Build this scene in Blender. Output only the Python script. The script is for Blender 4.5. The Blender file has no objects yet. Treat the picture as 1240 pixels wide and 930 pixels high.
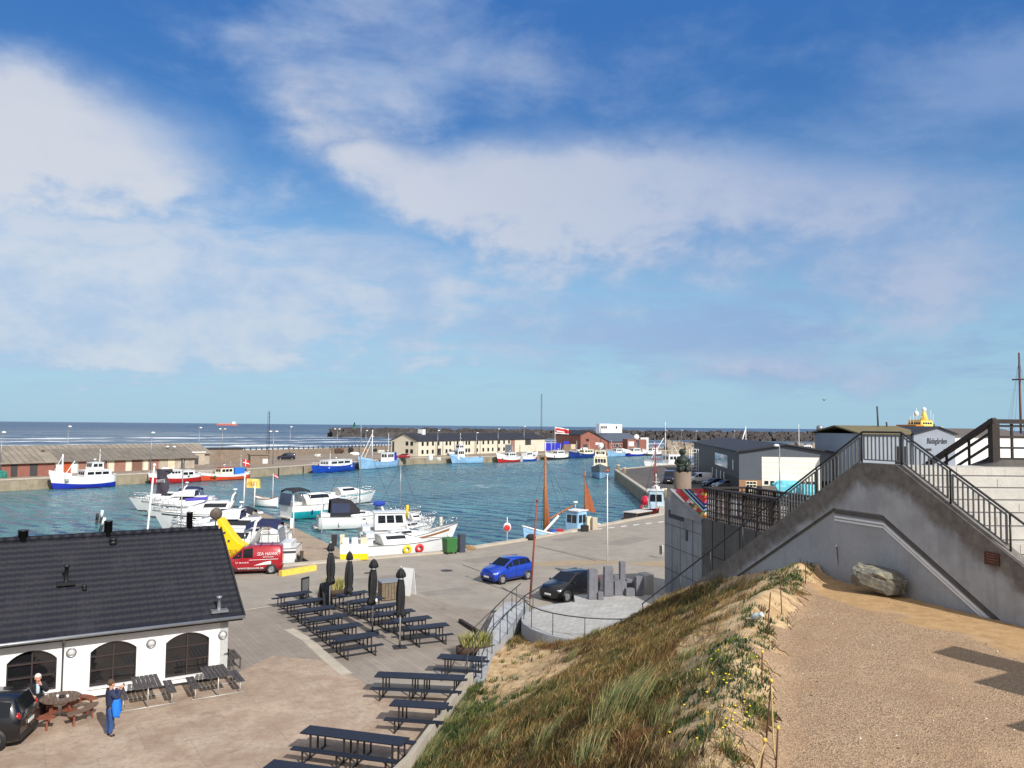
import bpy, math, random
import numpy as np
from mathutils import Vector, Matrix
R = math.radians
scene = bpy.context.scene
COL = scene.collection
random.seed(7)
rng = np.random.default_rng(11)

# ------------------------------------------------------------------ camera
W, H_, F = 1240.0, 930.0, 937.0
PITCH, ROLL, CAMZ = math.atan(50.9 / F), R(0.54), 10.0
cam_d = bpy.data.cameras.new('camera')
cam = bpy.data.objects.new('camera', cam_d)
COL.objects.link(cam)
cam_d.sensor_width = 36.0
cam_d.lens = 36.0 * F / W
cam_d.clip_start, cam_d.clip_end = 0.1, 60000
CM = Matrix.Translation((0, 0, CAMZ)) @ Matrix.Rotation(math.pi / 2 + PITCH, 4, 'X') @ Matrix.Rotation(ROLL, 4, 'Z')
cam.matrix_world = CM
scene.camera = cam
CM3 = CM.to_3x3()

def ray(px, py):
    return CM3 @ Vector(((px - W / 2) / F, -(py - H_ / 2) / F, -1.0))
def P(px, py, z=0.0):
    """point of the horizontal plane at height z seen in that direction"""
    d = ray(px, py); t = (z - CAMZ) / d.z
    return Vector((d.x * t, d.y * t, z))
def Zat(px, py, Y):
    """height of what is seen in that direction at depth Y"""
    d = ray(px, py); return CAMZ + d.z * Y / d.y
def Xat(px, py, Y):
    d = ray(px, py); return d.x * Y / d.y
def D(px, py, Y):
    d = ray(px, py); return Vector((d.x * Y / d.y, Y, CAMZ + d.z * Y / d.y))

# ------------------------------------------------------------------ materials
def lin(c):
    c = c / 255.0
    return c / 12.92 if c <= 0.04045 else ((c + 0.055) / 1.055) ** 2.4
def S(r, g, b):
    return (lin(r), lin(g), lin(b))
class NT:
    def __init__(s, tree): s.t = tree; s.n = tree.nodes; s.l = tree.links
    def node(s, t, **k):
        n = s.n.new(t)
        for a, v in k.items(): setattr(n, a, v)
        return n
    def put(s, sock, v):
        if hasattr(v, 'is_output'): s.l.new(v, sock)
        elif v is not None:
            if isinstance(v, (tuple, list)) and len(v) == 3 and sock.type == 'RGBA': v = (*v, 1)
            sock.default_value = v
    def math(s, op, a, b=None, c=None, clamp=False):
        n = s.node('ShaderNodeMath', operation=op, use_clamp=clamp)
        for i, v in enumerate((a, b, c)):
            if v is not None: s.put(n.inputs[i], v)
        return n.outputs[0]
    def vmath(s, op, a, b=None):
        n = s.node('ShaderNodeVectorMath', operation=op)
        s.put(n.inputs[0], a)
        if b is not None: s.put(n.inputs[1], b)
        return n.outputs[1] if op in ('LENGTH', 'DOT_PRODUCT', 'DISTANCE') else n.outputs[0]
    def noise(s, vec, scale, detail=4, rough=.55, dist=0.0):
        n = s.node('ShaderNodeTexNoise')
        if vec is not None: s.put(n.inputs['Vector'], vec)
        n.inputs['Scale'].default_value = scale; n.inputs['Detail'].default_value = detail
        n.inputs['Roughness'].default_value = rough; n.inputs['Distortion'].default_value = dist
        return n.outputs['Fac']
    def ramp(s, f, lo, hi):
        n = s.node('ShaderNodeMapRange', interpolation_type='SMOOTHSTEP')
        s.put(n.inputs['Value'], f)
        n.inputs['From Min'].default_value = lo; n.inputs['From Max'].default_value = hi
        return n.outputs['Result']
    def mix(s, f, a, b):
        n = s.node('ShaderNodeMix', data_type='RGBA')
        s.put(n.inputs[0], f); s.put(n.inputs[6], a); s.put(n.inputs[7], b)
        return n.outputs[2]
    def sep(s, v):
        n = s.node('ShaderNodeSeparateXYZ'); s.put(n.inputs[0], v); return n.outputs
    def comb(s, x, y, z):
        n = s.node('ShaderNodeCombineXYZ')
        for i, v in enumerate((x, y, z)): s.put(n.inputs[i], v)
        return n.outputs[0]
    def pos(s): return s.node('ShaderNodeNewGeometry').outputs['Position']
    def obj(s): return s.node('ShaderNodeTexCoord').outputs['Object']
    def bump(s, h, strength, dist=1.0, normal=None):
        n = s.node('ShaderNodeBump'); n.inputs['Strength'].default_value = strength; n.inputs['Distance'].default_value = dist
        s.put(n.inputs['Height'], h)
        if normal is not None: s.put(n.inputs['Normal'], normal)
        return n.outputs[0]
def new_mat(name):
    m = bpy.data.materials.new(name); m.use_nodes = True
    nt = NT(m.node_tree)
    b = nt.n['Principled BSDF']
    return m, nt, b
MATS = {}
def M(name, col=None, rough=.6, metal=0.0, var=.14, scale=2.5, bump=0.0, bscale=25, streak=0.0, grime=None, gamt=.4, coat=0.0, spec=.5, alpha=None):
    """a surface colour with two scales of uneven wear, optional rain streaks, optional grime patches, optional fine bumps"""
    if name in MATS: return MATS[name]
    m, nt, b = new_mat(name)
    p = nt.pos()
    n1 = nt.noise(p, scale, 5, .6)
    n2 = nt.noise(p, scale * 9, 3, .6)
    f = nt.math('ADD', nt.math('MULTIPLY', n1, .65), nt.math('MULTIPLY', n2, .35))
    f = nt.ramp(f, .3, .7)
    lo = tuple(c * (1 - var) for c in col); hi = tuple(min(1, c * (1 + var)) for c in col)
    c = nt.mix(f, lo, hi)
    if streak:
        sp = nt.vmath('MULTIPLY', p, (3.0, 3.0, .25))
        st = nt.ramp(nt.noise(sp, 1.6, 4, .6), .48, .75)
        c = nt.mix(nt.math('MULTIPLY', st, streak), c, tuple(x * .45 for x in col))
    if grime:
        g = nt.ramp(nt.noise(p, scale * .45, 6, .65), .5, .68)
        c = nt.mix(nt.math('MULTIPLY', g, gamt), c, grime)
    nt.put(b.inputs['Base Color'], c)
    b.inputs['Roughness'].default_value = rough
    b.inputs['Metallic'].default_value = metal
    b.inputs['Specular IOR Level'].default_value = spec
    if coat: b.inputs['Coat Weight'].default_value = coat; b.inputs['Coat Roughness'].default_value = .06
    if bump:
        nt.put(b.inputs['Normal'], nt.bump(nt.noise(p, bscale, 4, .6), bump, .05))
    MATS[name] = m
    return m

# ------------------------------------------------------------------ mesh building
class MB:
    def __init__(s): s.v = []; s.f = []; s.m = []; s.s = []
    def add(s, vs, fs, m=0, smooth=False):
        o = len(s.v); s.v.extend([tuple(v) for v in vs])
        for f in fs:
            s.f.append([i + o for i in f]); s.m.append(m); s.s.append(smooth)
        return s
    def box(s, x0, x1, y0, y1, z0, z1, m=0):
        return s.add([(x0, y0, z0), (x1, y0, z0), (x1, y1, z0), (x0, y1, z0), (x0, y0, z1), (x1, y0, z1), (x1, y1, z1), (x0, y1, z1)],
                     [(0, 3, 2, 1), (4, 5, 6, 7), (0, 1, 5, 4), (1, 2, 6, 5), (2, 3, 7, 6), (3, 0, 4, 7)], m)
    def cbox(s, c, d, rz=0, m=0, top=1.0):
        ca, sa = math.cos(rz), math.sin(rz); vs = []
        for z, k in ((-.5, 1), (.5, top)):
            for x, y in ((-.5, -.5), (.5, -.5), (.5, .5), (-.5, .5)):
                X, Y = x * d[0] * k, y * d[1] * k
                vs.append((c[0] + X * ca - Y * sa, c[1] + X * sa + Y * ca, c[2] + z * d[2]))
        return s.add(vs, [(0, 3, 2, 1), (4, 5, 6, 7), (0, 1, 5, 4), (1, 2, 6, 5), (2, 3, 7, 6), (3, 0, 4, 7)], m)
    def beam(s, p, q, w, h, m=0, up=(0, 0, 1)):
        p, q = Vector(p), Vector(q); d = (q - p).normalized(); u = Vector(up)
        x = d.cross(u)
        if x.length < 1e-4: x = d.cross(Vector((1, 0, 0)))
        x.normalize(); y = x.cross(d)
        vs = []
        for c in (p, q):
            for a, b in ((-1, -1), (1, -1), (1, 1), (-1, 1)): vs.append(c + x * a * w / 2 + y * b * h / 2)
        return s.add(vs, [(0, 1, 2, 3), (7, 6, 5, 4), (0, 4, 5, 1), (1, 5, 6, 2), (2, 6, 7, 3), (3, 7, 4, 0)], m)
    def tube(s, pts, r, n=6, m=0, smooth=True):
        pts = [Vector(p) for p in pts]
        rs = r if isinstance(r, (list, tuple)) else [r] * len(pts)
        rings = []
        for i, p in enumerate(pts):
            d = (pts[min(i + 1, len(pts) - 1)] - pts[max(i - 1, 0)]).normalized()
            x = d.cross(Vector((0, 0, 1)))
            if x.length < 1e-3: x = d.cross(Vector((1, 0, 0)))
            x.normalize(); y = x.cross(d)
            rings.append([p + (x * math.cos(2 * math.pi * k / n) + y * math.sin(2 * math.pi * k / n)) * rs[i] for k in range(n)])
        return s.loft(rings, m, smooth)
    def loft(s, rings, m=0, smooth=True, closed=True, caps=True, fm=None):
        n = len(rings[0]); vs = [v for r in rings for v in r]; o = len(s.v)
        s.v.extend([tuple(v) for v in vs])
        for i in range(len(rings) - 1):
            for k in range(n if closed else n - 1):
                a, b = i * n + k, i * n + (k + 1) % n
                s.f.append([o + a, o + b, o + b + n, o + a + n]); s.m.append(fm(i, k) if fm else m); s.s.append(smooth)
        if caps and closed:
            s.f.append([o + k for k in range(n)][::-1]); s.m.append(m); s.s.append(False)
            s.f.append([o + (len(rings) - 1) * n + k for k in range(n)]); s.m.append(m); s.s.append(False)
        return s
    def lathe(s, prof, c=(0, 0, 0), n=16, m=0, smooth=True, axis='Z', caps=True):
        rings = []
        for r, z in prof:
            ring = []
            for k in range(n):
                a = 2 * math.pi * k / n
                x, y = r * math.cos(a), r * math.sin(a)
                q = (x, y, z) if axis == 'Z' else ((z, x, y) if axis == 'X' else (y, z, x))
                ring.append((c[0] + q[0], c[1] + q[1], c[2] + q[2]))
            rings.append(ring)
        return s.loft(rings, m, smooth, caps=caps)
    def ell(s, c, r, n=10, k=6, m=0):
        rx, ry, rz = r if isinstance(r, (tuple, list)) else (r, r, r)
        rings = []
        for i in range(k + 1):
            a = math.pi * (i / k - .5) * .998
            rings.append([(c[0] + rx * math.cos(a) * math.cos(2 * math.pi * j / n), c[1] + ry * math.cos(a) * math.sin(2 * math.pi * j / n), c[2] + rz * math.sin(a)) for j in range(n)])
        return s.loft(rings, m, True)
    def prism(s, poly, z0, z1, m=0):
        n = len(poly)
        vs = [(p[0], p[1], z0) for p in poly] + [(p[0], p[1], z1) for p in poly]
        return s.add(vs, [list(range(n))[::-1], [i + n for i in range(n)]] + [(i, (i + 1) % n, (i + 1) % n + n, i + n) for i in range(n)], m)
    def ext(s, pts, vec, m=0):
        """a planar outline swept along vec"""
        n = len(pts); v = Vector(vec); pts = [Vector(p) for p in pts]
        return s.add(pts + [p + v for p in pts], [list(range(n))[::-1], [i + n for i in range(n)]] + [(i, (i + 1) % n, (i + 1) % n + n, i + n) for i in range(n)], m)
    def quad(s, a, b, c, d, m=0): return s.add([a, b, c, d], [(0, 1, 2, 3)], m)
    def build(s, name, mats, parent=None, fix=True, bevel=0):
        me = bpy.data.meshes.new(name)
        me.from_pydata(s.v, [], s.f)
        if not isinstance(mats, (list, tuple)): mats = [mats]
        for m in mats: me.materials.append(m)
        me.polygons.foreach_set('material_index', s.m)
        me.polygons.foreach_set('use_smooth', s.s)
        me.update()
        if fix:
            import bmesh
            bm = bmesh.new(); bm.from_mesh(me)
            bmesh.ops.recalc_face_normals(bm, faces=bm.faces)
            if bevel: bmesh.ops.bevel(bm, geom=bm.edges[:], offset=bevel, segments=1, affect='EDGES', clamp_overlap=True)
            bm.to_mesh(me); bm.free()
        o = bpy.data.objects.new(name, me)
        COL.objects.link(o)
        if parent is not None: o.parent = parent
        return o

def tag(o, label, cat, group=None, kind='thing'):
    o['label'] = label; o['category'] = cat; o['kind'] = kind
    if group: o['group'] = group
    return o
def thing(name, label, cat, loc=(0, 0, 0), rz=0.0, group=None):
    o = bpy.data.objects.new(name, None); COL.objects.link(o)
    o.empty_display_size = .2
    o.location = loc; o.rotation_euler = (0, 0, rz)
    return tag(o, label, cat, group)
def setting(o, label=None, kind='structure'):
    o['kind'] = kind
    if label: o['label'] = label
    return o
def dup(root, loc, rz, label, group=None, scale=None):
    r = root.copy(); COL.objects.link(r); r.location = loc; r.rotation_euler = (0, 0, rz); r['label'] = label
    if group: r['group'] = group
    if scale: r.scale = scale
    for ch in list(root.children):
        c = ch.copy(); COL.objects.link(c); c.parent = r
        for g in list(ch.children):
            d = g.copy(); COL.objects.link(d); d.parent = c
    return r
def lettering(body, size, mat, parent, M4, depth=.01, name='lettering', shear=0.0, width=None):
    cu = bpy.data.curves.new(name, 'FONT'); cu.body = body; cu.size = size; cu.extrude = depth; cu.align_x = 'CENTER'; cu.align_y = 'CENTER'; cu.shear = shear
    cu.resolution_u = 2
    t = bpy.data.objects.new('tmp', cu); COL.objects.link(t)
    bpy.context.view_layer.update()
    me = bpy.data.meshes.new_from_object(t.evaluated_get(bpy.context.evaluated_depsgraph_get()))
    bpy.data.objects.remove(t); bpy.data.curves.remove(cu)
    if width:
        xs = [v.co.x for v in me.vertices]; k = width / (max(xs) - min(xs))
        for v in me.vertices: v.co.x *= k
    me.transform(M4); me.materials.clear(); me.materials.append(mat)
    me.name = name
    o = bpy.data.objects.new(name, me); COL.objects.link(o); o.parent = parent
    return o
def frame4(o, x, y):
    """matrix with text x axis along x and text up along y, at o"""
    x = Vector(x).normalized(); y = Vector(y).normalized(); z = x.cross(y)
    m = Matrix((x, y, z)).transposed().to_4x4(); m.translation = Vector(o); return m

# ------------------------------------------------------------------ light
SUN = Vector((0.567 * math.cos(R(36)), -0.823 * math.cos(R(36)), math.sin(R(36)))).normalized()
sd = bpy.data.lights.new('sun', 'SUN'); sd.energy = 3.9; sd.angle = R(.53); sd.color = (1, .96, .90)
so = bpy.data.objects.new('sun', sd); COL.objects.link(so)
so.rotation_euler = SUN.to_track_quat('Z', 'Y').to_euler()
so.location = (30, -40, 60)

# ------------------------------------------------------------------ sky: Nishita sky with a layer of broken cloud over it
wd = bpy.data.worlds.new('World'); scene.world = wd; wd.use_nodes = True
nt = NT(wd.node_tree)
bg = nt.n['Background']
sky = nt.node('ShaderNodeTexSky', sky_type='NISHITA')
sky.sun_disc = False
sky.sun_elevation = R(36); sky.sun_rotation = math.atan2(SUN.x, SUN.y)
sky.altitude = 0; sky.air_density = 1.0; sky.dust_density = .25; sky.ozone_density = 3.0
hs = nt.node('ShaderNodeHueSaturation'); hs.inputs['Saturation'].default_value = 1.25; hs.inputs['Value'].default_value = 1.0
nt.l.new(sky.outputs[0], hs.inputs['Color'])
tc = nt.node('ShaderNodeTexCoord')
d = nt.vmath('NORMALIZE', tc.outputs['Generated'])
dx, dy, dz = nt.sep(d)
az = nt.math('ARCTAN2', dx, dy)
el = nt.math('ARCSINE', dz)
# clouds lie in a layer overhead: sample the layer where the view direction meets it
den = nt.math('ADD', nt.math('MAXIMUM', dz, 0.0), .14)
pl = nt.comb(nt.math('DIVIDE', dx, den), nt.math('DIVIDE', dy, den), 0.0)
big = nt.noise(nt.vmath('ADD', nt.vmath('MULTIPLY', d, (1, 1, 1.5)), (3.7, 1.3, 0)), 3.6, 6, .55, .1)
fine = nt.noise(nt.vmath('ADD', nt.vmath('MULTIPLY', d, (1, 1, 1.7)), (7.1, 4.3, .4)), 11.0, 8, .6, .15)
wisp = nt.noise(nt.vmath('MULTIPLY', pl, (1.0, 1.15, 1)), 2.6, 8, .6, .2)
def azel(px, py):
    v = ray(px, py).normalized(); return math.atan2(v.x, v.y), math.asin(v.z)
def blob(px, py, rx, ry, amp):
    a0, e0 = azel(px, py)
    u = nt.math('MULTIPLY', nt.math('SUBTRACT', az, a0), F / rx)
    v = nt.math('MULTIPLY', nt.math('SUBTRACT', el, e0), F / ry)
    # push the outline about so that the cloud is not an ellipse
    u = nt.math('ADD', u, nt.math('MULTIPLY', nt.math('SUBTRACT', big, .5), 2.2))
    v = nt.math('ADD', v, nt.math('MULTIPLY', nt.math('SUBTRACT', fine, .5), 1.6))
    q = nt.math('ADD', nt.math('MULTIPLY', u, u), nt.math('MULTIPLY', v, v))
    e = nt.math('POWER', 2.71828, nt.math('MULTIPLY', q, -1.0))
    return nt.math('MULTIPLY', e, amp)
def total(lst):
    t = None
    for b_ in lst:
        o_ = blob(*b_); t = o_ if t is None else nt.math('ADD', t, o_)
    return t
thick = total([(110, 195, 175, 85, 1.0), (20, 150, 90, 70, .5), (560, 245, 140, 70, .95), (445, 190, 45, 30, .6), (740, 230, 150, 75, 1.0), (930, 245, 170, 70, .75),
               (1110, 355, 160, 45, .85), (620, 348, 90, 30, .5), (640, 75, 60, 60, .45), (1090, 250, 130, 45, .5), (860, 330, 150, 35, .4), (1180, 300, 90, 40, .3), (990, 458, 220, 24, .8), (860, 440, 120, 20, .6), (560, 430, 160, 22, .5)])
thin = total([(150, 340, 300, 85, 1.35), (130, 405, 240, 45, .9), (520, 70, 190, 110, .7), (400, 140, 140, 90, .4), (800, 90, 110, 60, .4), (1215, 75, 70, 55, .7), (1060, 130, 190, 90, .45),
              (1000, 290, 280, 80, .95), (1000, 430, 330, 45, .8), (720, 400, 240, 40, .7), (500, 330, 160, 60, .5), (330, 60, 90, 60, .3)])
fn = nt.math('ADD', nt.math('MULTIPLY', fine, .55), nt.math('MULTIPLY', big, .45))
k1 = nt.ramp(nt.math('ADD', thick, nt.math('MULTIPLY', nt.math('SUBTRACT', fn, .5), 1.1)), .24, 1.0)
k2 = nt.ramp(nt.math('ADD', thin, nt.math('MULTIPLY', nt.math('SUBTRACT', wisp, .5), 1.9)), .14, 1.2)
cov = nt.math('MAXIMUM', nt.math('MULTIPLY', k1, .86), nt.math('MULTIPLY', k2, .74))
# bright tops, blue-grey bases
east = nt.ramp(az, -.45, .6)
veil = nt.math('MULTIPLY', nt.math('MULTIPLY', k2, .55), nt.math('SUBTRACT', 1.0, east))
tone = nt.ramp(nt.math('ADD', nt.math('ADD', nt.math('MULTIPLY', thick, .7), veil), nt.math('SUBTRACT', nt.math('ADD', nt.math('MULTIPLY', fine, 1.5), nt.math('MULTIPLY', big, 1.5)), 1.46)), .15, 1.0)
dark = nt.mix(east, (3.3, 4.3, 6.0), (2.0, 3.0, 5.1))
lite = nt.mix(east, (5.6, 5.75, 6.15), (3.6, 4.2, 5.6))
cc = nt.mix(tone, dark, lite)
low = nt.ramp(el, R(-1), R(16))
hz = nt.ramp(el, R(24), R(-2))
clear = nt.mix(nt.math('MULTIPLY', hz, .93), hs.outputs['Color'], (2.55, 4.35, 5.75))
clear = nt.mix(nt.math('MULTIPLY', nt.ramp(el, R(6), R(34)), .75), clear, (.34, 1.34, 4.1))
# unseen white cloud added overhead and behind the viewer to neutralise the fill light
rear = nt.math('MAXIMUM', nt.ramp(dy, .25, -.35), nt.ramp(el, R(38), R(62)))
rc = nt.math('MULTIPLY', rear, nt.ramp(nt.math('ADD', nt.math('MULTIPLY', wisp, .5), nt.math('MULTIPLY', big, .5)), .26, .44))
skyc = nt.mix(cov, clear, cc)
skyc = nt.mix(nt.math('MULTIPLY', rc, .92), skyc, (5.7, 5.75, 5.8))
nt.put(bg.inputs['Color'], skyc)
bg.inputs['Strength'].default_value = .1

scene.view_settings.view_transform = 'Standard'
scene.view_settings.look = 'None'
scene.view_settings.exposure = .34
scene.view_settings.gamma = 1.0
scene.render.engine = 'CYCLES'
scene.cycles.max_bounces = 6
scene.cycles.use_denoising = True
# ------------------------------------------------------------------ materials of the setting
SEA_N = (-.71, .7)
def water_mat(name, deep, surf):
    m, nt, b = new_mat(name)
    p = nt.pos(); x, y, z = nt.sep(p)
    nt.put(b.inputs['Base Color'], deep)
    b.inputs['Roughness'].default_value = .14
    b.inputs['IOR'].default_value = 1.33
    # ripples run across the wind
    q = nt.comb(nt.math('ADD', nt.math('MULTIPLY', x, .75), nt.math('MULTIPLY', y, .2)), nt.math('SUBTRACT', nt.math('MULTIPLY', y, 1.0), nt.math('MULTIPLY', x, .35)), 0.0)
    h = nt.math('ADD', nt.math('MULTIPLY', nt.noise(q, .55 if not surf else .05, 3, .6, .4), 1.0), nt.math('MULTIPLY', nt.noise(q, 2.2 if not surf else .22, 3, .6, .5), .42 if not surf else .5))
    if surf:
        s = nt.math('ADD', nt.math('MULTIPLY', x, SEA_N[0]), nt.math('MULTIPLY', y, SEA_N[1]))
        t = nt.math('ADD', nt.math('MULTIPLY', x, .7), nt.math('MULTIPLY', y, .71))
        sw = nt.math('ADD', s, nt.math('MULTIPLY', nt.math('SUBTRACT', nt.noise(p, .012, 4, .6), .5), 120))
        sw = nt.math('ADD', sw, nt.math('MULTIPLY', nt.math('SUBTRACT', nt.noise(p, .06, 4, .6), .5), 24))
        foam = None
        for s0, wd_, amp in ((255, 26, 1.0), (325, 22, 1.0), (385, 17, .85), (450, 15, .7), (530, 17, .7), (630, 22, .85), (760, 18, .45), (960, 26, .35)):
            u = nt.math('DIVIDE', nt.math('SUBTRACT', sw, s0), wd_)
            e = nt.math('MULTIPLY', nt.math('POWER', 2.71828, nt.math('MULTIPLY', nt.math('MULTIPLY', u, u), -1.0)), amp)
            foam = e if foam is None else nt.math('ADD', foam, e)
        pat = nt.noise(nt.comb(nt.math('MULTIPLY', s, 1.6), t, 0.0), .022, 5, .62)
        det = nt.noise(p, .25, 6, .7)
        f = nt.math('ADD', nt.math('MULTIPLY', foam, 1.0), nt.math('ADD', nt.math('MULTIPLY', nt.math('SUBTRACT', pat, .5), 3.4), nt.math('MULTIPLY', nt.math('SUBTRACT', det, .5), .8)))
        f = nt.ramp(f, .38, .85)
        f = nt.math('MULTIPLY', f, nt.ramp(foam, .12, .5))
        f = nt.math('MULTIPLY', f, nt.math('SUBTRACT', 1.0, nt.ramp(t, 420, 560)))
        # small whitecaps far out
        caps = nt.ramp(nt.noise(nt.comb(nt.math('MULTIPLY', s, 2.5), t, 0.0), .03, 4, .65), .67, .74)
        f = nt.math('MAXIMUM', f, nt.math('MULTIPLY', caps, .55))
        churn = nt.math('MULTIPLY', nt.ramp(nt.noise(nt.comb(nt.math('MULTIPLY', s, 2.6), t, 0.0), .0045, 4, .6), .42, .62), nt.math('SUBTRACT', 1.0, nt.ramp(s, 500, 2600)))
        base = nt.mix(churn, deep, S(104, 118, 124))
        col = nt.mix(f, base, (.78, .8, .82))
        nt.put(b.inputs['Base Color'], col)
        nt.put(b.inputs['Roughness'], nt.math('ADD', nt.math('MULTIPLY', f, .6), .28))
        nt.put(b.inputs['Normal'], nt.bump(h, 1.0, 5.0))
    else:
        gust = nt.ramp(nt.noise(p, .06, 3, .55), .35, .7)
        col = nt.mix(gust, deep, tuple(c * 1.55 for c in deep))
        nt.put(b.inputs['Base Color'], col)
        nt.put(b.inputs['Normal'], nt.bump(h, 1.0, .42))
    return m
m_sea = water_mat('sea_water', S(38, 66, 98), True)
m_harb = water_mat('harbour_water', S(56, 108, 112), False)

def ground_mat(name, c1, c2, c3, scale=.5, grain=60, bump=.3, grime=None, joints=None):
    """weathered ground: broad patches, stains and a fine grain; joints = (angle, cell w, cell h, width, colour)"""
    m, nt, b = new_mat(name)
    p = nt.pos()
    n1 = nt.ramp(nt.noise(p, scale, 6, .62, .3), .32, .68)
    c = nt.mix(n1, c1, c2)
    n2 = nt.ramp(nt.noise(p, scale * 5, 5, .68), .42, .72)
    c = nt.mix(nt.math('MULTIPLY', n2, .55), c, c3)
    g = nt.noise(p, grain, 3, .7)
    c = nt.mix(nt.math('MULTIPLY', nt.ramp(g, .35, .7), .22), c, tuple(x * .45 for x in c1))
    if grime:
        gr = nt.ramp(nt.noise(nt.vmath('MULTIPLY', p, (1, 1.0, 1)), scale * 1.7, 7, .7, 1.0), .57, .7)
        c = nt.mix(nt.math('MULTIPLY', gr, .5), c, grime)
    hgt = g
    if joints:
        ang, cw, ch, wd_, jc, amt = joints
        x, y, z = nt.sep(p)
        ca, sa = math.cos(ang), math.sin(ang)
        u = nt.math('ADD', nt.math('MULTIPLY', x, ca), nt.math('MULTIPLY', y, sa))
        v = nt.math('SUBTRACT', nt.math('MULTIPLY', y, ca), nt.math('MULTIPLY', x, sa))
        br = nt.node('ShaderNodeTexBrick')
        br.offset = .5
        nt.put(br.inputs['Vector'], nt.comb(u, v, 0.0))
        br.inputs['Scale'].default_value = 1.0; br.inputs['Mortar Size'].default_value = wd_
        br.inputs['Mortar Smooth'].default_value = .3
        br.inputs['Brick Width'].default_value = cw; br.inputs['Row Height'].default_value = ch
        br.inputs['Color1'].default_value = (.82, .82, .82, 1); br.inputs['Color2'].default_value = (1.1, 1.1, 1.1, 1); br.inputs['Mortar'].default_value = (1, 1, 1, 1)
        mx = nt.node('ShaderNodeMix', data_type='RGBA', blend_type='MULTIPLY'); mx.inputs[0].default_value = amt
        nt.put(mx.inputs[6], c); nt.put(mx.inputs[7], br.outputs['Color'])
        c = nt.mix(nt.math('MULTIPLY', br.outputs['Fac'], amt), mx.outputs[2], jc)
    nt.put(b.inputs['Base Color'], c)
    b.inputs['Roughness'].default_value = .9
    b.inputs['Specular IOR Level'].default_value = .25
    nt.put(b.inputs['Normal'], nt.bump(hgt, bump, .03))
    return m
m_asph = ground_mat('worn_asphalt', S(150, 142, 131), S(164, 155, 143), S(136, 129, 119), .22, 30, .3, S(158, 142, 122))
m_pave = ground_mat('brown_brick_paving', S(144, 133, 122), S(158, 147, 135), S(132, 122, 112), .3, 25, .35, S(102, 91, 83), (R(123), 8.0, .23, .02, S(120, 110, 101), .4))
m_pink = ground_mat('pale_concrete_slabs', S(160, 138, 119), S(184, 165, 146), S(140, 118, 102), .7, 9, .5, S(128, 110, 98), (R(33), 2.6, 2.2, .014, S(116, 102, 90), .4))
def vnoise(x, y, seed=0):
    x = np.asarray(x, float); y = np.asarray(y, float)
    xi = np.floor(x).astype(np.int64); yi = np.floor(y).astype(np.int64); xf = x - xi; yf = y - yi
    def hsh(a, b):
        n = (a * 374761393 + b * 668265263 + seed * 974634) & 0xffffffff
        n = ((n ^ (n >> 13)) * 1274126177) & 0xffffffff
        return ((n ^ (n >> 16)) & 0xffff) / 65535.0
    u = xf * xf * (3 - 2 * xf); v = yf * yf * (3 - 2 * yf)
    return (hsh(xi, yi) * (1 - u) + hsh(xi + 1, yi) * u) * (1 - v) + (hsh(xi, yi + 1) * (1 - u) + hsh(xi + 1, yi + 1) * u) * v
def fbm(x, y, seed=0, o=4):
    t = 0; a = .5
    for i in range(o):
        t = t + a * vnoise(x * 2 ** i, y * 2 ** i, seed + i); a *= .5
    return t / (1 - .5 ** o)
def gridmesh(name, xs, ys, hf, mat, keep=None):
    X, Y = np.meshgrid(xs, ys); Z = hf(X, Y)
    nx, ny = len(xs), len(ys)
    v = np.stack([X, Y, Z], -1).reshape(-1, 3)
    i = np.arange(nx * ny).reshape(ny, nx)
    f = np.stack([i[:-1, :-1], i[:-1, 1:], i[1:, 1:], i[1:, :-1]], -1).reshape(-1, 4)
    if keep is not None:
        c = v[f].mean(1); f = f[keep(c[:, 0], c[:, 1])]
    me = bpy.data.meshes.new(name); me.from_pydata(v.tolist(), [], f.tolist()); me.materials.append(mat)
    me.polygons.foreach_set('use_smooth', [True] * len(me.polygons)); me.update()
    o = bpy.data.objects.new(name, me); COL.objects.link(o); return o
def basin_waves(X, Y):
    z = 0
    for a, l, th, ph in ((.022, 3.1, .5, 0), (.026, 2.2, -.2, 1), (.03, 1.4, 1.0, 2), (.03, 1.7, -.8, 4), (.012, 5.5, .2, 3)):
        w = fbm(X * .09 + ph * 7, Y * .09 + ph * 3, 60 + ph, 2) * 6.3
        z = z + a * np.sin((X * math.cos(th) * .6 + Y * math.sin(th + 1.2)) * 2 * math.pi / l + w * 1.7 + ph)
    return z * (.42 + .65 * fbm(X * .035, Y * .05, 77, 2)) - 2.0
m_far = ground_mat('far_quay_ground', S(140, 126, 112), S(158, 142, 126), S(120, 110, 100), .08, 3, .2, S(100, 92, 86))
m_pier = ground_mat('dark_pier_ground', S(88, 84, 82), S(104, 98, 94), S(74, 71, 70), .1, 6, .2, S(120, 110, 98))
m_qwall = M('quay_wall_concrete', S(150, 138, 118), .9, 0, .2, .5, .3, 4, .5, S(92, 84, 70), .5)
m_conc = M('grey_concrete', S(160, 162, 165), .88, 0, .10, .8, .25, 14, .18, S(124, 124, 124), .3)
m_cdark = M('weathered_dark_concrete', S(92, 89, 86), .92, 0, .22, .9, .3, 12, .45, S(66, 62, 58), .5)
m_ccoping = M('pale_concrete_edge', S(178, 168, 152), .9, 0, .14, 1.2, .2, 15)
m_sandy = M('loose_sand', S(205, 178, 138), .95, 0, .14, 1.5, .6, 12, 0, S(178, 148, 112), .5)

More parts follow.
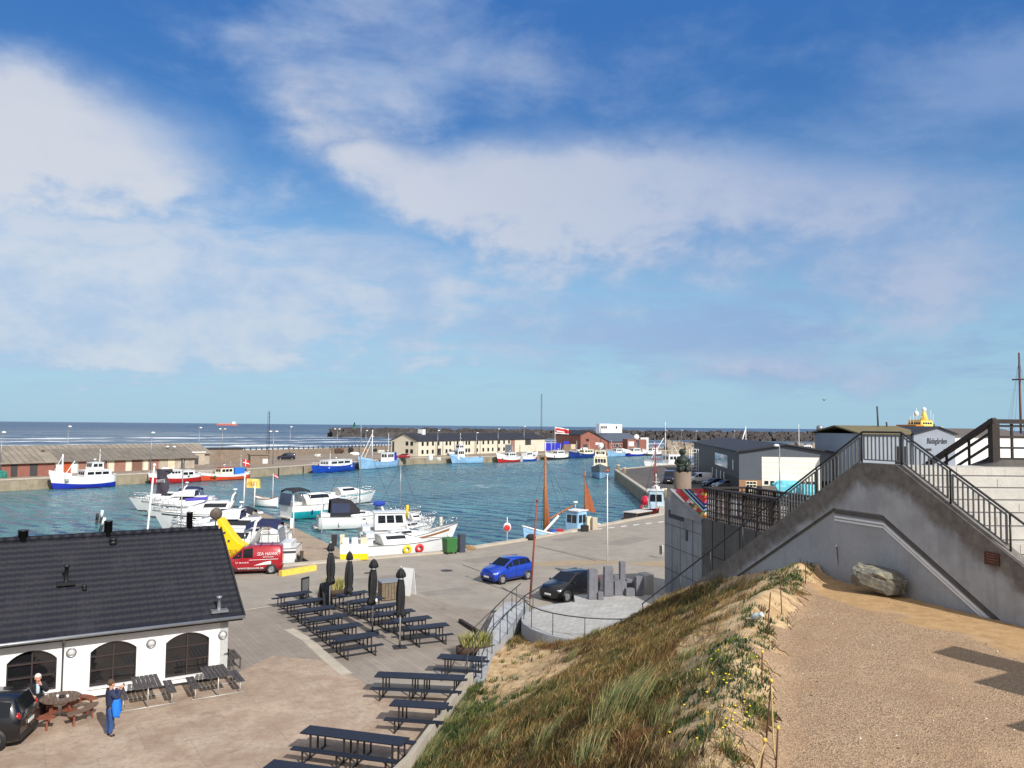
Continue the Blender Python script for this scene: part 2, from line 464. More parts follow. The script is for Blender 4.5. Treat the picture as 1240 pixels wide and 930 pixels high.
# ------------------------------------------------------------------ water, far land, quays
def sheet(name, poly, z, mat, down=None):
    mb = MB()
    if down is None: mb.add([(x, y, z) for x, y in poly], [list(range(len(poly)))])
    else: mb.prism(poly, down, z)
    o = mb.build(name, mat)
    return setting(o)
BIG = 45000
sheet('sea', [(-BIG, -3000), (BIG, -3000), (BIG, BIG), (-BIG, BIG)], -2.006, m_sea)
FARQ = [(-170, 24), (-95, 125), (-88, 133), (-58, 173), (-30, 239), (-22, 246), (-5, 257), (26, 303), (60, 337), (80, 345), (130, 352)]
sheet('harbour_basin', [(-200, -20), (120, -20), (230, 130), (300, 420)] + [(x, y + 4) for x, y in FARQ[::-1]], -2.2, m_harb)
far_poly = FARQ + [(130, 380), (60, 395), (-10, 345), (-48, 302), (-75, 230), (-140, 205), (-260, 130)]
mb = MB(); mb.prism(far_poly, -4, 0)
o = mb.build('far_quay_ground', [m_far]); setting(o)
setting(gridmesh('harbour_water', np.arange(-135, 62, .62), np.arange(18, 350, .62), basin_waves, m_harb, keep=lambda x, y: (y > 14 + .5 * (x + 110)) ))
# far quay face as a wall with a paler capping
mb = MB()
for (a, b_) in zip(FARQ[:-1], FARQ[1:]):
    A, B = Vector((*a, 0)), Vector((*b_, 0)); n = Vector((B.y - A.y, A.x - B.x, 0)).normalized()
    mb.ext([A + n * .25 + Vector((0, 0, -4)), A + n * .25 + Vector((0, 0, -.18)), A - n * .4 + Vector((0, 0, -.18)), A - n * .4 + Vector((0, 0, -4))], B - A, 0)
    mb.ext([A + n * .32 + Vector((0, 0, -.18)), A + n * .32 + Vector((0, 0, .08)), A - n * .5 + Vector((0, 0, .08)), A - n * .5 + Vector((0, 0, -.18))], B - A, 1)
    L = (B - A).length
    for i in range(1, int(L / 9)):
        q = A.lerp(B, i * 9 / L)
        mb.box(q.x + n.x * .3 - .12, q.x + n.x * .3 + .12, q.y + n.y * .3 - .12, q.y + n.y * .3 + .12, -4, -.3, 2)
m_black = M('black_rubber', (.012, .012, .013), .7)
o = mb.build('far_quay_wall', [m_qwall, m_ccoping, m_black]); setting(o)

NEARQ = [(-110, 1.7), (-16.6, 54.9), (-5.4, 61.5), (1, 68.6), (17.2, 89.7), (20.2, 104), (24.3, 182), (39, 205), (52, 215), (70, 165), (80, 135), (170, 130)]
mb = MB(); mb.prism([(170, -60), (-110, -60)] + NEARQ, -4, 0)
o = mb.build('quay_ground', [m_asph]); setting(o)
mb = MB()
for i, (a, b_) in enumerate(zip(NEARQ[:-1], NEARQ[1:])):
    A, B = Vector((*a, 0)), Vector((*b_, 0)); n = -Vector((B.y - A.y, A.x - B.x, 0)).normalized()
    d_ = (B - A).normalized()
    mb.ext([A + n * .12 + Vector((0, 0, -4)), A + n * .12 + Vector((0, 0, -.2)), A - n * .1 + Vector((0, 0, -.2)), A - n * .1 + Vector((0, 0, -4))], B - A, 0)
    mb.ext([A + n * .2 + Vector((0, 0, -.2)), A + n * .2 + Vector((0, 0, .14)), A - n * .45 + Vector((0, 0, .14)), A - n * .45 + Vector((0, 0, -.2))], B - A, 1)
o = mb.build('quay_kerb', [m_qwall, m_ccoping]); setting(o)
sheet('pier_ground', [(20.9, 104), (25, 181), (39.6, 204), (52, 214), (69.5, 164), (79, 134), (60, 118), (33, 100)], .004, m_pier)
# brick paving where the tables stand, pale slabs towards the camera
pv = [P(285, 739), P(395, 722), P(480, 716), P(560, 735), P(640, 742), P(640, 790), P(420, 830), P(300, 832), P(170, 900), P(-500, 900), P(-400, 760)]
sheet('brick_paving', [(p.x, p.y) for p in pv], .004, m_pave)
pv = [P(281, 818), P(330, 794), P(390, 800), P(470, 842), P(640, 842), P(900, 1150), P(-900, 1150), P(-500, 892)]
sheet('slab_paving', [(p.x, p.y) for p in pv], .008, m_pink)
# pale seam between the paving and the road, a strip of lighter slabs beside the tables
mb = MB()
for pts in ([(282, 741), (395, 724), (470, 715)], [(350, 762), (372, 775), (396, 797), (420, 817)]):
    for a, b_ in zip(pts[:-1], pts[1:]):
        A, B = P(*a), P(*b_); d_ = (B - A).normalized(); n = Vector((-d_.y, d_.x, 0)); w = .1 if pts[0][0] < 300 else .24
        mb.quad(*(q + Vector((0, 0, .012)) for q in (A + n * w, A - n * w, B - n * w, B + n * w)))
setting(mb.build('paving_seam', m_ccoping))
# road cracks and, as one more dark strip, the flagpole's painted shadow, white dashes painted near the water, sandy drift on the road
mb = MB()
for a, b_ in (((607, 711), (640, 729)), ((560, 684), (604, 700)), ((652, 662), (722, 679))):
    A, B = P(*a), P(*b_); d_ = (B - A).normalized(); n = Vector((-d_.y, d_.x, 0)) * .05
    mb.quad(*(q + Vector((0, 0, .006)) for q in (A + n, A - n, B - n, B + n)))
setting(mb.build('road_crack_pole_shadow', M('tar_pole_shadow', S(58, 54, 52), .8)))
m_wpaint = M('worn_white_paint', S(206, 202, 194), .8, 0, .1, 6)
mb = MB()
for k in range(8):
    A, B = P(692 + k * 15, 644.5 - k * 1.7), P(699 + k * 15, 643.5 - k * 1.7)
    n = Vector((0, .35, 0))
    mb.quad(*(q + Vector((0, 0, .006)) for q in (A + n, A - n, B - n, B + n)))
setting(mb.build('road_marking', m_wpaint))
def blot(name, cx, cy, rx, ry, z, mat, rz=0, n=40, jit=.25, seed=1, hf=None):
    r = random.Random(seed); ph = [r.uniform(0, 6.3) for _ in range(5)]
    pts = []
    for k in range(n):
        a = 2 * math.pi * k / n
        q = 1 + jit * sum(math.sin(a * (i + 2) + ph[i]) / (i + 1.5) for i in range(5))
        x, y = rx * q * math.cos(a), ry * q * math.sin(a)
        pts.append((cx + x * math.cos(rz) - y * math.sin(rz), cy + x * math.sin(rz) + y * math.cos(rz)))
    return setting(MB().add([(x, y, z) for x, y in pts], [list(range(n))]).build(name, mat))
m_drift = ground_mat('sand_blown_on_road', S(158, 140, 116), S(170, 150, 124), S(150, 132, 110), .5, 40, .3)
c = P(690, 682); blot('sand_drift', c.x, c.y, 3.6, 1.1, .005, m_drift, R(12), seed=3)
c = P(840, 683); blot('sand_drift', c.x, c.y, 4.6, 1.6, .005, m_drift, R(8), seed=5)

# ------------------------------------------------------------------ dune and gravel plateau
WN = Vector((.363, -.932, 0))         # along the stair wall, towards the right and the camera
def wallpt(Y): return Vector((20.15 - .39 * Y, Y, 0))
def wtop(Y):                            # top of the stair wall
    l = .6155 * 1.0733
    if Y > 24.05: return 8.97 - l * (Y - 24.05)
    if Y > 22.7: return 8.97
    return 8.97 - l * (22.7 - Y)
def interp(y, ys, vs): return np.interp(y, ys, vs)
TOE_Y = [0, 20, 22.5, 28, 31, 34, 37, 41, 46]; TOE_X = [-7.5, -3.75, -2.85, -1.85, -1.3, -.95, -.7, .4, 4.5]
CR_Y = [0, 10.6, 14, 17.3, 19.5, 22.6, 25.4]; CR_X = [-.9, 2.6, 3.9, 5.0, 6.0, 7.7, 9.4]
CONT_Y = [25, 25.7, 28, 30, 32, 34.6, 36.4, 39]; CONT_Z = [5.35, 5.6, 4.98, 4.35, 3.7, 2.45, 1.35, .6]
TC = (4.4, 37.5); TR = 3.85; TZ = .8
def dune_h(X, Y):
    X = np.asarray(X, float); Y = np.asarray(Y, float)
    xt = np.interp(Y, TOE_Y, TOE_X)
    xw = 20.15 - .39 * Y
    near = Y < 25.4
    xc = np.where(near, np.interp(Y, CR_Y, CR_X), xw)
    zc = np.where(near, 5.55 + .12 * np.sin(Y * 1.3), np.interp(Y, CONT_Y, CONT_Z))
    t = (X - xt) / np.maximum(xc - xt, .5)
    tc = np.clip(t, 0, 1)
    pw = np.interp(Y, [20, 25, 29, 33, 36], [1.0, 1.15, 1.6, 1.85, 1.7])
    s = (tc * (1.14 - .14 * tc)) ** pw
    h = zc * s
    h = np.where(t < 0, -.4 - .2 * (-t), h)
    # over the crest the ground falls back to the plateau
    over = np.clip((X - xc) / 1.3, 0, 1)
    plate = zc + (5.2 - zc) * (over * over * (3 - 2 * over))
    h = np.where((t > 1) & near, plate, h)
    h = np.where((t > 1) & ~near, np.minimum(zc, h), h)
    lump = (fbm(X * .55, Y * .55, 3) - .5) * .75 + (fbm(X * 1.9, Y * 1.9, 8) - .5) * .28
    env = np.clip(tc * 5, 0, 1) * (1 - over * near) * np.interp(Y, [24, 30, 35], [1, .55, .3]) * np.clip((1.02 - tc) * 6, .25, 1)
    h = h + lump * env * np.where(t > 0, 1, 0)
    h = h + (fbm(X * .8, Y * .8, 5) - .5) * .06 * over * near
    # the sand is held back by the round terrace
    r = np.hypot(X - TC[0], Y - TC[1])
    h = np.where((r < TR + .05), np.minimum(h, TZ - .25), h)
    return h
def dh(x, y): return float(dune_h(x, y))
def PD(px, py):
    """where the view in that direction meets the dune"""
    d = ray(px, py); o = Vector((0, 0, CAMZ)); t = 6.0
    while t < 60:
        q = o + d * t
        if q.z <= max(dh(q.x, q.y), 0): return Vector((q.x, q.y, max(dh(q.x, q.y), 0)))
        t += .06
    return P(px, py)
# dune soil: sand, russet litter between the plants, bare patches
def zone_noise(X, Y):
    """0 = bare sand, 1 = fully grown over"""
    n = fbm(X * .7, Y * .7, 21) * .65 + fbm(X * 2.4, Y * 2.4, 22) * .35
    xt = np.interp(Y, TOE_Y, TOE_X); xc = np.where(Y < 25.4, np.interp(Y, CR_Y, CR_X), 20.15 - .39 * Y)
    t = (X - xt) / np.maximum(xc - xt, .5)
    g = (n - .5) * 2.2 + .85
    sand1 = np.exp(-(((X - .2) / 1.7) ** 2 + ((Y - 31.0) / 3.4) ** 2) * .8)      # bare slope beside the ramp
    ua = (X - .9) * .68 + (Y - 28.2) * .73; va = (Y - 28.2) * .68 - (X - .9) * .73
    sand2 = np.exp(-((ua / 3.6) ** 2 + (va / .55) ** 2)) * .8
    crest = np.exp(-((t - 1.0) / .13) ** 2) * .9
    nearw = np.exp(-(((X - 9.3) / 1.4) ** 2 + ((Y - 24.8) / 1.7) ** 2)) * .75
    g = g - sand1 * 1.7 - sand2 - crest - nearw
    # diagonal sand streaks blown along the slope
    st = vnoise((X * .5 + Y * .85) * 1.3, (X * .85 - Y * .5) * .25, 31)
    g = g - np.clip(st - .68, 0, 1) * 2.2
    return np.clip(g, 0, 1)
m_dune, nt, b = new_mat('dune_soil')
p = nt.pos()
at = nt.node('ShaderNodeAttribute'); at.attribute_name = 'cover'
sand = nt.mix(nt.ramp(nt.noise(p, 2.2, 6, .65), .35, .7), S(214, 186, 146), S(176, 144, 106))
lit = nt.mix(nt.ramp(nt.noise(p, 3.5, 6, .7), .3, .7), S(84, 66, 44), S(122, 94, 62))
cv = nt.ramp(nt.math('ADD', at.outputs['Fac'], nt.math('MULTIPLY', nt.math('SUBTRACT', nt.noise(p, 6, 5, .7), .5), .7)), .2, .62)
c = nt.mix(cv, sand, lit)
nt.put(b.inputs['Base Color'], c); b.inputs['Roughness'].default_value = .95; b.inputs['Specular IOR Level'].default_value = .1
hb = nt.math('ADD', nt.noise(p, 4, 5, .7), nt.math('MULTIPLY', nt.noise(p, 22, 4, .7), .4))
nt.put(b.inputs['Normal'], nt.bump(hb, .8, .12))
dune = gridmesh('dune', np.arange(-9, 15.01, .13), np.arange(2, 40.6, .13), dune_h, m_dune,
                keep=lambda x, y: (x < 20.05 - .39 * y) & ~((np.hypot(x - TC[0], y - TC[1]) < TR - .25)) & ~((y > 37.5) & (x > .2)))
setting(dune, 'sandy dune slope falling from the gravel plateau to the quay')
co = np.zeros(len(dune.data.vertices) * 3); dune.data.vertices.foreach_get('co', co); co = co.reshape(-1, 3)
a_ = dune.data.attributes.new('cover', 'FLOAT', 'POINT'); a_.data.foreach_set('value', zone_noise(co[:, 0], co[:, 1]))

m_gravel, nt, b = new_mat('fine_gravel')
p = nt.pos(); x, y, z = nt.sep(p)
vo = nt.node('ShaderNodeTexVoronoi'); vo.inputs['Scale'].default_value = 42; nt.put(vo.inputs['Vector'], p)
vsep = nt.sep(vo.outputs['Color'])
cg = nt.mix(vsep[0], S(140, 115, 90), S(192, 165, 134))
cg = nt.mix(nt.math('MULTIPLY', nt.ramp(vsep[1], .82, .9), .6), cg, S(96, 84, 76))
cg = nt.mix(nt.math('MULTIPLY', nt.ramp(nt.noise(p, .9, 6, .65), .4, .7), .5), cg, S(158, 128, 101))
# loose sand lies against the stair wall
sw = nt.math('SUBTRACT', nt.math('MULTIPLY', nt.math('SUBTRACT', nt.math('SUBTRACT', 20.15, nt.math('MULTIPLY', y, .39)), x), .93), 0.0)
edge = nt.math('ADD', nt.math('SUBTRACT', sw, 2.1), nt.math('MULTIPLY', nt.math('SUBTRACT', nt.noise(p, .8, 5, .6), .5), 2.6))
fs = nt.math('SUBTRACT', 1.0, nt.ramp(edge, -.15, .35))
sd_ = nt.mix(nt.ramp(nt.noise(p, 3, 6, .7), .35, .7), S(190, 156, 114), S(170, 136, 97))
cg = nt.mix(fs, cg, sd_)
pat = nt.ramp(nt.noise(nt.vmath('ADD', p, (5, 2, 0)), .55, 5, .6), .58, .72)
cg = nt.mix(nt.math('MULTIPLY', pat, .55), cg, S(190, 160, 128))
nt.put(b.inputs['Base Color'], cg); b.inputs['Roughness'].default_value = .95; b.inputs['Specular IOR Level'].default_value = .15
nt.put(b.inputs['Normal'], nt.bump(nt.math('ADD', vo.outputs['Distance'], nt.math('MULTIPLY', nt.noise(p, 2.4, 6, .65), 2.6)), .42, .06))
def gedge(Y): return np.interp(Y, CR_Y, CR_X) + .75
gravel = gridmesh('gravel_path', np.arange(0, 22.01, .12), np.arange(2, 26.5, .12), lambda X, Y: np.where(X > 11.5, 5.2, dune_h(X, Y)) + .018, m_gravel,
                  keep=lambda x, y: (x < 20.05 - .39 * y) & (x > gedge(y) + (fbm(x * 1.2, y * 1.2, 41) - .5) * 1.6) & (y < 25.2))
setting(gravel, 'fine pinkish gravel terrace below the steps')
# ------------------------------------------------------------------ the concrete stair over the dune
m_galv = M('galvanised_steel', S(122, 120, 118), .45, .5, .12, 4)
m_dsteel = M('dark_steel', S(70, 68, 66), .5, .5, .12, 4)
m_dwood = M('tarred_wood', S(48, 38, 34), .7, 0, .25, 3, .3, 30, .3)
m_step = M('pale_step_concrete', S(186, 182, 175), .9, 0, .1, 1.4, .25, 18, .25, S(150, 142, 130), .35)
m_white = M('white_paint', (.78, .78, .77), .45, 0, .05, 3)
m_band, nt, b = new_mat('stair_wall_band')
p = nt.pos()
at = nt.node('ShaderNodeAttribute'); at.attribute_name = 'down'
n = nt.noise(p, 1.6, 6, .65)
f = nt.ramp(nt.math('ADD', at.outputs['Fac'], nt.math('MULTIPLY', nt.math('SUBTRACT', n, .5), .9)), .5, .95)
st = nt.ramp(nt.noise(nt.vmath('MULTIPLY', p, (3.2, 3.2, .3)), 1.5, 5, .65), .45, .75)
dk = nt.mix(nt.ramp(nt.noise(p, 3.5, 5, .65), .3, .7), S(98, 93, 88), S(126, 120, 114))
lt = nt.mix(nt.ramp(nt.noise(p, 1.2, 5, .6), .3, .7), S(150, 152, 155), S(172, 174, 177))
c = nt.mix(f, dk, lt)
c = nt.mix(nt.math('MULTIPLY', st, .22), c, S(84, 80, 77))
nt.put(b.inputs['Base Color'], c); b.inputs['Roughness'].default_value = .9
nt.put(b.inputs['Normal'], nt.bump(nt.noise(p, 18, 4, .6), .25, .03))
NV = Vector((-.932, -.363, 0))      # out of the wall towards the dune
def wp(Y, z, out=0.0):
    q = wallpt(Y) + NV * out; return Vector((q.x, q.y, z))
Yl = [38.0, 36, 34, 32, 30, 28, 26.5, 25, 24.05, 23.2, 22.7, 22.0, 21, 20, 19, 18, 17, 16, 15]
def wgro(Y): return 7.47 - .66 * max(0, Y - 25.0) - .66 * max(0, 23.2 - Y)

mb = MB()
rings = [[wp(Y, -.4), wp(Y, wtop(Y) - .3), wp(Y, wtop(Y) - .3, -.35), wp(Y, -.4, -.35)] for Y in Yl]
mb.loft(rings, 0, False)
wall = thing('stair_wall', 'big grey concrete stair wall with dark weathered top and a white lined groove', 'wall', (0, 0, 0))
mb.build('wall_body', m_conc, wall)
mb = MB()
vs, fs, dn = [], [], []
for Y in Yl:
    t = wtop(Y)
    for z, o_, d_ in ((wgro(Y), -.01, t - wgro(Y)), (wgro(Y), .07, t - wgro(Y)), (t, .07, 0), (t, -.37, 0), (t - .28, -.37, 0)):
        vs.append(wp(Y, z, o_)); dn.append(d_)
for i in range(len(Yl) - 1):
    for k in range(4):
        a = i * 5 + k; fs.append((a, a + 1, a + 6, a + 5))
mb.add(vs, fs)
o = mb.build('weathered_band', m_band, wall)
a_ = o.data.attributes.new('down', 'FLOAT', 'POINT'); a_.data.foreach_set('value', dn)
mb = MB(); mb2 = MB()
for i in range(len(Yl) - 1):
    Y0, Y1 = Yl[i], Yl[i + 1]
    if Y0 <= 25.01:
        for mm, off, h in ((mb, .27, .065), (mb, .37, .05), (mb2, .11, .12)):
            a, c_ = wp(Y0, wgro(Y0) - off, .015), wp(Y1, wgro(Y1) - off, .015)
            mm.beam(a, c_, h, .045, 0, up=NV)
    else:
        a, c_ = wp(Y0, wgro(Y0) - .05, .012), wp(Y1, wgro(Y1) - .05, .012)
        mb2.beam(a, c_, .05, .035, 0, up=NV)
mb.build('white_trim', m_white, wall)
mb2.build('groove', m_cdark, wall)

def stair_x(Y): return 20.15 - .39 * Y + .37
steps = thing('stair_steps', 'broad pale concrete steps climbing to the landing beside the metal railing', 'steps')
mb = MB()
for k in range(11):
    y1 = 22.7 - .462 * k; z = 8.97 - .305 * (k + 1); y0 = y1 - .462
    mb.prism([(stair_x(y0) - .02, y0), (18.5, y0), (18.5, y1), (stair_x(y1) - .02, y1)], z - .9, z)
mb.build('lower_flight', m_step, steps, bevel=.012)
mb = MB()
mb.add([(stair_x(22.7), 22.7, 8.92), (18.5, 22.7, 8.92), (18.5, 24.05, 8.92), (stair_x(24.05), 24.05, 8.92)] + [(stair_x(22.7), 22.7, 8.0), (18.5, 22.7, 8.0), (18.5, 24.05, 8.0), (stair_x(24.05), 24.05, 8.0)],
       [(0, 1, 2, 3), (4, 7, 6, 5), (0, 4, 5, 1), (1, 5, 6, 2), (2, 6, 7, 3), (3, 7, 4, 0)])
mb.build('landing', m_step, steps)
mb = MB()
for k in range(44):
    y0 = 24.05 + .2625 * k; z = 8.92 - .1733 * (k + 1)
    xr = 14.7 - .39 * (y0 - 23.5)
    mb.box(stair_x(y0 + .26), xr, y0, y0 + .262, z - .6, z)
mb.build('upper_flight', m_step, steps)
# joints between the step stones are thin dark gaps
mb = MB()
for k in range(8):
    z = 8.92 - .305 * k; y0 = 22.7 - .462 * k + .462
    for j in range(3):
        x = 13.0 + j * 2.0 + (.9 if k % 2 else 0)
        mb.box(x, x + .012, y0 - .464, y0 - .44, z - .3, z - .005)
for k in range(9):
    y0 = 22.7 - .462 * k; mb.box(stair_x(y0), 18.5, y0 - .006, y0 + .01, 8.97 - .305 * (k + 1), 8.97 - .305 * (k + 1) + .03)
setting(mb.build('joint_lines', m_cdark, steps), kind='stuff')

def railing_panel(root, Ya, Yb, n, h=.93):
    mb = MB()
    for i in range(n + 1):
        Y = Ya + (Yb - Ya) * i / n; w = .055 if i in (0, n) else .04
        mb.beam(wp(Y, wtop(Y) + .1, -.15), wp(Y, wtop(Y) + h - .08, -.15), w, .028, 0, up=NV)
    for hh, w in ((.1, .035), (h - .08, .035)):
        mb.beam(wp(Ya, wtop(Ya) + hh, -.15), wp(Yb, wtop(Yb) + hh, -.15), .04, w, 0)
    mb.build('infill_panel', m_galv, root)
rail = thing('stair_railing', 'galvanised metal railing with upright bars bending over the top of the stair wall', 'railing')
for Ya, Yb, n in ((27.55, 25.95, 12), (25.85, 24.15, 12), (24.0, 22.75, 9), (22.65, 21.3, 10), (21.15, 19.75, 10)):
    railing_panel(rail, Ya, Yb, n)
mb = MB()
mb.tube([wp(Y, wtop(Y) + .95 + .0, -.15) for Y in (36.3, 33, 30, 27.6, 25, 24.05, 22.7, 20, 17.5, 15.5)], .032, 8)
mb.build('handrail', m_dsteel, rail)
for Y in (35.4, 33.4, 31.4, 29.5, 27.6, 25.9, 24.08, 22.7, 21.22, 19.66, 17.6):
    MB().tube([wp(Y, wtop(Y), -.15), wp(Y, wtop(Y) + .94, -.15)], .026, 6).build('post', m_dsteel, rail)

# dark wooden railing on the landing
wr = thing('wooden_railing', 'dark tarred wooden railing with square lattice beside the concrete landing', 'railing')
mb = MB(); zt = 10.28; mb.beam((14.55, 23.55, zt), (21, 23.55, zt), .26, .13); mb.build('top_rail', m_dwood, wr)
for x in (14.65, 17.4, 20.0): MB().box(x - .11, x + .11, 23.43, 23.67, 8.9, zt - .07).build('post', m_dwood, wr)
for x0, x1 in ((14.78, 17.28), (17.52, 19.88)):
    mb = MB()
    for i in range(1, 6):
        x = x0 + (x1 - x0) * i / 6; mb.box(x - .03, x + .03, 23.52, 23.58, 9.15, zt - .07)
    for j in range(4): mb.box(x0, x1, 23.5, 23.6, 9.15 + j * .33 - .03, 9.15 + j * .33 + .03)
    mb.build('lattice', m_dwood, wr)
def dn_(t, z): return Vector((14.62 - .363 * t, 23.55 + .932 * t, z - .6155 * t))
mb = MB(); mb.beam(dn_(-.08, zt), dn_(7, zt), .2, .14); mb.build('sloping_rail', m_dwood, wr)
mb = MB()
for z in (9.25, 9.62, 9.98): mb.beam(dn_(.1, z), dn_(7, z), .06, .07)
for i in range(1, 9): mb.beam(dn_(i * .8, 8.85), dn_(i * .8, zt - .05), .06, .06)
mb.build('sloping_lattice', m_dwood, wr)
for t in (2.4, 4.8): MB().beam(dn_(t, 8.6), dn_(t, zt - .03), .2, .2).build('post', m_dwood, wr)
mb = MB(); mb.ext([(14.2, 23.3, 8.9), (21, 23.3, 8.9), (21, 23.3, 9.12), (14.75, 23.3, 9.12)], (0, .9, 0)); o = mb.build('landing_plinth', m_cdark)
tag(o, 'low dark concrete plinth under the wooden railing', 'plinth')

# brown plaque on the wall
Yp = 19.97; c = wp(Yp, 6.74, .085)
pq = thing('wall_plaque', 'small brown bronze plaque fixed to the grey stair wall', 'plaque')
M4 = frame4(c, WN, (0, 0, 1))
mb = MB()
mb.add([M4 @ Vector(v) for v in ((-.2, -.16, -.015), (.2, -.16, -.015), (.2, .16, -.015), (-.2, .16, -.015), (-.2, -.16, .02), (.2, -.16, .02), (.2, .16, .02), (-.2, .16, .02))],
       [(0, 3, 2, 1), (4, 5, 6, 7), (0, 1, 5, 4), (1, 2, 6, 5), (2, 3, 7, 6), (3, 0, 4, 7)])
mb.build('plate', M('bronze_plate', S(84, 52, 40), .55, .3, .25, 12), pq)
mb = MB()
for j in range(4):
    for (xa, xb) in ((-.15, .15),):
        mb.add([M4 @ Vector(v) for v in ((xa, .1 - j * .065, .024), (xb - .06 * (j % 2), .1 - j * .065, .024), (xb - .06 * (j % 2), .118 - j * .065, .024), (xa, .118 - j * .065, .024))], [(0, 1, 2, 3)])
mb.build('relief_line', M('bronze_relief', S(128, 88, 66), .5, .3, .2, 20), pq)

# ------------------------------------------------------------------ tower, lattice fence, statue
A, B_, C_, D_ = (9.14, 46.3), (10.1, 41.3), (14.2, 41.9), (13.2, 47.2)
tower = thing('concrete_tower', 'board-marked grey concrete block rising from the quay below the fence', 'wall', (0, 0, 0))
mb = MB(); mb.prism([A, B_, C_, D_], -.1, 5.25)
# raised corner with a sloping gable towards the camera
mb.prism([A, (9.62, 43.9), (13.7, 44.5), D_], 5.25, 5.7)
m_board = M('board_marked_concrete', S(146, 146, 148), .9, 0, .13, 1.1, .3, 10, .5, S(98, 97, 97), .45)
mb.build('wall_body', m_board, tower)
n_ = Vector((-.982, -.19, 0))
def tw(t, z, o_=.006):
    q = Vector(A + (0,)).lerp(Vector(B_ + (0,)), t) + n_ * o_; return Vector((q.x, q.y, z))
mb = MB()
for z in (1.75, 3.1, 4.35): mb.beam(tw(0, z), tw(1, z), .03, .022)
for t in (.22, .45, .78): mb.beam(tw(t, 0), tw(t, 5.2), .025, .016, up=n_)
mb.build('formwork_joint', m_cdark, tower)
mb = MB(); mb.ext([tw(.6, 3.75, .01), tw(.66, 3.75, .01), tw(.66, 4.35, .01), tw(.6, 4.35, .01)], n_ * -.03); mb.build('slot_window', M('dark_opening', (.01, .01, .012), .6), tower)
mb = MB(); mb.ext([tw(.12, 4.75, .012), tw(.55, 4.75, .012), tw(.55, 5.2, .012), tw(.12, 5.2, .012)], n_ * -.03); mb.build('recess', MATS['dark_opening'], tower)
# mural panel: coloured cells cut by broad diagonal stripes
m_mural, nt, b = new_mat('mural_paint')
q = nt.obj(); x, y, z = nt.sep(q)
cell = nt.node('ShaderNodeTexVoronoi', distance='CHEBYCHEV'); cell.inputs['Scale'].default_value = 7; cell.inputs['Randomness'].default_value = .35
u = nt.math('ADD', nt.math('MULTIPLY', y, .7), nt.math('MULTIPLY', z, .7)); v = nt.math('SUBTRACT', nt.math('MULTIPLY', y, .35), nt.math('MULTIPLY', z, .9))
nt.put(cell.inputs['Vector'], nt.comb(nt.math('MULTIPLY', u, .8), nt.math('MULTIPLY', v, 1.0), 0.0))
cr = nt.node('ShaderNodeValToRGB'); cr.color_ramp.interpolation = 'CONSTANT'
pal = [(0, S(196, 44, 52)), (.2, S(232, 226, 220)), (.32, S(206, 60, 120)), (.45, S(70, 120, 70)), (.56, S(214, 66, 50)), (.7, S(212, 170, 70)), (.8, S(150, 40, 60)), (.9, S(230, 150, 160))]
els = cr.color_ramp.elements
els[0].position, els[0].color = 0, (*pal[0][1], 1); els[1].position, els[1].color = pal[1][0], (*pal[1][1], 1)
for p_, c_ in pal[2:]:
    e = els.new(p_); e.color = (*c_, 1)
nt.put(cr.inputs[0], nt.sep(cell.outputs['Color'])[0])
sr = nt.node('ShaderNodeValToRGB'); sr.color_ramp.interpolation = 'CONSTANT'
els = sr.color_ramp.elements
st_ = [(0, (0, 0, 0)), (.30, S(60, 140, 80)), (.35, S(235, 235, 230)), (.385, S(60, 130, 190)), (.43, S(14, 22, 52)), (.51, S(235, 235, 230)), (.535, S(30, 70, 160)), (.60, S(14, 20, 30)), (.63, (0, 0, 0))]
els[0].position, els[0].color = 0, (*st_[0][1], 1); els[1].position, els[1].color = st_[1][0], (*st_[1][1], 1)
for p_, c_ in st_[2:]:
    e = els.new(p_); e.color = (*c_, 1)
sx = nt.math('DIVIDE', nt.math('SUBTRACT', z, nt.math('MULTIPLY', y, .70)), 1.55)
nt.put(sr.inputs[0], sx)
msk = nt.math('MULTIPLY', nt.math('GREATER_THAN', sx, .30), nt.math('LESS_THAN', sx, .63))
nt.put(b.inputs['Base Color'], nt.mix(msk, cr.outputs[0], sr.outputs[0])); b.inputs['Roughness'].default_value = .6
a, b2, c2 = D(814.5, 592, 43.4), D(852, 592, 41.2), D(852, 627, 41.2)
mural = thing('mural_gable', 'three-cornered panel painted in bright coloured blocks and blue stripes on the tower top', 'mural', a)
mb = MB(); mb.ext([Vector((0, 0, 0)), b2 - a, c2 - a], (.18, .05, 0)); mb.build('painted_panel', m_mural, mural)
mb = MB(); mb.beam(Vector((-.1, -.02, -.03)), c2 - a + Vector((0, -.02, -.08)), .26, .1); mb.build('edge_slab', m_board, mural)
# filler wall under the panel
mb = MB(); q0, q1 = D(812, 594, 43.6), D(849, 627, 41.25)
mb.ext([Vector((q0.x, q0.y, 5.2)), Vector((q1.x, q1.y, 5.0)), Vector((q1.x, q1.y, q1.z - .1)), Vector((q0.x, q0.y, q0.z - .12))], (.3, .1, 0)); mb.build('gable_wall', m_board, tower)

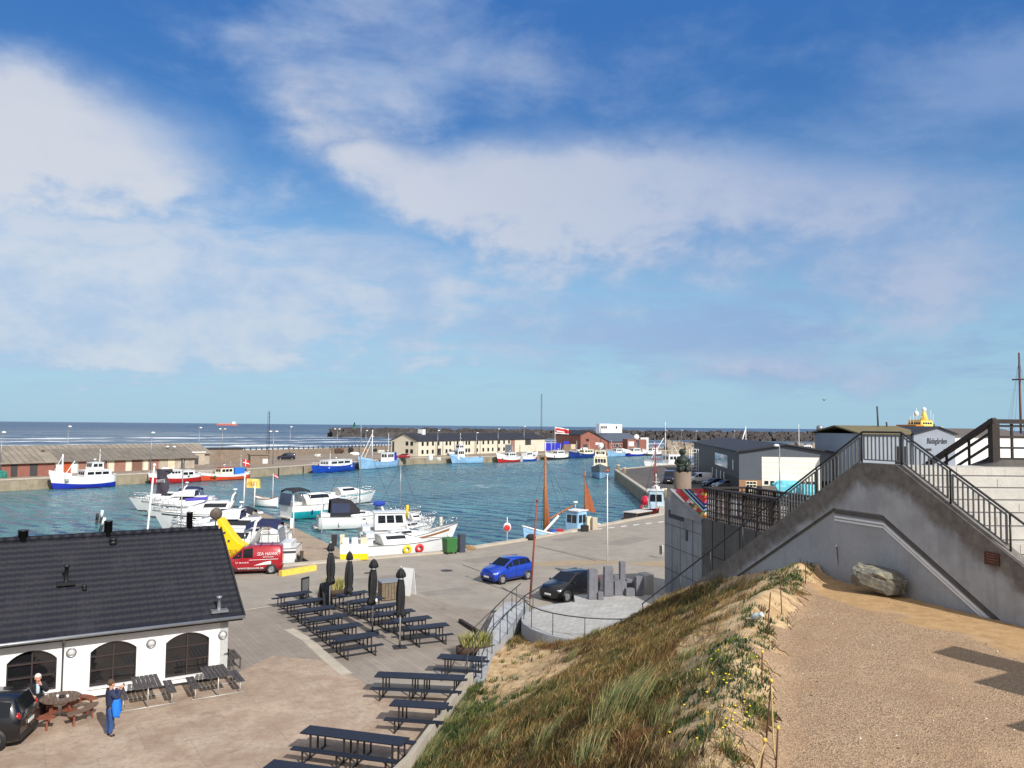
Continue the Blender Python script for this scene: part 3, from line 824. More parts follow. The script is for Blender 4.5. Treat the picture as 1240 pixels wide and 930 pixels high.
L0, L1 = Vector((10.15, 41.2, 0)), Vector((12.75, 31.6, 0)); Ld = (L1 - L0).normalized(); Ln = Vector((Ld.y, -Ld.x, 0))
bw = thing('bridge_wall', 'tall dark stained concrete wall under the wooden lattice fence', 'wall')
mb = MB()
mb.ext([L0 + Vector((0, 0, -.1)), L1 + Vector((0, 0, -.1)), L1 + Vector((0, 0, 5.22)), L0 + Vector((0, 0, 5.22))], Vector((2.6, .6, 0)))
mb.build('wall_body', m_cdark, bw)
mb = MB()
Lo = Vector((-.966, -.26, 0)) * .012
for t in (.1, .22, .36, .5, .66, .82): q = L0.lerp(L1, t) + Lo; mb.beam(q, q + Vector((0, 0, 5.2)), .03, .03, up=Ln)
for z in (1.8, 3.4): mb.beam(L0 + Lo + Vector((0, 0, z)), L1 + Lo + Vector((0, 0, z)), .03, .03)
mb.build('formwork_joint', M('joint_dark', S(52, 49, 47), .9), bw)
lf = thing('lattice_fence', 'dark brown wooden lattice fence along the top of the stained wall', 'fence')
ZT = 6.82
def lattice(a, b_, n, post=True):
    mb = MB(); mb.beam(a + Vector((0, 0, ZT)), b_ + Vector((0, 0, ZT)), .3, .09); mb.build('top_rail', m_dwood, lf)
    L = (b_ - a).length; d = (b_ - a) / L
    for i in range(n + 1):
        q = a + d * (L * i / n)
        MB().beam(q + Vector((0, 0, 5.22)), q + Vector((0, 0, ZT - .05)), .14, .14, up=d).build('post', m_dwood, lf)
    for i in range(n):
        mb = MB(); q0 = a + d * (L * i / n + .09); q1 = a + d * (L * (i + 1) / n - .09)
        for k in range(5):
            z = 5.32 + k * .32; mb.beam(q0 + Vector((0, 0, z)), q1 + Vector((0, 0, z)), .05, .045)
        for k in range(1, 5):
            q = q0.lerp(q1, k / 5); mb.beam(q + Vector((0, 0, 5.24)), q + Vector((0, 0, ZT - .05)), .05, .045, up=d)
        mb.build('lattice', m_dwood, lf)
lattice(L0 + Vector((.12, .1, 0)), L1 + Vector((.1, 0, 0)), 8)
b0 = L0 + Vector((2.5, .5, 0)); b1 = L1 + Vector((2.5, .5, 0))
lattice(b0, b1, 8)
lattice(L0 + Vector((.12, .1, 0)), b0, 2)

# statue on a round plinth behind the tower
sx_ = Xat(826.5, 592, 45.5)
st = thing('statue', 'weathered green bronze statue of a seated figure on a round concrete plinth', 'statue', (sx_, 45.5, 5.7))
zt_ = Zat(826, 571, 45.5) - 5.7
MB().lathe([(.48, -.2), (.5, 0), (.5, zt_ - .02), (.47, zt_)], n=24).build('plinth', M('plinth_concrete', S(128, 112, 98), .9, 0, .15, 1.5, .2, 12, .4), st)
m_bronze = M('green_bronze', S(48, 58, 50), .6, .35, .35, 5, .3, 20, .3, S(40, 44, 42), .5)
mb = MB(); z0 = zt_
prof = [(.30, .0), (.36, .12), (.34, .3), (.26, .42), (.33, .56), (.36, .7), (.27, .84), (.13, .92), (.12, .97), (.17, 1.03), (.21, 1.14), (.18, 1.26), (.08, 1.33), (.01, 1.34)]
mb.lathe([(r, z0 + z) for r, z in prof], n=14)
for s_ in (-1, 1):
    mb.tube([(s_ * .34, 0, z0 + .74), (s_ * .42, -.06, z0 + .5), (s_ * .24, -.3, z0 + .36), (s_ * .06, -.34, z0 + .4)], [.1, .095, .08, .06], 8)
    mb.tube([(s_ * .16, -.08, z0 + .2), (s_ * .2, -.4, z0 + .22), (s_ * .19, -.42, z0 + .0)], [.13, .12, .09], 8)
mb.ell((0, -.19, z0 + 1.14), (.05, .06, .05))
mb.build('figure', m_bronze, st)

# ------------------------------------------------------------------ round terrace with ramp
m_cob = ground_mat('terrace_setts', S(176, 174, 170), S(190, 188, 184), S(160, 158, 155), .8, 40, .3, None, (R(35), .42, .2, .014, S(120, 118, 115), .7))
tr = thing('round_terrace', 'round concrete terrace paved with pale setts at the foot of the stair', 'terrace', (0, 0, 0))
mb = MB()
cir = [(TC[0] + TR * math.cos(2 * math.pi * k / 64), TC[1] + TR * math.sin(2 * math.pi * k / 64)) for k in range(64)]
mb.prism(cir, -.3, TZ)
mb.build('retaining_wall', m_conc, tr)
mb = MB(); mb.add([(TC[0] + (x - TC[0]) * .955, TC[1] + (y - TC[1]) * .955, TZ + .004) for x, y in cir], [list(range(64))]); mb.build('paving', m_cob, tr)
mb = MB(); mb.prism([(3.4, 40.6), (8.6, 39.4), (8.8, 43.2), (3.5, 43.0)], -.2, TZ - .006); mb.build('back_slab', m_cob, tr)
rt = thing('terrace_railing', 'thin dark steel railing curving round the paved terrace', 'railing')
angs = [R(a) for a in range(300, 145, -12)]
RR = TR - .12
pts = [Vector((TC[0] + RR * math.cos(a), TC[1] + RR * math.sin(a), TZ + .95)) for a in angs]
MB().tube([wp(36.3, wtop(36.3) + .95, -.15)] + [Vector((5.9, 34.6, TZ + .97))] + pts, .026, 6).build('handrail', m_dsteel, rt)
for a in angs[::2]:
    q = Vector((TC[0] + RR * math.cos(a), TC[1] + RR * math.sin(a), 0))
    MB().tube([q + Vector((0, 0, TZ)), q + Vector((0, 0, TZ + .94))], .02, 6).build('post', m_dsteel, rt)
# ramp along the foot of the dune
rp = [(-1.75, 30.6), (-1.0, 30.4), (-.72, 34.0), (.62, 38.6), (.9, 41.0), (-.2, 41.2), (-.75, 38.8)]
mb = MB()
def rz_(y): return float(np.interp(y, [30.5, 38.5, 41.5], [.02, TZ - .03, TZ - .02]))
n_r = len(rp)
vs = [(x, y, -.2) for x, y in rp] + [(x, y, rz_(y)) for x, y in rp]
mb.add(vs, [list(range(n_r))[::-1], [i + n_r for i in range(n_r)]] + [(i, (i + 1) % n_r, (i + 1) % n_r + n_r, i + n_r) for i in range(n_r)])
setting(mb.build('ramp', m_conc))
for nm, pts, lab in (('ramp_railing', [(-1.65, 30.8), (-1.3, 33.4), (-.75, 36.4), (.1, 39.4), (.55, 41.2)], 'steel handrail on the quay side of the ramp, rising to the terrace'),
                     ('ramp_railing', [(-1.08, 31.0), (-.75, 33.6), (-.1, 36.0), (.72, 38.4), (1.6, 40.6)], 'steel handrail on the dune side of the ramp, rising to the terrace')):
    r_ = thing(nm, lab, 'railing', group='handrails of the ramp')
    MB().tube([(x, y, rz_(y) + .95) for x, y in pts], .026, 6).build('handrail', m_dsteel, r_)
    for i in range(len(pts) - 1):
        for t in (0, .5):
            x = pts[i][0] + (pts[i + 1][0] - pts[i][0]) * t; y = pts[i][1] + (pts[i + 1][1] - pts[i][1]) * t
            MB().tube([(x, y, rz_(y) - .05), (x, y, rz_(y) + .94)], .02, 6).build('post', m_dsteel, r_)
# low concrete edge along the toe of the dune
mb = MB(); ty = [19, 21, 23, 25, 27, 29, 30.6]
rings = []
for y in ty:
    x = float(np.interp(y, TOE_Y, TOE_X)); rings.append([(x - .22, y, -.1), (x - .22, y, .42), (x - .02, y, .45), (x - .02, y, -.1)])
mb.loft(rings, 0, False); o = mb.build('toe_wall', m_ccoping)
tag(o, 'low pale concrete edge holding back the foot of the dune', 'wall')

# granite pillars of the monument at the back of the terrace
m_gran = M('grey_granite', S(112, 112, 118), .75, 0, .18, 3, .25, 40, .2)
gp = [((712, 724), 726, 690, 'broad smooth granite pillar standing directly in front of the black car'), ((731, 743), 722.5, 687, 'broad granite pillar between the black car and the tallest pillar'),
      ((750, 757.5), 716, 680, 'slim granite pillar, the tallest of the monument'), ((743, 750), 716, 697, 'short granite post leaning on the tallest slim pillar'),
      ((742, 759), 721, 704, 'squat granite block in front of the tallest pillar'), ((757, 769), 722, 713, 'lowest granite block lying between the squat block and end pillar'),
      ((758, 771), 717, 702, 'dark granite cube right behind the lowest block'), ((769, 780), 721.5, 698.5, 'stout granite pillar at the end beside the white wall stub'),
      ((724, 731), 726.5, 717, 'small dark granite stone between the two broad pillars')]
for (x0, x1), yb, yt, lab in gp:
    q = P((x0 + x1) / 2, yb, TZ); w = (x1 - x0) / F * q.y * .92; h = Zat((x0 + x1) / 2, yt, q.y) - TZ
    o = MB().cbox((0, 0, h / 2), (w, w * .8, h), 0, 0, .97).build('granite_pillar', m_gran, bevel=.015)
    o.location = (q.x, q.y + w * .4, TZ - .005); o.rotation_euler = (0, 0, R(random.uniform(-8, 8) + 12))
    tag(o, lab, 'monument', 'granite stones of the monument')
q = P(783, 716, TZ)
o = MB().cbox((q.x + .05, q.y + .5, .95), (.5, .9, 1.5), R(20)).build('wall_stub', m_step, bevel=.02); tag(o, 'white concrete wall stub at the end of the granite monument', 'wall')

# ------------------------------------------------------------------ boulder, rope posts, litter on the plateau
import bmesh
def rock(name, size, seed, mat, sub=4, rough=.3, strata=0.0):
    bm = bmesh.new(); bmesh.ops.create_icosphere(bm, subdivisions=sub, radius=1)
    from mathutils import noise
    off = Vector((seed * 3.1, seed * 1.7, seed))
    for v in bm.verts:
        c = v.co.copy()
        k = 1 + rough * noise.fractal(c * 1.1 + off, 1.0, 2.0, 5) + .12 * (noise.cell(c * 2.2 + off) - .5)
        c *= k
        c = Vector((max(-.86, min(.86, c.x)), max(-.8, min(.8, c.y)), max(-.75, min(.78, c.z))))
        if strata: c += Vector((1, 1, 0)) * strata * math.sin(c.z * 17 + c.x * 3) * .03
        v.co = Vector((c.x * size[0], c.y * size[1], c.z * size[2]))
    me = bpy.data.meshes.new(name); bm.to_mesh(me); bm.free(); me.materials.append(mat)
    me.polygons.foreach_set('use_smooth', [False] * len(me.polygons))
    o = bpy.data.objects.new(name, me); COL.objects.link(o); return o
m_rock = M('lichen_rock', S(112, 110, 102), .9, 0, .3, 3, .6, 9, 0, S(168, 160, 128), .6)
o = rock('boulder', (.84, .5, .42), 4, m_rock, 5, .16, .2); o.location = (10.7, 22.7, 5.66); o.rotation_euler = (R(4), R(9), R(-34))
tag(o, 'grey boulder with lichen lying against the stair wall', 'boulder')
m_rust = M('rusty_iron', S(92, 60, 42), .85, .1, .3, 12)
m_cap = M('yellow_plastic_cap', S(214, 184, 74), .5)
posts = [((975.5, 682), (975.5, 708), 'rusty rope post among the green plants nearest the boulder'), ((944.5, 695), (947, 745), 'tall rusty rope post without a cap, second from the boulder'),
         ((933, 717.5), (928, 774), 'rusty rope post beside the pale litter bag'), ((923, 789), (922.5, 830), 'short rusty rope post on the dune crest above yellow flowers'),
         ((934, 824), (927, 896), 'long rusty rope post with yellow cap and hanging rope'), ((942, 881), (939, 934), 'thin rusty rope post with yellow cap on the gravel edge'),
         ((926, 896), (919, 940), 'rusty rope post with yellow cap closest to the viewer'), ((1013, 661), (1017, 695), 'thin white capped post leaning by the stair wall left of the boulder')]
tops = []
for (tx, ty_), (bx, by), lab in posts:
    q = PD(bx, by) if bx < 1000 else P(bx, by, 5.4)
    t = D(tx, ty_, q.y - .0)
    r_ = thing('rope_post', lab, 'post', (q.x, q.y, q.z), 0, 'posts of the rope fence')
    d_ = t - q
    MB().tube([(0, 0, -.15), d_], .013, 6).build('rod', m_rust, r_)
    if bx >= 1000 or ty_ > 780: MB().ell(d_, .03, 8, 6).build('cap', m_cap if bx < 1000 else m_white, r_)
    tops.append(t)
m_rope = M('straw_coloured_rope', S(176, 156, 104), .9, 0, .2, 20)
def rope(a, b_, sag, lab):
    pts = [a.lerp(b_, t / 14) - Vector((0, 0, sag * math.sin(math.pi * t / 14))) for t in range(15)]
    for q in pts: q.z = max(q.z, dh(q.x, q.y) + .03)
    o = MB().tube(pts, .013, 5).build('rope', m_rope); tag(o, lab, 'rope')
rope(tops[4] - Vector((0, 0, .05)), tops[5] - Vector((0, 0, .05)), .75, 'pale rope hanging slack between two yellow capped posts')
rope(tops[6] - Vector((0, 0, .05)), PD(880, 940) + Vector((0, 0, .05)), .35, 'pale rope trailing from the closest post into the plants')
q = PD(911, 753)
mb = MB(); rr = random.Random(5)
rings = []
for z, r in ((0, .09), (.1, .12), (.22, .11), (.3, .07), (.36, .085)):
    rings.append([(r * (1 + .3 * rr.uniform(-1, 1)) * math.cos(k * .785), r * .7 * (1 + .3 * rr.uniform(-1, 1)) * math.sin(k * .785), z) for k in range(8)])
mb.loft(rings, 0, True); o = mb.build('litter_bag', M('pale_teal_plastic', S(176, 194, 198), .45, 0, .25, 14)); o.location = q + Vector((0, 0, .09)); o.rotation_euler = (R(62), R(20), R(35)); o.scale = (.9, .9, .8); tag(o, 'crumpled pale teal plastic bag left on the dune crest', 'bag')

# unseen blocks added out to the side, shaped to cast the stepped gravel shadow
mb = MB()
for (x0, y0), (x1, y1) in (((1126, 791), (1153, 783)), ((1175, 827), (1232, 811)), ((1213, 880), (1280, 860))):
    a = P(x0, y0, 5.2) + SUN * 5.4; b2 = P(x1, y1, 5.2) + SUN * 5.4; e = Vector((SUN.x, SUN.y, 0)).normalized() * 2.2
    mb.prism([(a.x, a.y), (b2.x, b2.y), (b2.x + e.x, b2.y + e.y), (a.x + e.x, a.y + e.y)], 5.0, a.z)
o = mb.build('stepped_shadow_caster', m_conc); tag(o, 'unseen stepped concrete blocks added to cast shadow on the gravel', 'wall')
# ------------------------------------------------------------------ white building with black pantile roof
m_render = M('white_render', (.80, .80, .79), .8, 0, .03, 1.2, .15, 30, .10, S(206, 202, 192), .35)
m_tile, nt, b = new_mat('black_glazed_tiles')
p = nt.pos(); q = nt.obj()
n = nt.noise(nt.vmath('MULTIPLY', q, (1, .5, .5)), 1.1, 5, .65)
n2 = nt.noise(q, 9, 4, .7)
f = nt.ramp(nt.math('ADD', nt.math('MULTIPLY', n, .6), nt.math('MULTIPLY', n2, .4)), .48, .68)
nt.put(b.inputs['Base Color'], nt.mix(f, (.0145, .0155, .022), (.03, .03, .037))); nt.put(b.inputs['Roughness'], nt.math('ADD', nt.math('MULTIPLY', f, .12), .6)); b.inputs['Specular IOR Level'].default_value = .22
m_frame = M('dark_brown_window_frame', S(58, 46, 44), .55)
m_glass, nt, b = new_mat('window_glass')
b.inputs['Base Color'].default_value = (.012, .012, .014, 1); b.inputs['Roughness'].default_value = .03; b.inputs['Specular IOR Level'].default_value = .9
m_zinc = M('zinc_gutter', S(150, 152, 156), .4, .6, .08, 3)
m_wood_grey = M('grey_weathered_wood', S(84, 76, 72), .85, 0, .25, 4, .3, 30)
BO = Vector((-11.1, 31.0, 0)); BRZ = R(31.6)
BM = Matrix.Translation(BO) @ Matrix.Rotation(BRZ, 4, 'Z')
BI = BM.inverted()
def wx(px, py):
    """local x of the front wall plane seen in that direction, and height"""
    o = BI @ Vector((0, 0, CAMZ)); d_ = BI.to_3x3() @ ray(px, py)
    t = -o.y / d_.y; q = o + d_ * t; return q.x, q.z
bld = thing('white_inn', 'white rendered building with black tiled roof and arched windows', 'building', BO, BRZ)
DEP = 9.0; RY = 4.5; RZ = 5.28; EZ = 2.46; EY = -.5; XL = -17.5; XR = .5
wins = []
for (pxl, pxr, pyl, ytop, ybot) in ((8, 69, 804.5, 788, 844), (109.5, 165.5, 790.5, 776.5, 833), (201, 253.5, 779, 766, 822)):
    xl, zl = wx(pxl, pyl); xr, _ = wx(pxr, pyl - 6); _, zt = wx((pxl + pxr) / 2, ytop); _, zb = wx(pxl, ybot)
    wins.append((xl, xr, zl, zt, zb))
def arch(xl, xr, zs, zt, zb, n=14):
    pts = [(xl, zb), (xr, zb)]
    cx, hw, rise = (xl + xr) / 2, (xr - xl) / 2, zt - zs
    Rr = (hw * hw + rise * rise) / (2 * rise); a0 = math.asin(min(1, hw / Rr))
    for k in range(n + 1):
        a = a0 - 2 * a0 * k / n
        pts.append((cx + Rr * math.sin(a), zt - Rr + Rr * math.cos(a)))
    return pts
# front wall with real openings: strips between the windows, sill and lintel pieces
mb = MB()
WT = 2.56
edges = [XL + .4] + [e for w in wins for e in w[:2]] + [0.0]
zsill = .28
for i in range(0, len(edges), 2): mb.box(edges[i], edges[i + 1], 0, .3, -.1, WT)
for (xl, xr, zs, zt, zb) in wins:
    mb.box(xl, xr, 0, .3, -.1, zb)
    pts = arch(xl, xr, zs, zt, zb)[2:]
    for a, b2 in zip(pts[:-1], pts[1:]):
        mb.add([(a[0], 0, a[1]), (b2[0], 0, b2[1]), (b2[0], 0, WT), (a[0], 0, WT), (a[0], .3, a[1]), (b2[0], .3, b2[1]), (b2[0], .3, WT), (a[0], .3, WT)],
               [(0, 1, 2, 3), (0, 4, 5, 1), (4, 7, 6, 5)])
mb.ext([(0, 0, -.1), (0, DEP, -.1), (0, DEP, WT), (0, RY, RZ - .22), (0, 0, WT)], (-.3, 0, 0))
mb.box(XL + .4, -.3, DEP - .3, DEP, -.1, WT)
mb.build('wall', m_render, bld, fix=False)
MB().box(XL + .4, .012, -.012, .2, -.1, .1).build('plinth', M('dark_plinth', S(48, 44, 42), .8), bld)
for (xl, xr, zs, zt, zb) in wins:
    fr = MB(); pts = arch(xl, xr, zs, zt, zb)
    for a, b2 in zip(pts, pts[1:] + pts[:1]): fr.beam((a[0], .13, a[1]), (b2[0], .13, b2[1]), .07, .07)
    cx = (xl + xr) / 2; fr.beam((cx, .13, zb), (cx, .13, zt), .05, .05, up=(0, 1, 0))
    for k in (.36, .68): z = zb + (zt - zb) * k; fr.beam((xl, .12, z), (xr, .12, z), .05, .045)
    w = fr.build('window', m_frame, bld)
    g = MB(); g.add([(a, .17, z) for a, z in pts], [list(range(len(pts)))]); g.build('pane', m_glass, w)
    MB().box(xl - .05, xr + .05, -.06, .1, zb - .06, zb + .004).build('sill', m_render, w)
# roof: pantiles as a rippled sheet, slightly flatter at the eaves
xs = np.arange(XL, XR + .001, .06); NROW = 17
prof = [(EY, EZ), (.6, 2.98), (RY, RZ)]
def slope(s):
    if s < .2: t = s / .2; return EY + (.6 - EY) * t, EZ + (3.02 - EZ) * t
    t = (s - .2) / .8; return .6 + (RY - .6) * t, 3.02 + (RZ - 3.02) * t
vs = []; fs = []; rows = []
for r_ in range(NROW):
    for k in (0.0, .5, .97): rows.append((r_ + k, .028 * (1 - k)))
for ri, (rv, lift) in enumerate(rows):
    y, z = slope(rv / NROW)
    for x in xs:
        w = math.sin(x * 2 * math.pi / .3); w2 = .017 * (w if w > 0 else w * .5)
        vs.append((x, y - (lift + w2) * .5, z + lift + w2))
nx = len(xs)
for i in range(len(rows) - 1):
    for j in range(nx - 1): fs.append((i * nx + j, i * nx + j + 1, (i + 1) * nx + j + 1, (i + 1) * nx + j))
mb = MB(); mb.add(vs, fs, 0, True)
mb.add([(XL, RY, RZ - .02), (XR, RY, RZ - .02), (XR, DEP + .5, EZ), (XL, DEP + .5, EZ)], [(0, 1, 2, 3)])
mb.add([(XL, EY + .03, EZ - .08), (XR, EY + .03, EZ - .08), (XR, RY, RZ - .12), (XL, RY, RZ - .12), (XL, DEP + .5, EZ - .08), (XR, DEP + .5, EZ - .08)], [(0, 1, 2, 3), (3, 2, 5, 4)])
roof = mb.build('roof', m_tile, bld, fix=False)
mb = MB()
for i in range(int((XR - XL) / .38)): mb.tube([(XL + i * .38, RY, RZ + .03), (XL + i * .38 + .4, RY, RZ + .03)], [.115, .125], 8)
mb.build('ridge_cap', m_tile, roof)
mb = MB(); mb.beam((XR, EY, EZ - .02), (XR, .6, 3.0), .06, .2); mb.beam((XR, .6, 3.0), (XR, RY, RZ), .06, .2); mb.build('verge_board', M('black_fascia', (.02, .02, .022), .5), roof)
MB().box(XL, XR - .05, EY + .08, EY + .14, EZ - .17, EZ - .02).build('fascia', MATS['black_fascia'], roof)
MB().box(XL + .5, 0, EY + .14, 0, EZ - .16, EZ - .12).build('soffit', MATS['black_fascia'], roof)
MB().tube([(XL, EY - .05, EZ - .04), (XR, EY - .05, EZ - .02)], .065, 8).build('gutter', m_zinc, bld)
x_, _ = wx(76, 800)
MB().tube([(x_, EY - .03, EZ - .06), (x_, -.07, EZ - .3), (x_, -.07, .05)], .04, 8).build('downpipe', m_zinc, bld)
for px, py in ((86.5, 790), (183, 779), (269.5, 768.5)):
    x_, z_ = wx(px, py)
    l = MB().lathe([(.01, -.1), (.1, -.1), (.14, -.06), (.15, 0), (.15, .02)], (x_, 0, z_), 18, axis='Y')
    o = MB().lathe([(.165, .0), (.17, -.05), (.13, -.07), (.125, 0)], (x_, 0, z_), 18, axis='Y').build('wall_lamp', m_zinc, bld)
    MB().lathe([(.003, -.11), (.09, -.09), (.125, -.04), (.125, 0)], (x_, 0, z_), 18, axis='Y').build('lamp_glass', M('frosted_glass', (.6, .6, .58), .3), o)
def roofxy(px, py):
    o = BI @ Vector((0, 0, CAMZ)); d_ = BI.to_3x3() @ ray(px, py)
    n_ = Vector((0, -(RZ - 3.02), RY - .6)).normalized(); t = (Vector((0, .6, 3.02)) - o).dot(n_) / d_.dot(n_); return o + d_ * t
def vent(px, py, h, r, mat, plate, name='roof_vent'):
    q = roofxy(px, py); mb = MB()
    if plate: mb.cbox((q.x, q.y, q.z + .06), (.62, .5, .1), 0)
    mb.lathe([(r * 1.5, 0), (r * 1.2, .1), (r, .14), (r, h - .1), (r * 1.5, h - .09), (r * 1.5, h), (.01, h)], (q.x, q.y, q.z), 12)
    mb.build(name, mat, roof)
m_blackmetal = M('black_metal', (.018, .018, .02), .45, .2)
vent(80, 708, .75, .07, m_blackmetal, True); vent(265, 741, .62, .075, m_zinc, True); vent(102, 715, .22, .06, m_blackmetal, False); vent(137, 659, .25, .1, m_blackmetal, False)
for px, h, r in ((28, .35, .18), (131, .55, .16), (231, .75, .13)):
    q = roofxy(px, 650); MB().lathe([(r, -.4), (r, h), (r * 1.1, h), (r * 1.1, h + .04), (.01, h + .05)], (q.x, RY + .02, RZ), 12).build('chimney_pipe', m_blackmetal, roof)
# dish on the far gable
q = BI @ D(261.5, 622, 37.5)
dsh = MB(); dsh.tube([(q.x, q.y, 4.6), (q.x, q.y, q.z)], .03, 6)
o = dsh.build('dish_mast', m_dsteel, bld)
MB().lathe([(.01, .08), (.2, .05), (.29, 0), (.29, -.02), (.01, .05)], (q.x, q.y - .05, q.z), 18, axis='Y').build('dish', M('brown_dish', S(92, 82, 74), .6), o)

# ------------------------------------------------------------------ furniture
m_top = M('blue_black_table_board', S(27, 31, 44), .55, 0, .18, 5, .2, 40)
m_leg = M('table_leg_steel', S(66, 62, 60), .5, .5)
def table_mesh(L, root):
    mb = MB()
    for k in range(4): mb.box(-L / 2, L / 2, -.30 + k * .152, -.30 + k * .152 + .146, .715, .755)
    mb.build('tabletop', m_top, root)
    for s_ in (-1, 1):
        mb = MB()
        for k in range(2): mb.box(-L / 2 - .02, L / 2 + .02, s_ * .68 - .125 + k * .128, s_ * .68 - .125 + k * .128 + .12, .43, .465)
        mb.build('bench', m_top, root)
    n = 2 if L < 2.4 else 4
    for i in range(n):
        x = (-L / 2 + .32) if i == 0 else ((L / 2 - .32) if i == n - 1 else (-.22 if i == 1 else .22))
        mb = MB(); mb.box(x - .025, x + .025, -.72, .72, .0, .045)
        mb.box(x - .02, x + .02, -.26, .26, .67, .712)
        for y in (-.22, .22): mb.box(x - .025, x + .025, y - .025, y + .025, .045, .67)
        for y in (-.68, .68): mb.box(x - .022, x + .022, y - .022, y + .022, .045, .428)
        mb.build('leg', m_leg, root)
G1 = 'black picnic tables set out in rows on the paving'
ORD = ['first', 'second', 'third', 'fourth', 'fifth', 'sixth']
proto = None
def ang(a, b_): return math.atan2(b_.y - a.y, b_.x - a.x)
A1, A6 = P(338, 722.5, .74), P(409, 777, .74); Ae1, Ae6 = P(373, 717, .74), P(461, 768.5, .74)
for k in range(6):
    a = A1.lerp(A6, k / 5); e = Ae1.lerp(Ae6, k / 5); th = ang(a, e); th += (.55 - th) * .5
    Lh = (e - a).length / 2
    c = a + Vector((math.cos(th), math.sin(th), 0)) * .95 + Vector((-math.sin(th), math.cos(th), 0)) * .3; c.z = 0
    lab = '%s table from the road in the row of six beside the pale paving seam' % ORD[k]
    if proto is None:
        proto = thing('picnic_table', lab, 'table', c, th, G1); table_mesh(1.9, proto)
    else: dup(proto, c, th, lab)
B1, B6 = P(410, 722.5, .74), P(497, 762.5, .74); Be1, Be6 = P(446, 716, .74), P(544, 758, .74)
for k in range(6):
    a = B1.lerp(B6, (k / 5) ** .95); e = Be1.lerp(Be6, (k / 5) ** .95); th = ang(a, e); th += (.5 - th) * .4
    c = a + Vector((math.cos(th), math.sin(th), 0)) * .95 + Vector((-math.sin(th), math.cos(th), 0)) * .3; c.z = 0
    dup(proto, c, th, '%s table from the road in the row of six between storage box and dune' % ORD[k])
for (x0, y0), (x1, y1), L, lab in (((529, 797), (581, 800.5), 1.9, 'single black table half hidden by the dune next to the grass trough'), ((471, 854.5), (531, 858.5), 1.9, 'single black table between the two long double tables')):
    a, e = P(x0, y0, .74), P(x1, y1, .74); th = ang(a, e)
    c = a + Vector((math.cos(th), math.sin(th), 0)) * L / 2 + Vector((-math.sin(th), math.cos(th), 0)) * .3; c.z = 0
    dup(proto, c, th, lab, 'black tables at the foot of the dune')
lp = None
for (x0, y0), (x1, y1), lab in (((453, 819.5), (558, 824), 'long double table just below the single table by the grass trough'), ((363, 887.5), (492, 904), 'long double table in front, largest of the black tables'), ((317, 931), (440, 948), 'long black table cut by the bottom edge of the picture')):
    a, e = P(x0, y0, .74), P(x1, y1, .74); th = ang(a, e)
    c = a + Vector((math.cos(th), math.sin(th), 0)) * 1.65 + Vector((-math.sin(th), math.cos(th), 0)) * .3; c.z = 0
    if lp is None:
        lp = thing('long_picnic_table', lab, 'table', c, th, 'black tables at the foot of the dune'); table_mesh(3.3, lp)
    else: dup(lp, c, th, lab)

# closed parasols, tied with a cord; each hangs a little differently
m_cloth = M('black_canvas', (.013, .013, .015), .75, 0, .3, 8, .35, 12)
m_alu = M('parasol_pole', S(196, 196, 194), .4, .2)
def parasol(c, h, lab, seed):
    r_ = random.Random(seed)
    root = thing('closed_parasol', lab, 'parasol', c, r_.uniform(0, 6), 'closed black parasols')
    MB().tube([(0, 0, .02), (0, 0, h)], .03, 8).build('pole', m_alu, root)
    mb = MB(); mb.box(-.3, .3, -.3, .3, 0, .035); mb.tube([(0, 0, .03), (0, 0, .32)], .045, 8); mb.build('base', m_dsteel, root)
    rings = []
    prof = [(.02, h - .02), (.12, h - .12), (.19, h - .28), (.21, h - .42), (.10, h - .5), (.15, h - .62), (.20, h - .9), (.22, h - 1.3), (.20, h - 1.65), (.17, h - 1.85), (.22, h - 2.0), (.24, h - 2.12), (.16, h - 2.2)]
    lean = (r_.uniform(-.05, .05), r_.uniform(-.05, .05))
    ph = r_.uniform(0, 6)
    for i, (r, z) in enumerate(prof):
        ring = []
        for k in range(24):
            a = 2 * math.pi * k / 24
            q = r * .84 * (1 + .34 * math.sin(a * 6 + ph + i * .25) + .12 * math.sin(a * 2 + ph * 2 + i * .6))
            ring.append((q * math.cos(a) + lean[0] * i / 8 * (1 if i > 4 else 0), q * math.sin(a) + lean[1] * i / 8 * (1 if i > 4 else 0), z - (.07 * math.sin(a * 3 + ph) if i > 9 else 0)))
        rings.append(ring)
    cl = mb = MB(); mb.loft(rings, 0, True); cl = mb.build('canopy', m_cloth, root)
    MB().lathe([(.125, h - .52), (.135, h - .5), (.125, h - .48)], n=14).build('tie_cord', m_alu, cl)
    MB().lathe([(.035, h - .03), (.05, h + .02), (.01, h + .07)], n=8).build('finial', m_alu, root)
    MB().ell((.15, -.1, h - 2.0), (.06, .05, .1)).build('printed_patch', m_white, cl)
for px, pyb, pyt, lab in ((399, 737, 657, 'closed black parasol by the grass planter, farthest from the viewer'), (422, 745, 667, 'closed black parasol second from the planter'), (451, 766, 676, 'closed black parasol second from the white board'), (484, 784, 687, 'closed black parasol with white pole nearest the viewer')):
    c = P(px, pyb); parasol(c, Zat(px, pyt, c.y), lab, px)

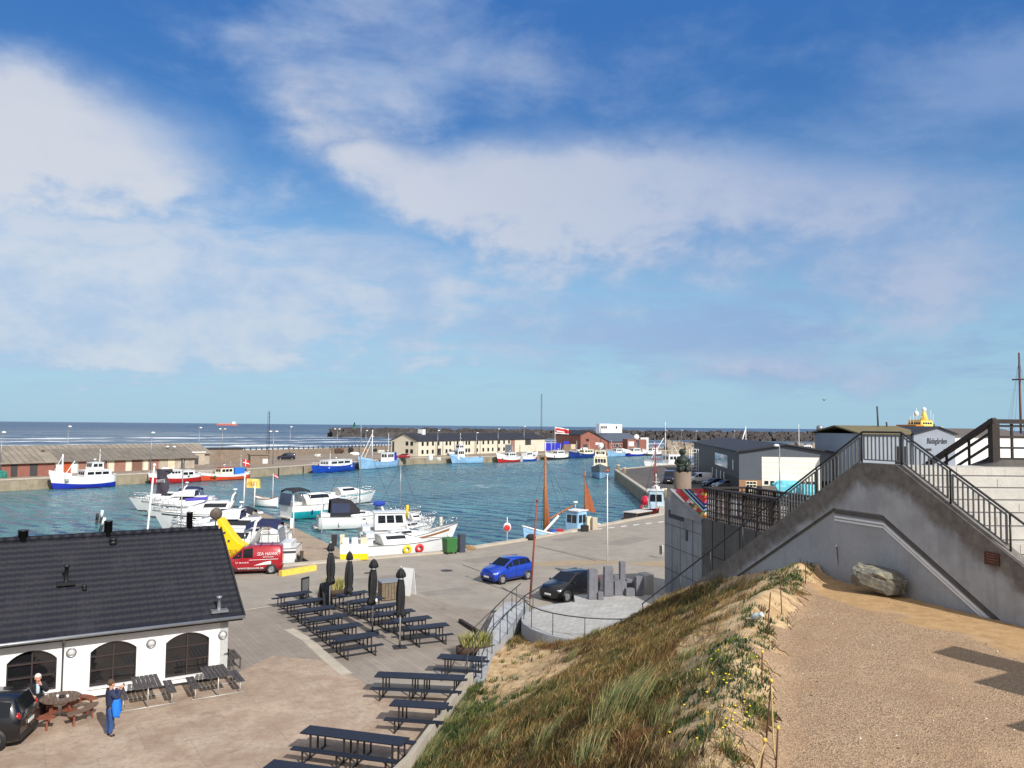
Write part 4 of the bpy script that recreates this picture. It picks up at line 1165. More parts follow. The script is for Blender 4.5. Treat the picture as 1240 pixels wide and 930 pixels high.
# storage box, boards, planter, steel beam, grass trough
c = P(470, 727)
sb = thing('storage_box', 'wooden storage cupboard with pale metal lid between the parasols', 'cupboard', (c.x, c.y + .3, 0), R(28))
mb = MB(); mb.box(-.55, .55, -.4, .4, .05, 1.02); mb.build('cabinet', M('worn_brown_boards', S(118, 104, 84), .8, 0, .25, 4, .3, 20, .4), sb)
MB().box(-.6, .6, -.45, .45, 1.02, 1.08).build('lid', M('pale_sheet_metal', S(150, 152, 154), .4, .4), sb)
mb = MB()
for x in (-.36, -.18, 0, .18, .36): mb.box(x - .008, x + .008, -.412, -.402, .08, 1.0)
mb.build('board_gap', M('dark_gap', (.02, .018, .015), .9), sb)
def aboard(px, pyb, w, h, lab, mat, rz, panel=None):
    c = P(px, pyb); r_ = thing('sandwich_board', lab, 'sign board', (c.x, c.y, 0), rz)
    for s_ in (-1, 1):
        mb = MB(); mb.ext([(-w / 2, s_ * .28, 0), (w / 2, s_ * .28, 0), (w / 2, s_ * .02, h), (-w / 2, s_ * .02, h)], (0, s_ * .03, 0)); mb.build('board', mat, r_)
    return r_
aboard(494, 720, .75, 1.55, 'white sandwich board behind the closest parasol', m_white, R(-30))
aboard(393, 733, .7, 1.25, 'dark leaning sandwich board in front of the grass planter', m_dsteel, R(60))
c = P(369, 727); sg = thing('menu_stand', 'narrow black menu stand at the end of the first table', 'sign board', (c.x, c.y, 0), R(65))
mb = MB(); mb.box(-.32, .32, -.03, .03, .12, 1.3); mb.build('board', m_blackmetal, sg); mb = MB(); mb.box(-.3, .3, -.2, .2, 0, .05); mb.box(-.05, .05, -.03, .03, .05, .15); mb.build('foot', m_dsteel, sg)
mb = MB(); mb.box(-.27, .27, -.036, -.031, .2, 1.2); mb.build('sheet', M('grey_menu_sheet', S(96, 96, 96), .7), sg)
m_blade = [M('planter_grass_green', S(122, 128, 62), .8, 0, .3, 5), M('planter_grass_straw', S(176, 160, 108), .8, 0, .3, 5)]
def tuft(n, rad, h, seed, lean=.5, w=.014):
    r_ = random.Random(seed); mb = MB()
    for i in range(n):
        a = r_.uniform(0, 6.283); rr_ = rad * math.sqrt(r_.random()); x, y = rr_ * math.cos(a), rr_ * math.sin(a)
        a2 = a + r_.uniform(-.9, .9); hh = h * r_.uniform(.6, 1.15); ln = lean * r_.uniform(.2, 1.1) * hh
        dx_, dy_ = math.cos(a2) * ln, math.sin(a2) * ln; sx_, sy_ = -math.sin(a2) * w, math.cos(a2) * w
        m_ = 0 if r_.random() < .6 else 1
        mb.add([(x - sx_, y - sy_, 0), (x + sx_, y + sy_, 0), (x + dx_ * .45 + sx_ * .8, y + dy_ * .45 + sy_ * .8, hh * .6), (x + dx_ * .45 - sx_ * .8, y + dy_ * .45 - sy_ * .8, hh * .6), (x + dx_, y + dy_, hh)],
               [(0, 1, 2, 3), (3, 2, 4)], m_)
    return mb
def trough(px, py, L, w, rz, lab, n, h, seed):
    c = P(px, py); r_ = thing('grass_planter', lab, 'planter', (c.x, c.y, 0), rz)
    mb = MB(); rings = []
    for t in range(9):
        x = -L / 2 + L * t / 8; k = math.sin(math.pi * (t + .35) / 8.7) ** .5
        rings.append([(x, -w / 2 * k, .42), (x, -w / 2.6 * k, .05), (x, w / 2.6 * k, .05), (x, w / 2 * k, .42), (x, w / 2 * k - .03, .42), (x, 0, .36), (x, -w / 2 * k + .03, .42)])
    mb.loft(rings, 0, True); mb.build('trough', M('rusty_boat_planks', S(70, 54, 44), .85, 0, .25, 5), r_)
    mb = tuft(n, .5, h, seed, .55); mb.v = [(x * L * .8, y * w * .75, z + .36) for x, y, z in mb.v]; mb.build('grass', m_blade, r_, fix=False)
trough(576, 793, 1.7, .8, R(18), 'boat shaped trough full of green grass at the foot of the ramp', 500, .62, 3)
trough(404, 722, 1.5, .9, R(30), 'boat shaped trough of straw coloured grass behind the first parasol', 400, .75, 8)
a, e = P(557, 754), P(583, 771)
o = MB().beam(a + Vector((0, 0, .1)), e + Vector((0, 0, .1)), .16, .2).build('steel_beam', M('dark_rusted_beam', S(52, 42, 38), .8)); tag(o, 'dark steel beam lying on the paving behind the grass trough', 'beam')

# wooden picnic tables against the white wall
m_slat = M('charcoal_slats', S(70, 66, 68), .7, 0, .22, 5, .2, 40)
m_pipe = M('pale_pipe_frame', S(186, 182, 176), .5, .3)
def wall_table(root):
    mb = MB()
    for k in range(6): mb.box(-.43 + k * .147, -.43 + k * .147 + .125, -.75, .75, .72, .755)
    mb.build('tabletop', m_slat, root)
    for s_ in (-1, 1):
        mb = MB()
        for k in range(2): mb.box(s_ * .78 - .14 + k * .15, s_ * .78 - .14 + k * .15 + .13, -.75, .75, .43, .46)
        mb.build('bench', m_slat, root)
    for y in (-.62, .62):
        mb = MB(); mb.tube([(-.9, y, .03), (.9, y, .03)], .025, 6)
        mb.tube([(0, y, .03), (0, y, .71)], .028, 6); mb.tube([(-.38, y, .7), (.38, y, .7)], .02, 6)
        for s_ in (-.78, .78): mb.tube([(s_, y, .03), (s_, y, .43)], .022, 6)
        mb.build('leg', m_pipe, root)
xa, xb = wx(165, 850)[0] + .15, wx(243, 836)[0] + .25
G3 = 'slatted tables against the white wall'
def bl(x, y): q = BM @ Vector((x, y, 0)); return (q.x, q.y, 0)
wt = thing('slatted_table', 'slatted charcoal picnic table under the middle arched window', 'table', bl(xa, -1.35), BRZ, G3); wall_table(wt)
dup(wt, bl(xb, -1.35), BRZ, 'slatted charcoal picnic table under the arched window nearest the corner')
o = thing('garden_bench', 'grey slatted bench showing round the corner of the white building', 'bench', bl(.55, 1.6), BRZ + R(90))
mb = MB()
for k in range(3): mb.box(-.7, .7, -.2 + k * .14, -.2 + k * .14 + .12, .42, .45)
mb.build('seat', m_wood_grey, o)
mb = MB()
for k in range(2): mb.box(-.7, .7, .26, .29, .55 + k * .15, .67 + k * .15)
mb.build('backrest', m_wood_grey, o)
for x in (-.6, .6): mb = MB(); mb.box(x - .03, x + .03, -.2, -.15, 0, .42); mb.box(x - .03, x + .03, .2, .25, 0, .82); mb.build('leg', m_wood_grey, o)
x_, z_ = wx(281, 818)
mb = MB(); mb.tube([(x_ + .05, -.35, .04), (x_ - .12, -.06, 1.0)], .016, 6); mb.tube([(x_ - .34, -.1, .98), (x_ + .1, -.03, 1.02)], .016, 6)
mb.box(x_ - .1, x_ + .3, -.42, -.3, .03, .07)
mb.v = [tuple(BM @ Vector(v)) for v in mb.v]; o = mb.build('yard_broom', m_dsteel); tag(o, 'thin dark T-handled broom leaning on the corner of the white wall', 'broom')

# round brown picnic table
m_redwood = M('red_brown_stained_wood', S(126, 72, 52), .75, 0, .25, 5, .2, 30)
m_oldwood = M('worn_round_top_wood', S(104, 84, 72), .8, 0, .25, 5, .2, 30)
RTx = wx(66, 850)[0]; rtc = bl(RTx + .12, -1.62)
rtb = thing('round_picnic_table', 'round brown picnic table with curved benches near the black van', 'table', rtc, BRZ)
mb = MB()
for k in range(9):
    x0 = -.62 + k * .1385; x1 = x0 + .13; xm = (x0 + x1) / 2; h = math.sqrt(max(.02, .62 ** 2 - xm * xm))
    h0 = math.sqrt(max(.001, .62 ** 2 - x0 * x0)); h1 = math.sqrt(max(.001, .62 ** 2 - min(.38, x1 * x1)))
    mb.ext([(x0, -h0, .70), (x1, -h1, .70), (x1, h1, .70), (x0, h0, .70)], (0, 0, .04))
mb.build('tabletop', m_oldwood, rtb)
for q in range(4):
    mb = MB(); a0 = q * math.pi / 2 + math.pi / 4 - .62; rings = []
    for k in range(9):
        a = a0 + 1.24 * k / 8
        rings.append([(r * math.cos(a), r * math.sin(a), z) for r, z in ((.88, .41), (1.16, .41), (1.16, .45), (.88, .45))])
    mb.loft(rings, 0, False)
    mb.build('bench', m_oldwood if q % 2 else m_redwood, rtb)
    mb = MB(); am = q * math.pi / 2 + math.pi / 4
    mb.beam((.1 * math.cos(am), .1 * math.sin(am), .34), (1.12 * math.cos(am), 1.12 * math.sin(am), .34), .05, .11)
    for s_ in (-.4, .4): mb.beam((1.02 * math.cos(am + s_), 1.02 * math.sin(am + s_), 0), (1.02 * math.cos(am + s_), 1.02 * math.sin(am + s_), .41), .08, .06)
    mb.beam((.5 * math.cos(am), .5 * math.sin(am), 0), (.3 * math.cos(am), .3 * math.sin(am), .7), .08, .06)
    mb.build('leg', m_redwood, rtb)
q = Vector(rtc) + Vector((.08, -.05, .74))
o = MB().lathe([(.01, 0), (.07, 0), (.085, .07), (.07, .07), (.05, .02)], n=14).build('ashtray', m_blackmetal); o.location = q; tag(o, 'small black ashtray on the round brown table', 'ashtray')
for dx_, lab in ((-.14, 'white cup on the round table beside the seated man'), (.2, 'white cup on the round table on the far side of the ashtray')):
    o = MB().lathe([(.005, 0), (.03, 0), (.042, .09), (.037, .09), (.027, .01)], n=12).build('cup', m_white); o.location = q + Vector((dx_, -.02, 0)); tag(o, lab, 'cup', 'cups on the round table')
# ------------------------------------------------------------------ vehicles
m_tyre = M('tyre_rubber', (.014, .014, .015), .85)
m_rim = M('alloy_rim', S(176, 178, 182), .35, .7)
m_cglass, nt, b = new_mat('car_glass')
b.inputs['Base Color'].default_value = (.01, .012, .014, 1); b.inputs['Roughness'].default_value = .08; b.inputs['Specular IOR Level'].default_value = .4
m_plastic = M('black_plastic', (.02, .02, .021), .6)
m_lens = M('headlight_lens', (.55, .57, .6), .08, .3); m_tail = M('red_tail_lens', (.42, .012, .012), .15)
m_plate = M('number_plate', (.75, .75, .72), .5)
def paint(name, col, metal=.25): return M(name, col, .32, metal, .03, 1.0, coat=.8)
HATCH = [(.5, .24, .40, .46, .74, .68), (.485, .15, .44, .52, .88, .80), (.42, .13, .50, .60, .97, .86), (.32, .13, .58, .655, 1, .86), (.235, .13, .645, .70, 1, .84), (.05, .13, .67, .955, 1, .76), (-.12, .13, .68, 1.0, 1, .76), (-.30, .13, .70, .98, 1, .75), (-.40, .13, .72, .93, .99, .73), (-.475, .16, .64, .70, .95, .8), (-.5, .24, .48, .54, .86, .76)]
HG = (4, 5, 6, 7, 8)
MPV = [(.5, .24, .36, .42, .74, .68), (.485, .15, .40, .48, .88, .80), (.42, .13, .46, .55, .97, .86), (.33, .13, .53, .60, 1, .86), (.27, .13, .58, .63, 1, .84), (.08, .13, .60, .955, 1, .78), (-.12, .13, .61, 1.0, 1, .78), (-.32, .13, .62, .985, 1, .77), (-.43, .13, .63, .95, 1, .76), (-.485, .15, .60, .64, .97, .84), (-.5, .22, .46, .52, .90, .80)]
VAN = [(.5, .22, .36, .42, .78, .70), (.485, .14, .42, .50, .92, .82), (.41, .12, .48, .57, .98, .88), (.33, .12, .53, .61, 1, .88), (.29, .12, .56, .63, 1, .86), (.13, .12, .58, .93, 1, .82), (-.04, .12, .58, .985, 1, .84), (-.28, .12, .60, 1.0, 1, .85), (-.44, .12, .60, .985, 1, .85), (-.485, .13, .58, .95, .99, .84), (-.5, .18, .50, .88, .96, .82)]
def car(name, label, cat, loc, rz, L, W_, Ht, mat, ST, glass=HG, van=False, wb=.325, wr=.29, alloy=True):
    root = thing(name, label, cat, loc, rz)
    rings = []
    for (x, zb, zbelt, zr, w, r) in ST:
        hw = W_ / 2 * w; rw = W_ / 2 * w * r
        zb, zbelt, zr = zb * Ht, zbelt * Ht, zr * Ht
        half = [(hw * .88, zb), (hw * .985, zb + .1 * Ht), (hw, (zb + zbelt) / 2 + .06), (hw * .97, zbelt), (rw, zr - .055), (rw * .9, zr)]
        rings.append([(x * L, -y, z) for y, z in half] + [(x * L, y, z) for y, z in half[::-1]])
    mb = MB(); mb.loft(rings, 0, True)
    body = mb.build('body', mat, root)
    def panel(nm, quads, m_, inset=.08, out=.008, parent=root, lbl=None):
        g = MB()
        for qd in quads:
            qd = [Vector(v) for v in qd]; c = sum(qd, Vector()) / 4
            n = (qd[2] - qd[0]).cross(qd[3] - qd[1])
            if n.length < 1e-6: continue
            n.normalize(); ax = Vector((c.x * .6, 0, Ht * .5))
            if n.dot(c - ax) < 0: n = -n
            g.add([v.lerp(c, inset) + n * out for v in qd], [(0, 1, 2, 3)], 0, True)
        return g.build(nm, m_, parent, fix=False)
    def quad(i, k): return (rings[i][k], rings[i + 1][k], rings[i + 1][(k + 1) % 12], rings[i][(k + 1) % 12])
    g0, gl = glass[0], glass[-1]
    def merge(ks, i):      # one wide quad over several bands
        return (rings[i][ks[0]], rings[i + 1][ks[0]], rings[i + 1][ks[-1] + 1], rings[i][ks[-1] + 1])
    panel('windscreen', [merge([5], g0)], m_cglass, .04, .015)
    if not van: panel('rear_window', [merge([5], gl)], m_cglass, .1, .015)
    for k in (3, 7):
        segs = glass[:-1] if not van else glass[:2]
        for i in segs: panel('side_window', [quad(i, k)], m_cglass, .1, .01)
    for sx_ in (wb, -wb):
        for sy in (-1, 1):
            y = sy * (W_ / 2 + .006)
            a_ = MB(); a_.lathe([(.01, -.03), (wr * 1.2, -.03), (wr * 1.2, .012), (.01, .012)], (sx_ * L, y - sy * .01, wr * 1.02), 20, axis='Y'); a_.build('wheel_arch', m_plastic, root)
            w = MB(); w.lathe([(wr * .62, -.1), (wr * .97, -.09), (wr, -.04), (wr, .04), (wr * .97, .09), (wr * .62, .1)], (sx_ * L, y - sy * .08, wr), 20, axis='Y')
            w = w.build('wheel', m_tyre, root)
            r = MB(); r.lathe([(.01, .0), (wr * .2, .02), (wr * .6, .005), (wr * .66, .022), (wr * .68, 0), (wr * .6, -.03), (.01, -.03)], (0, 0, 0), 20, axis='Y')
            for q in range(5):
                a = q * 1.2566; r.beam((wr * .12 * math.cos(a), .02, wr * .12 * math.sin(a)), (wr * .6 * math.cos(a), .02, wr * .6 * math.sin(a)), .05, .02, 0, up=(0, 1, 0))
            r.v = [(x + sx_ * L, (yy if sy > 0 else -yy) + y + sy * .012, z + wr) for x, yy, z in r.v]
            r.build('rim', m_rim, w)
    for sy in (-1, 1):
        MB().ell((L * .465, sy * W_ * .35, Ht * .44), (.1, .17, .085), 10, 6).build('headlight', m_lens, root)
        if van: MB().box(-L * .502, -L * .47, sy * W_ * .455 - .05, sy * W_ * .455 + .05, Ht * .42, Ht * .74).build('tail_light', m_tail, root)
        else: MB().ell((-L * .472, sy * W_ * .40, Ht * .60), (.08, .13, .17), 10, 6).build('tail_light', m_tail, root)
        MB().ell((L * .19, sy * (W_ / 2 + .07), Ht * .68), (.06, .09, .06), 8, 5).build('mirror', mat, root)
        s_ = MB()
        for x in ((.2, -.03, -.27) if not van else (.25, -.02, -.3)): s_.beam((x * L, sy * (W_ / 2 + .001), Ht * .22), (x * L, sy * (W_ / 2 * .99 + .001), Ht * (.64 if not van else .56)), .012, .01)
        s_.beam((L * .22, sy * W_ / 2, Ht * .2), (-L * .27, sy * W_ / 2, Ht * .2), .012, .05)
        s_.build('door_seam', m_plastic, root)
    MB().cbox((L * .497, 0, Ht * .25), (.05, W_ * .7, Ht * .1)).build('grille', m_plastic, root)
    MB().cbox((L * .513, 0, Ht * .30), (.02, .46, .1)).build('number_plate', m_plate, root)
    MB().cbox((-L * .506, 0, Ht * (.42 if not van else .36)), (.02, .46, .11)).build('number_plate', m_plate, root)
    MB().cbox((-L * .495, 0, Ht * .22), (.06, W_ * .82, Ht * .12)).build('bumper', m_plastic, root)
    return root
HD = math.atan2(-.72, -.70)
a, e = P(606, 708, 0), P(641, 701.5, 0); th = math.atan2(a.y - e.y, a.x - e.x)
c = (a + e) / 2 + Vector((-math.sin(th), math.cos(th), 0)) * -.78
car('small_car', 'bright blue small hatchback parked on the open quay', 'car', c, th, 3.5, 1.62, 1.5, paint('blue_car_paint', S(14, 62, 178)), HATCH)
a = P(687, 729.5, 0); th = HD
c = a - Vector((math.cos(th), math.sin(th), 0)) * 1.25 + Vector((-math.sin(th), math.cos(th), 0)) * -.84
car('hatchback_car', 'black hatchback parked behind the granite monument', 'car', c, th, 3.9, 1.7, 1.52, paint('black_car_paint', (.008, .008, .01)), HATCH, wr=.31)
a, e = P(280.5, 698, 0), P(325, 694, 0); th = math.atan2(a.y - e.y, a.x - e.x)
th = R(180 + 14)
c = (a + e) / 2 + Vector((-math.sin(th), math.cos(th), 0)) * -.86
van = car('delivery_van', 'red delivery van with white shop lettering beside the yachts', 'van', c, th, 4.05, 1.8, 1.86, paint('red_van_paint', S(158, 18, 34), .1), VAN, (4, 5, 6, 7, 8), True, wb=.325, wr=.31)
m_wl = M('white_lettering', (.75, .75, .74), .5)
s_ = 1
yv = s_ * .905
def vt(x, z, t, size, w, sh=0): lettering(t, size, m_wl, van, frame4((x, yv, z), (-s_, 0, 0), (0, -.06, 1)), .004, 'lettering', sh, w)
vt(-1.05, 1.34, 'SEA HAWK', .3, 1.35, .2)
vt(-1.1, 1.14, 'SEAFOOD', .12, .7, .2)
vt(.55, .80, 'TLF. 98 00 00 00', .13, .85)
vt(-.02, .42, 'WWW.SEAHAWK.DK', .16, 1.65)
mb = MB(); mb.ext([(-1.75, yv, .98), (.1, yv, .95), (.1, yv, .98), (-1.75, yv, 1.01)], (0, .004, 0)); mb.ext([(-1.3, yv, .66), (-.2, yv, .6), (-.9, yv, .82), (-1.3, yv, .88)], (0, .005, 0)); mb.build('side_stripe', m_wl, van)
mb = MB()
for x in (.1, -.6, -1.3): mb.beam((x, -.7, 1.9), (x, .7, 1.9), .05, .04)
mb.build('roof_rack', m_dsteel, van)
th = math.atan2(-.20, -.97)
rr_ = P(29, 908, 0); hd = Vector((math.cos(th), math.sin(th), 0)); sd = Vector((-math.sin(th), math.cos(th), 0))
c = rr_ + hd * 2.15 + sd * -.82
mpv = car('people_carrier', 'black people carrier with red tail lights at the corner of the picture', 'car', c, th, 4.25, 1.76, 1.62, paint('dark_navy_paint', (.007, .008, .012)), MPV, wr=.32)
mpv.scale = (.94, .94, .94)

# ------------------------------------------------------------------ people
def skin(name, J, E, mat, parent, lv=2):
    ks = list(J); idx = {k: i for i, k in enumerate(ks)}
    me = bpy.data.meshes.new(name); me.from_pydata([J[k][0] for k in ks], [(idx[a], idx[b_]) for a, b_ in E], [])
    o = bpy.data.objects.new(name, me); COL.objects.link(o)
    md = o.modifiers.new('s', 'SKIN')
    for i, k in enumerate(ks):
        r = J[k][1]; r = r if isinstance(r, tuple) else (r, r)
        me.skin_vertices[0].data[i].radius = r
    me.skin_vertices[0].data[0].use_root = True
    sb_ = o.modifiers.new('d', 'SUBSURF'); sb_.levels = lv; sb_.render_levels = lv
    bpy.context.view_layer.update()
    m2 = bpy.data.meshes.new_from_object(o.evaluated_get(bpy.context.evaluated_depsgraph_get()))
    bpy.data.objects.remove(o); m2.name = name
    m2.materials.clear(); m2.materials.append(mat)
    m2.polygons.foreach_set('use_smooth', [True] * len(m2.polygons))
    o = bpy.data.objects.new(name, m2); COL.objects.link(o); o.parent = parent
    return o
m_skin = M('skin', S(206, 152, 126), .55, 0, .06, 8)
def hand(J, E, w, k, d, up, sgn):
    """palm, four unequal bent fingers and a thumb leaving the side of the palm"""
    d = Vector(d).normalized(); up = Vector(up).normalized(); s = d.cross(up) * sgn
    base = Vector(J[w][0]); pm = base + d * .085
    J[k + 'p'] = (tuple(pm), (.034, .02)); E.append((w, k + 'p'))
    for i, ln in enumerate((.068, .078, .072, .056)):
        r0 = pm + s * (.027 - .018 * i) + d * .012; r1 = r0 + d * ln * .55 - up * .01; r2 = r1 + d * ln * .35 - up * .028
        for j, q in enumerate((r0, r1, r2)): J['%s%d%d' % (k, i, j)] = (tuple(q), .0085 - .001 * j)
        E += [(k + 'p', '%s%d0' % (k, i)), ('%s%d0' % (k, i), '%s%d1' % (k, i)), ('%s%d1' % (k, i), '%s%d2' % (k, i))]
    t0 = base + d * .04 + s * .035; t1 = t0 + d * .03 + s * .025 - up * .008; t2 = t1 + d * .03 - up * .01
    for j, q in enumerate((t0, t1, t2)): J['%st%d' % (k, j)] = (tuple(q), .0105 - .001 * j)
    E += [(w, k + 't0'), (k + 't0', k + 't1'), (k + 't1', k + 't2')]
def person(label, loc, rz, J, hands, hair_col, parts, hair_len=.0, look=(0, 1, 0)):
    root = thing('person', label, 'person', loc, rz)
    E = [('pel', 'waist'), ('waist', 'chest'), ('chest', 'neckb'), ('neckb', 'neck'), ('neck', 'jaw'), ('jaw', 'skull'), ('skull', 'crown'), ('jaw', 'nose')]
    for s_ in 'lr': E += [('chest', 'sh' + s_), ('sh' + s_, 'el' + s_), ('el' + s_, 'wr' + s_), ('pel', 'hip' + s_), ('hip' + s_, 'kn' + s_), ('kn' + s_, 'an' + s_), ('an' + s_, 'toe' + s_)]
    J = dict(J); B = dict(J); EB = list(E)
    for k_ in B:
        if k_ not in ('neck', 'jaw', 'skull', 'crown', 'nose', 'wrl', 'wrr'):
            r0 = B[k_][1]; r0 = r0 if isinstance(r0, tuple) else (r0, r0); B[k_] = (B[k_][0], (r0[0] * .62, r0[1] * .62))
    for w, d_, up, sg in hands: hand(B, EB, w, 'h' + w[-1], d_, up, sg)
    # ears
    sk = Vector(J['skull'][0]); lk = Vector(look).normalized(); sdv = lk.cross(Vector((0, 0, 1)))
    body = skin('body', B, EB, m_skin, root)
    mb = MB()
    for q in (-1, 1): mb.ell(sk + sdv * .085 * q - Vector((0, 0, .03)), (.02, .03, .035), 8, 5)
    mb.build('ear', m_skin, root)
    mb = MB()
    for q in (-1, 1): mb.ell(sk + lk * .092 + sdv * .033 * q - Vector((0, 0, .012)), (.013, .013, .009), 8, 5)
    mb.build('eye', M('eye_dark', (.03, .02, .02), .3), root)
    mb = MB(); mb.ell(sk + lk * .086 - Vector((0, 0, .095)), (.026, .02, .008), 8, 4); mb.build('mouth', M('lips', S(150, 84, 78), .5), root)
    mb = MB(); hc = sk + Vector((0, 0, .028)) - lk * .018
    rings = []
    for i in range(7):
        a = math.pi / 2 * (i / 6) * .98 - .18; rings.append([tuple(hc + sdv * (.104 * math.cos(a) * math.cos(t * .5236)) + lk * (.112 * math.cos(a) * math.sin(t * .5236)) + Vector((0, 0, .105 * math.sin(a) - (.05 if (i == 0 and math.sin(t * .5236) < .2) else 0) + (.02 if (i == 0 and math.sin(t * .5236) > .6) else 0)))) for t in range(12)])
    mb.loft(rings, 0, True); mb.build('hair', hair_col, root)
    for nm, ks, es, mat, grow, over in parts:
        Jp = {k: (J[k][0] if not isinstance(k, tuple) else k, tuple(x + grow for x in (J[k][1] if isinstance(J[k][1], tuple) else (J[k][1],) * 2))) for k in ks}
        for k, v in over.items(): Jp[k] = v
        skin(nm, Jp, es, mat, root)
    return root
def stand(hip_w=.09):
    return {'pel': ((0, 0, .95), (.15, .11)), 'waist': ((0, .0, 1.08), (.145, .1)), 'chest': ((0, 0, 1.32), (.17, .115)), 'neckb': ((0, .0, 1.44), (.085, .075)), 'neck': ((0, .01, 1.5), .055), 'jaw': ((0, .035, 1.57), (.062, .07)), 'skull': ((0, .02, 1.66), (.08, .095)), 'crown': ((0, .01, 1.72), (.06, .07)), 'nose': ((0, .125, 1.625), (.014, .014)),
            'shl': ((-.19, 0, 1.4), .062), 'ell': ((-.25, .12, 1.18), .047), 'wrl': ((-.1, .26, 1.42), .033), 'shr': ((.19, 0, 1.4), .062), 'elr': ((.27, .13, 1.2), .047), 'wrr': ((.1, .27, 1.43), .033),
            'hipl': ((-.1, 0, .88), .085), 'knl': ((-.11, .015, .48), .06), 'anl': ((-.12, -.02, .09), .042), 'toel': ((-.13, .13, .035), (.04, .03)), 'hipr': ((.1, 0, .88), .085), 'knr': ((.1, .03, .48), .06), 'anr': ((.1, .0, .09), .042), 'toer': ((.12, .15, .035), (.04, .03))}
m_navy = M('navy_jumper', S(42, 50, 78), .9, 0, .18, 6, .2, 30); m_jean = M('blue_jeans', S(50, 78, 128), .85, 0, .2, 5, .2, 40); m_bcloth = M('bright_blue_cloth', S(30, 118, 222), .8, 0, .12, 5)
m_shoe = M('black_shoe', (.015, .015, .017), .6); m_brownhair = M('brown_hair', S(88, 66, 50), .8, 0, .25, 30); m_whitehair = M('white_hair', S(222, 214, 204), .8, 0, .12, 30)
TOP = ['chest', 'waist', 'pel', 'neckb', 'shl', 'ell', 'wrl', 'shr', 'elr', 'wrr']
TE = [('waist', 'chest'), ('chest', 'neckb'), ('waist', 'pel')] + [('chest', 'sh' + s_) for s_ in 'lr'] + [('sh' + s_, 'el' + s_) for s_ in 'lr'] + [('el' + s_, 'wr' + s_) for s_ in 'lr']
LEG = ['pel', 'hipl', 'knl', 'anl', 'hipr', 'knr', 'anr']
LE = [('pel', 'hip' + s_) for s_ in 'lr'] + [('hip' + s_, 'kn' + s_) for s_ in 'lr'] + [('kn' + s_, 'an' + s_) for s_ in 'lr']
c = P(132, 891.5, 0); J = stand()
man = person('man in navy jumper and jeans taking a photo on the slabs', c, R(-48), J, [('wrl', (.3, .5, .6), (0, -1, .4), 1), ('wrr', (-.3, .5, .6), (0, -1, .4), -1)], m_brownhair,
             [('jumper', TOP, TE, m_navy, .034, {'pel': ((0, 0, .87), (.165, .13))}), ('jeans', LEG, LE, m_jean, .034, {'pel': ((0, 0, .96), (.115, .10)), 'hipl': ((-.085, 0, .84), .105), 'hipr': ((.085, 0, .84), .105), 'anl': ((-.12, -.02, .08), (.066, .07)), 'anr': ((.1, 0, .08), (.066, .07))}),
              ('shoe', ['anl', 'toel'], [('anl', 'toel')], m_shoe, .014, {'anl': ((-.12, -.03, .05), (.05, .045))}), ('shoe', ['anr', 'toer'], [('anr', 'toer')], m_shoe, .014, {'anr': ((.1, -.01, .05), (.05, .045))})])
mb = MB(); mb.cbox((0, .39, 1.53), (.15, .012, .08)); o = mb.build('phone', m_blackmetal); o.matrix_world = Matrix.Translation(c) @ Matrix.Rotation(R(-48), 4, 'Z'); tag(o, 'black phone held up in the standing man\'s hands', 'phone')
mb = MB(); rings = []
for i in range(9):
    z = 1.2 - i * .068; k = i / 8
    rings.append([(.27 + (.05 + .045 * k) * math.cos(t * .5236) * (1 + .25 * math.sin(t * 1.57 + i * .6)), .12 + (.09 + .05 * math.sin(k * 3)) * math.sin(t * .5236) * (1 + .2 * math.sin(t * 2.1 + i * .8)), z - (.05 * math.sin(t * .9) if i == 8 else 0)) for t in range(12)])
mb.loft(rings, 0, True); o = mb.build('jacket', m_bcloth); o.matrix_world = Matrix.Translation(c) @ Matrix.Rotation(R(-48), 4, 'Z'); tag(o, 'bright blue jacket hanging over the standing man\'s arm', 'jacket')
# seated man, hand at his chin
J = {'pel': ((0, 0, .56), (.16, .13)), 'waist': ((0, .01, .72), (.15, .11)), 'chest': ((0, .02, .95), (.17, .12)), 'neckb': ((0, .03, 1.07), (.09, .08)), 'neck': ((0, .04, 1.12), .055), 'jaw': ((0, .07, 1.19), (.062, .07)), 'skull': ((0, .055, 1.28), (.082, .097)), 'crown': ((0, .04, 1.345), (.06, .07)), 'nose': ((0, .16, 1.245), .014),
     'shl': ((-.19, .02, 1.03), .064), 'ell': ((-.26, .2, .80), .05), 'wrl': ((-.06, .24, 1.08), .034), 'shr': ((.19, .02, 1.03), .064), 'elr': ((.27, .14, .80), .05), 'wrr': ((.2, .38, .79), .034),
     'hipl': ((-.1, .04, .52), .09), 'knl': ((-.13, .44, .52), .065), 'anl': ((-.13, .42, .1), .045), 'toel': ((-.13, .56, .035), (.04, .03)), 'hipr': ((.1, .04, .52), .09), 'knr': ((.13, .44, .52), .065), 'anr': ((.13, .40, .1), .045), 'toer': ((.14, .54, .035), (.04, .03))}
m_blazer = M('dark_blazer', S(26, 25, 32), .85, 0, .2, 6); m_shirt = M('pale_blue_shirt', S(188, 208, 224), .8); m_trou = M('dark_trousers', S(30, 30, 38), .85)
pc = BM @ Vector((RTx - .55, -.80, 0))
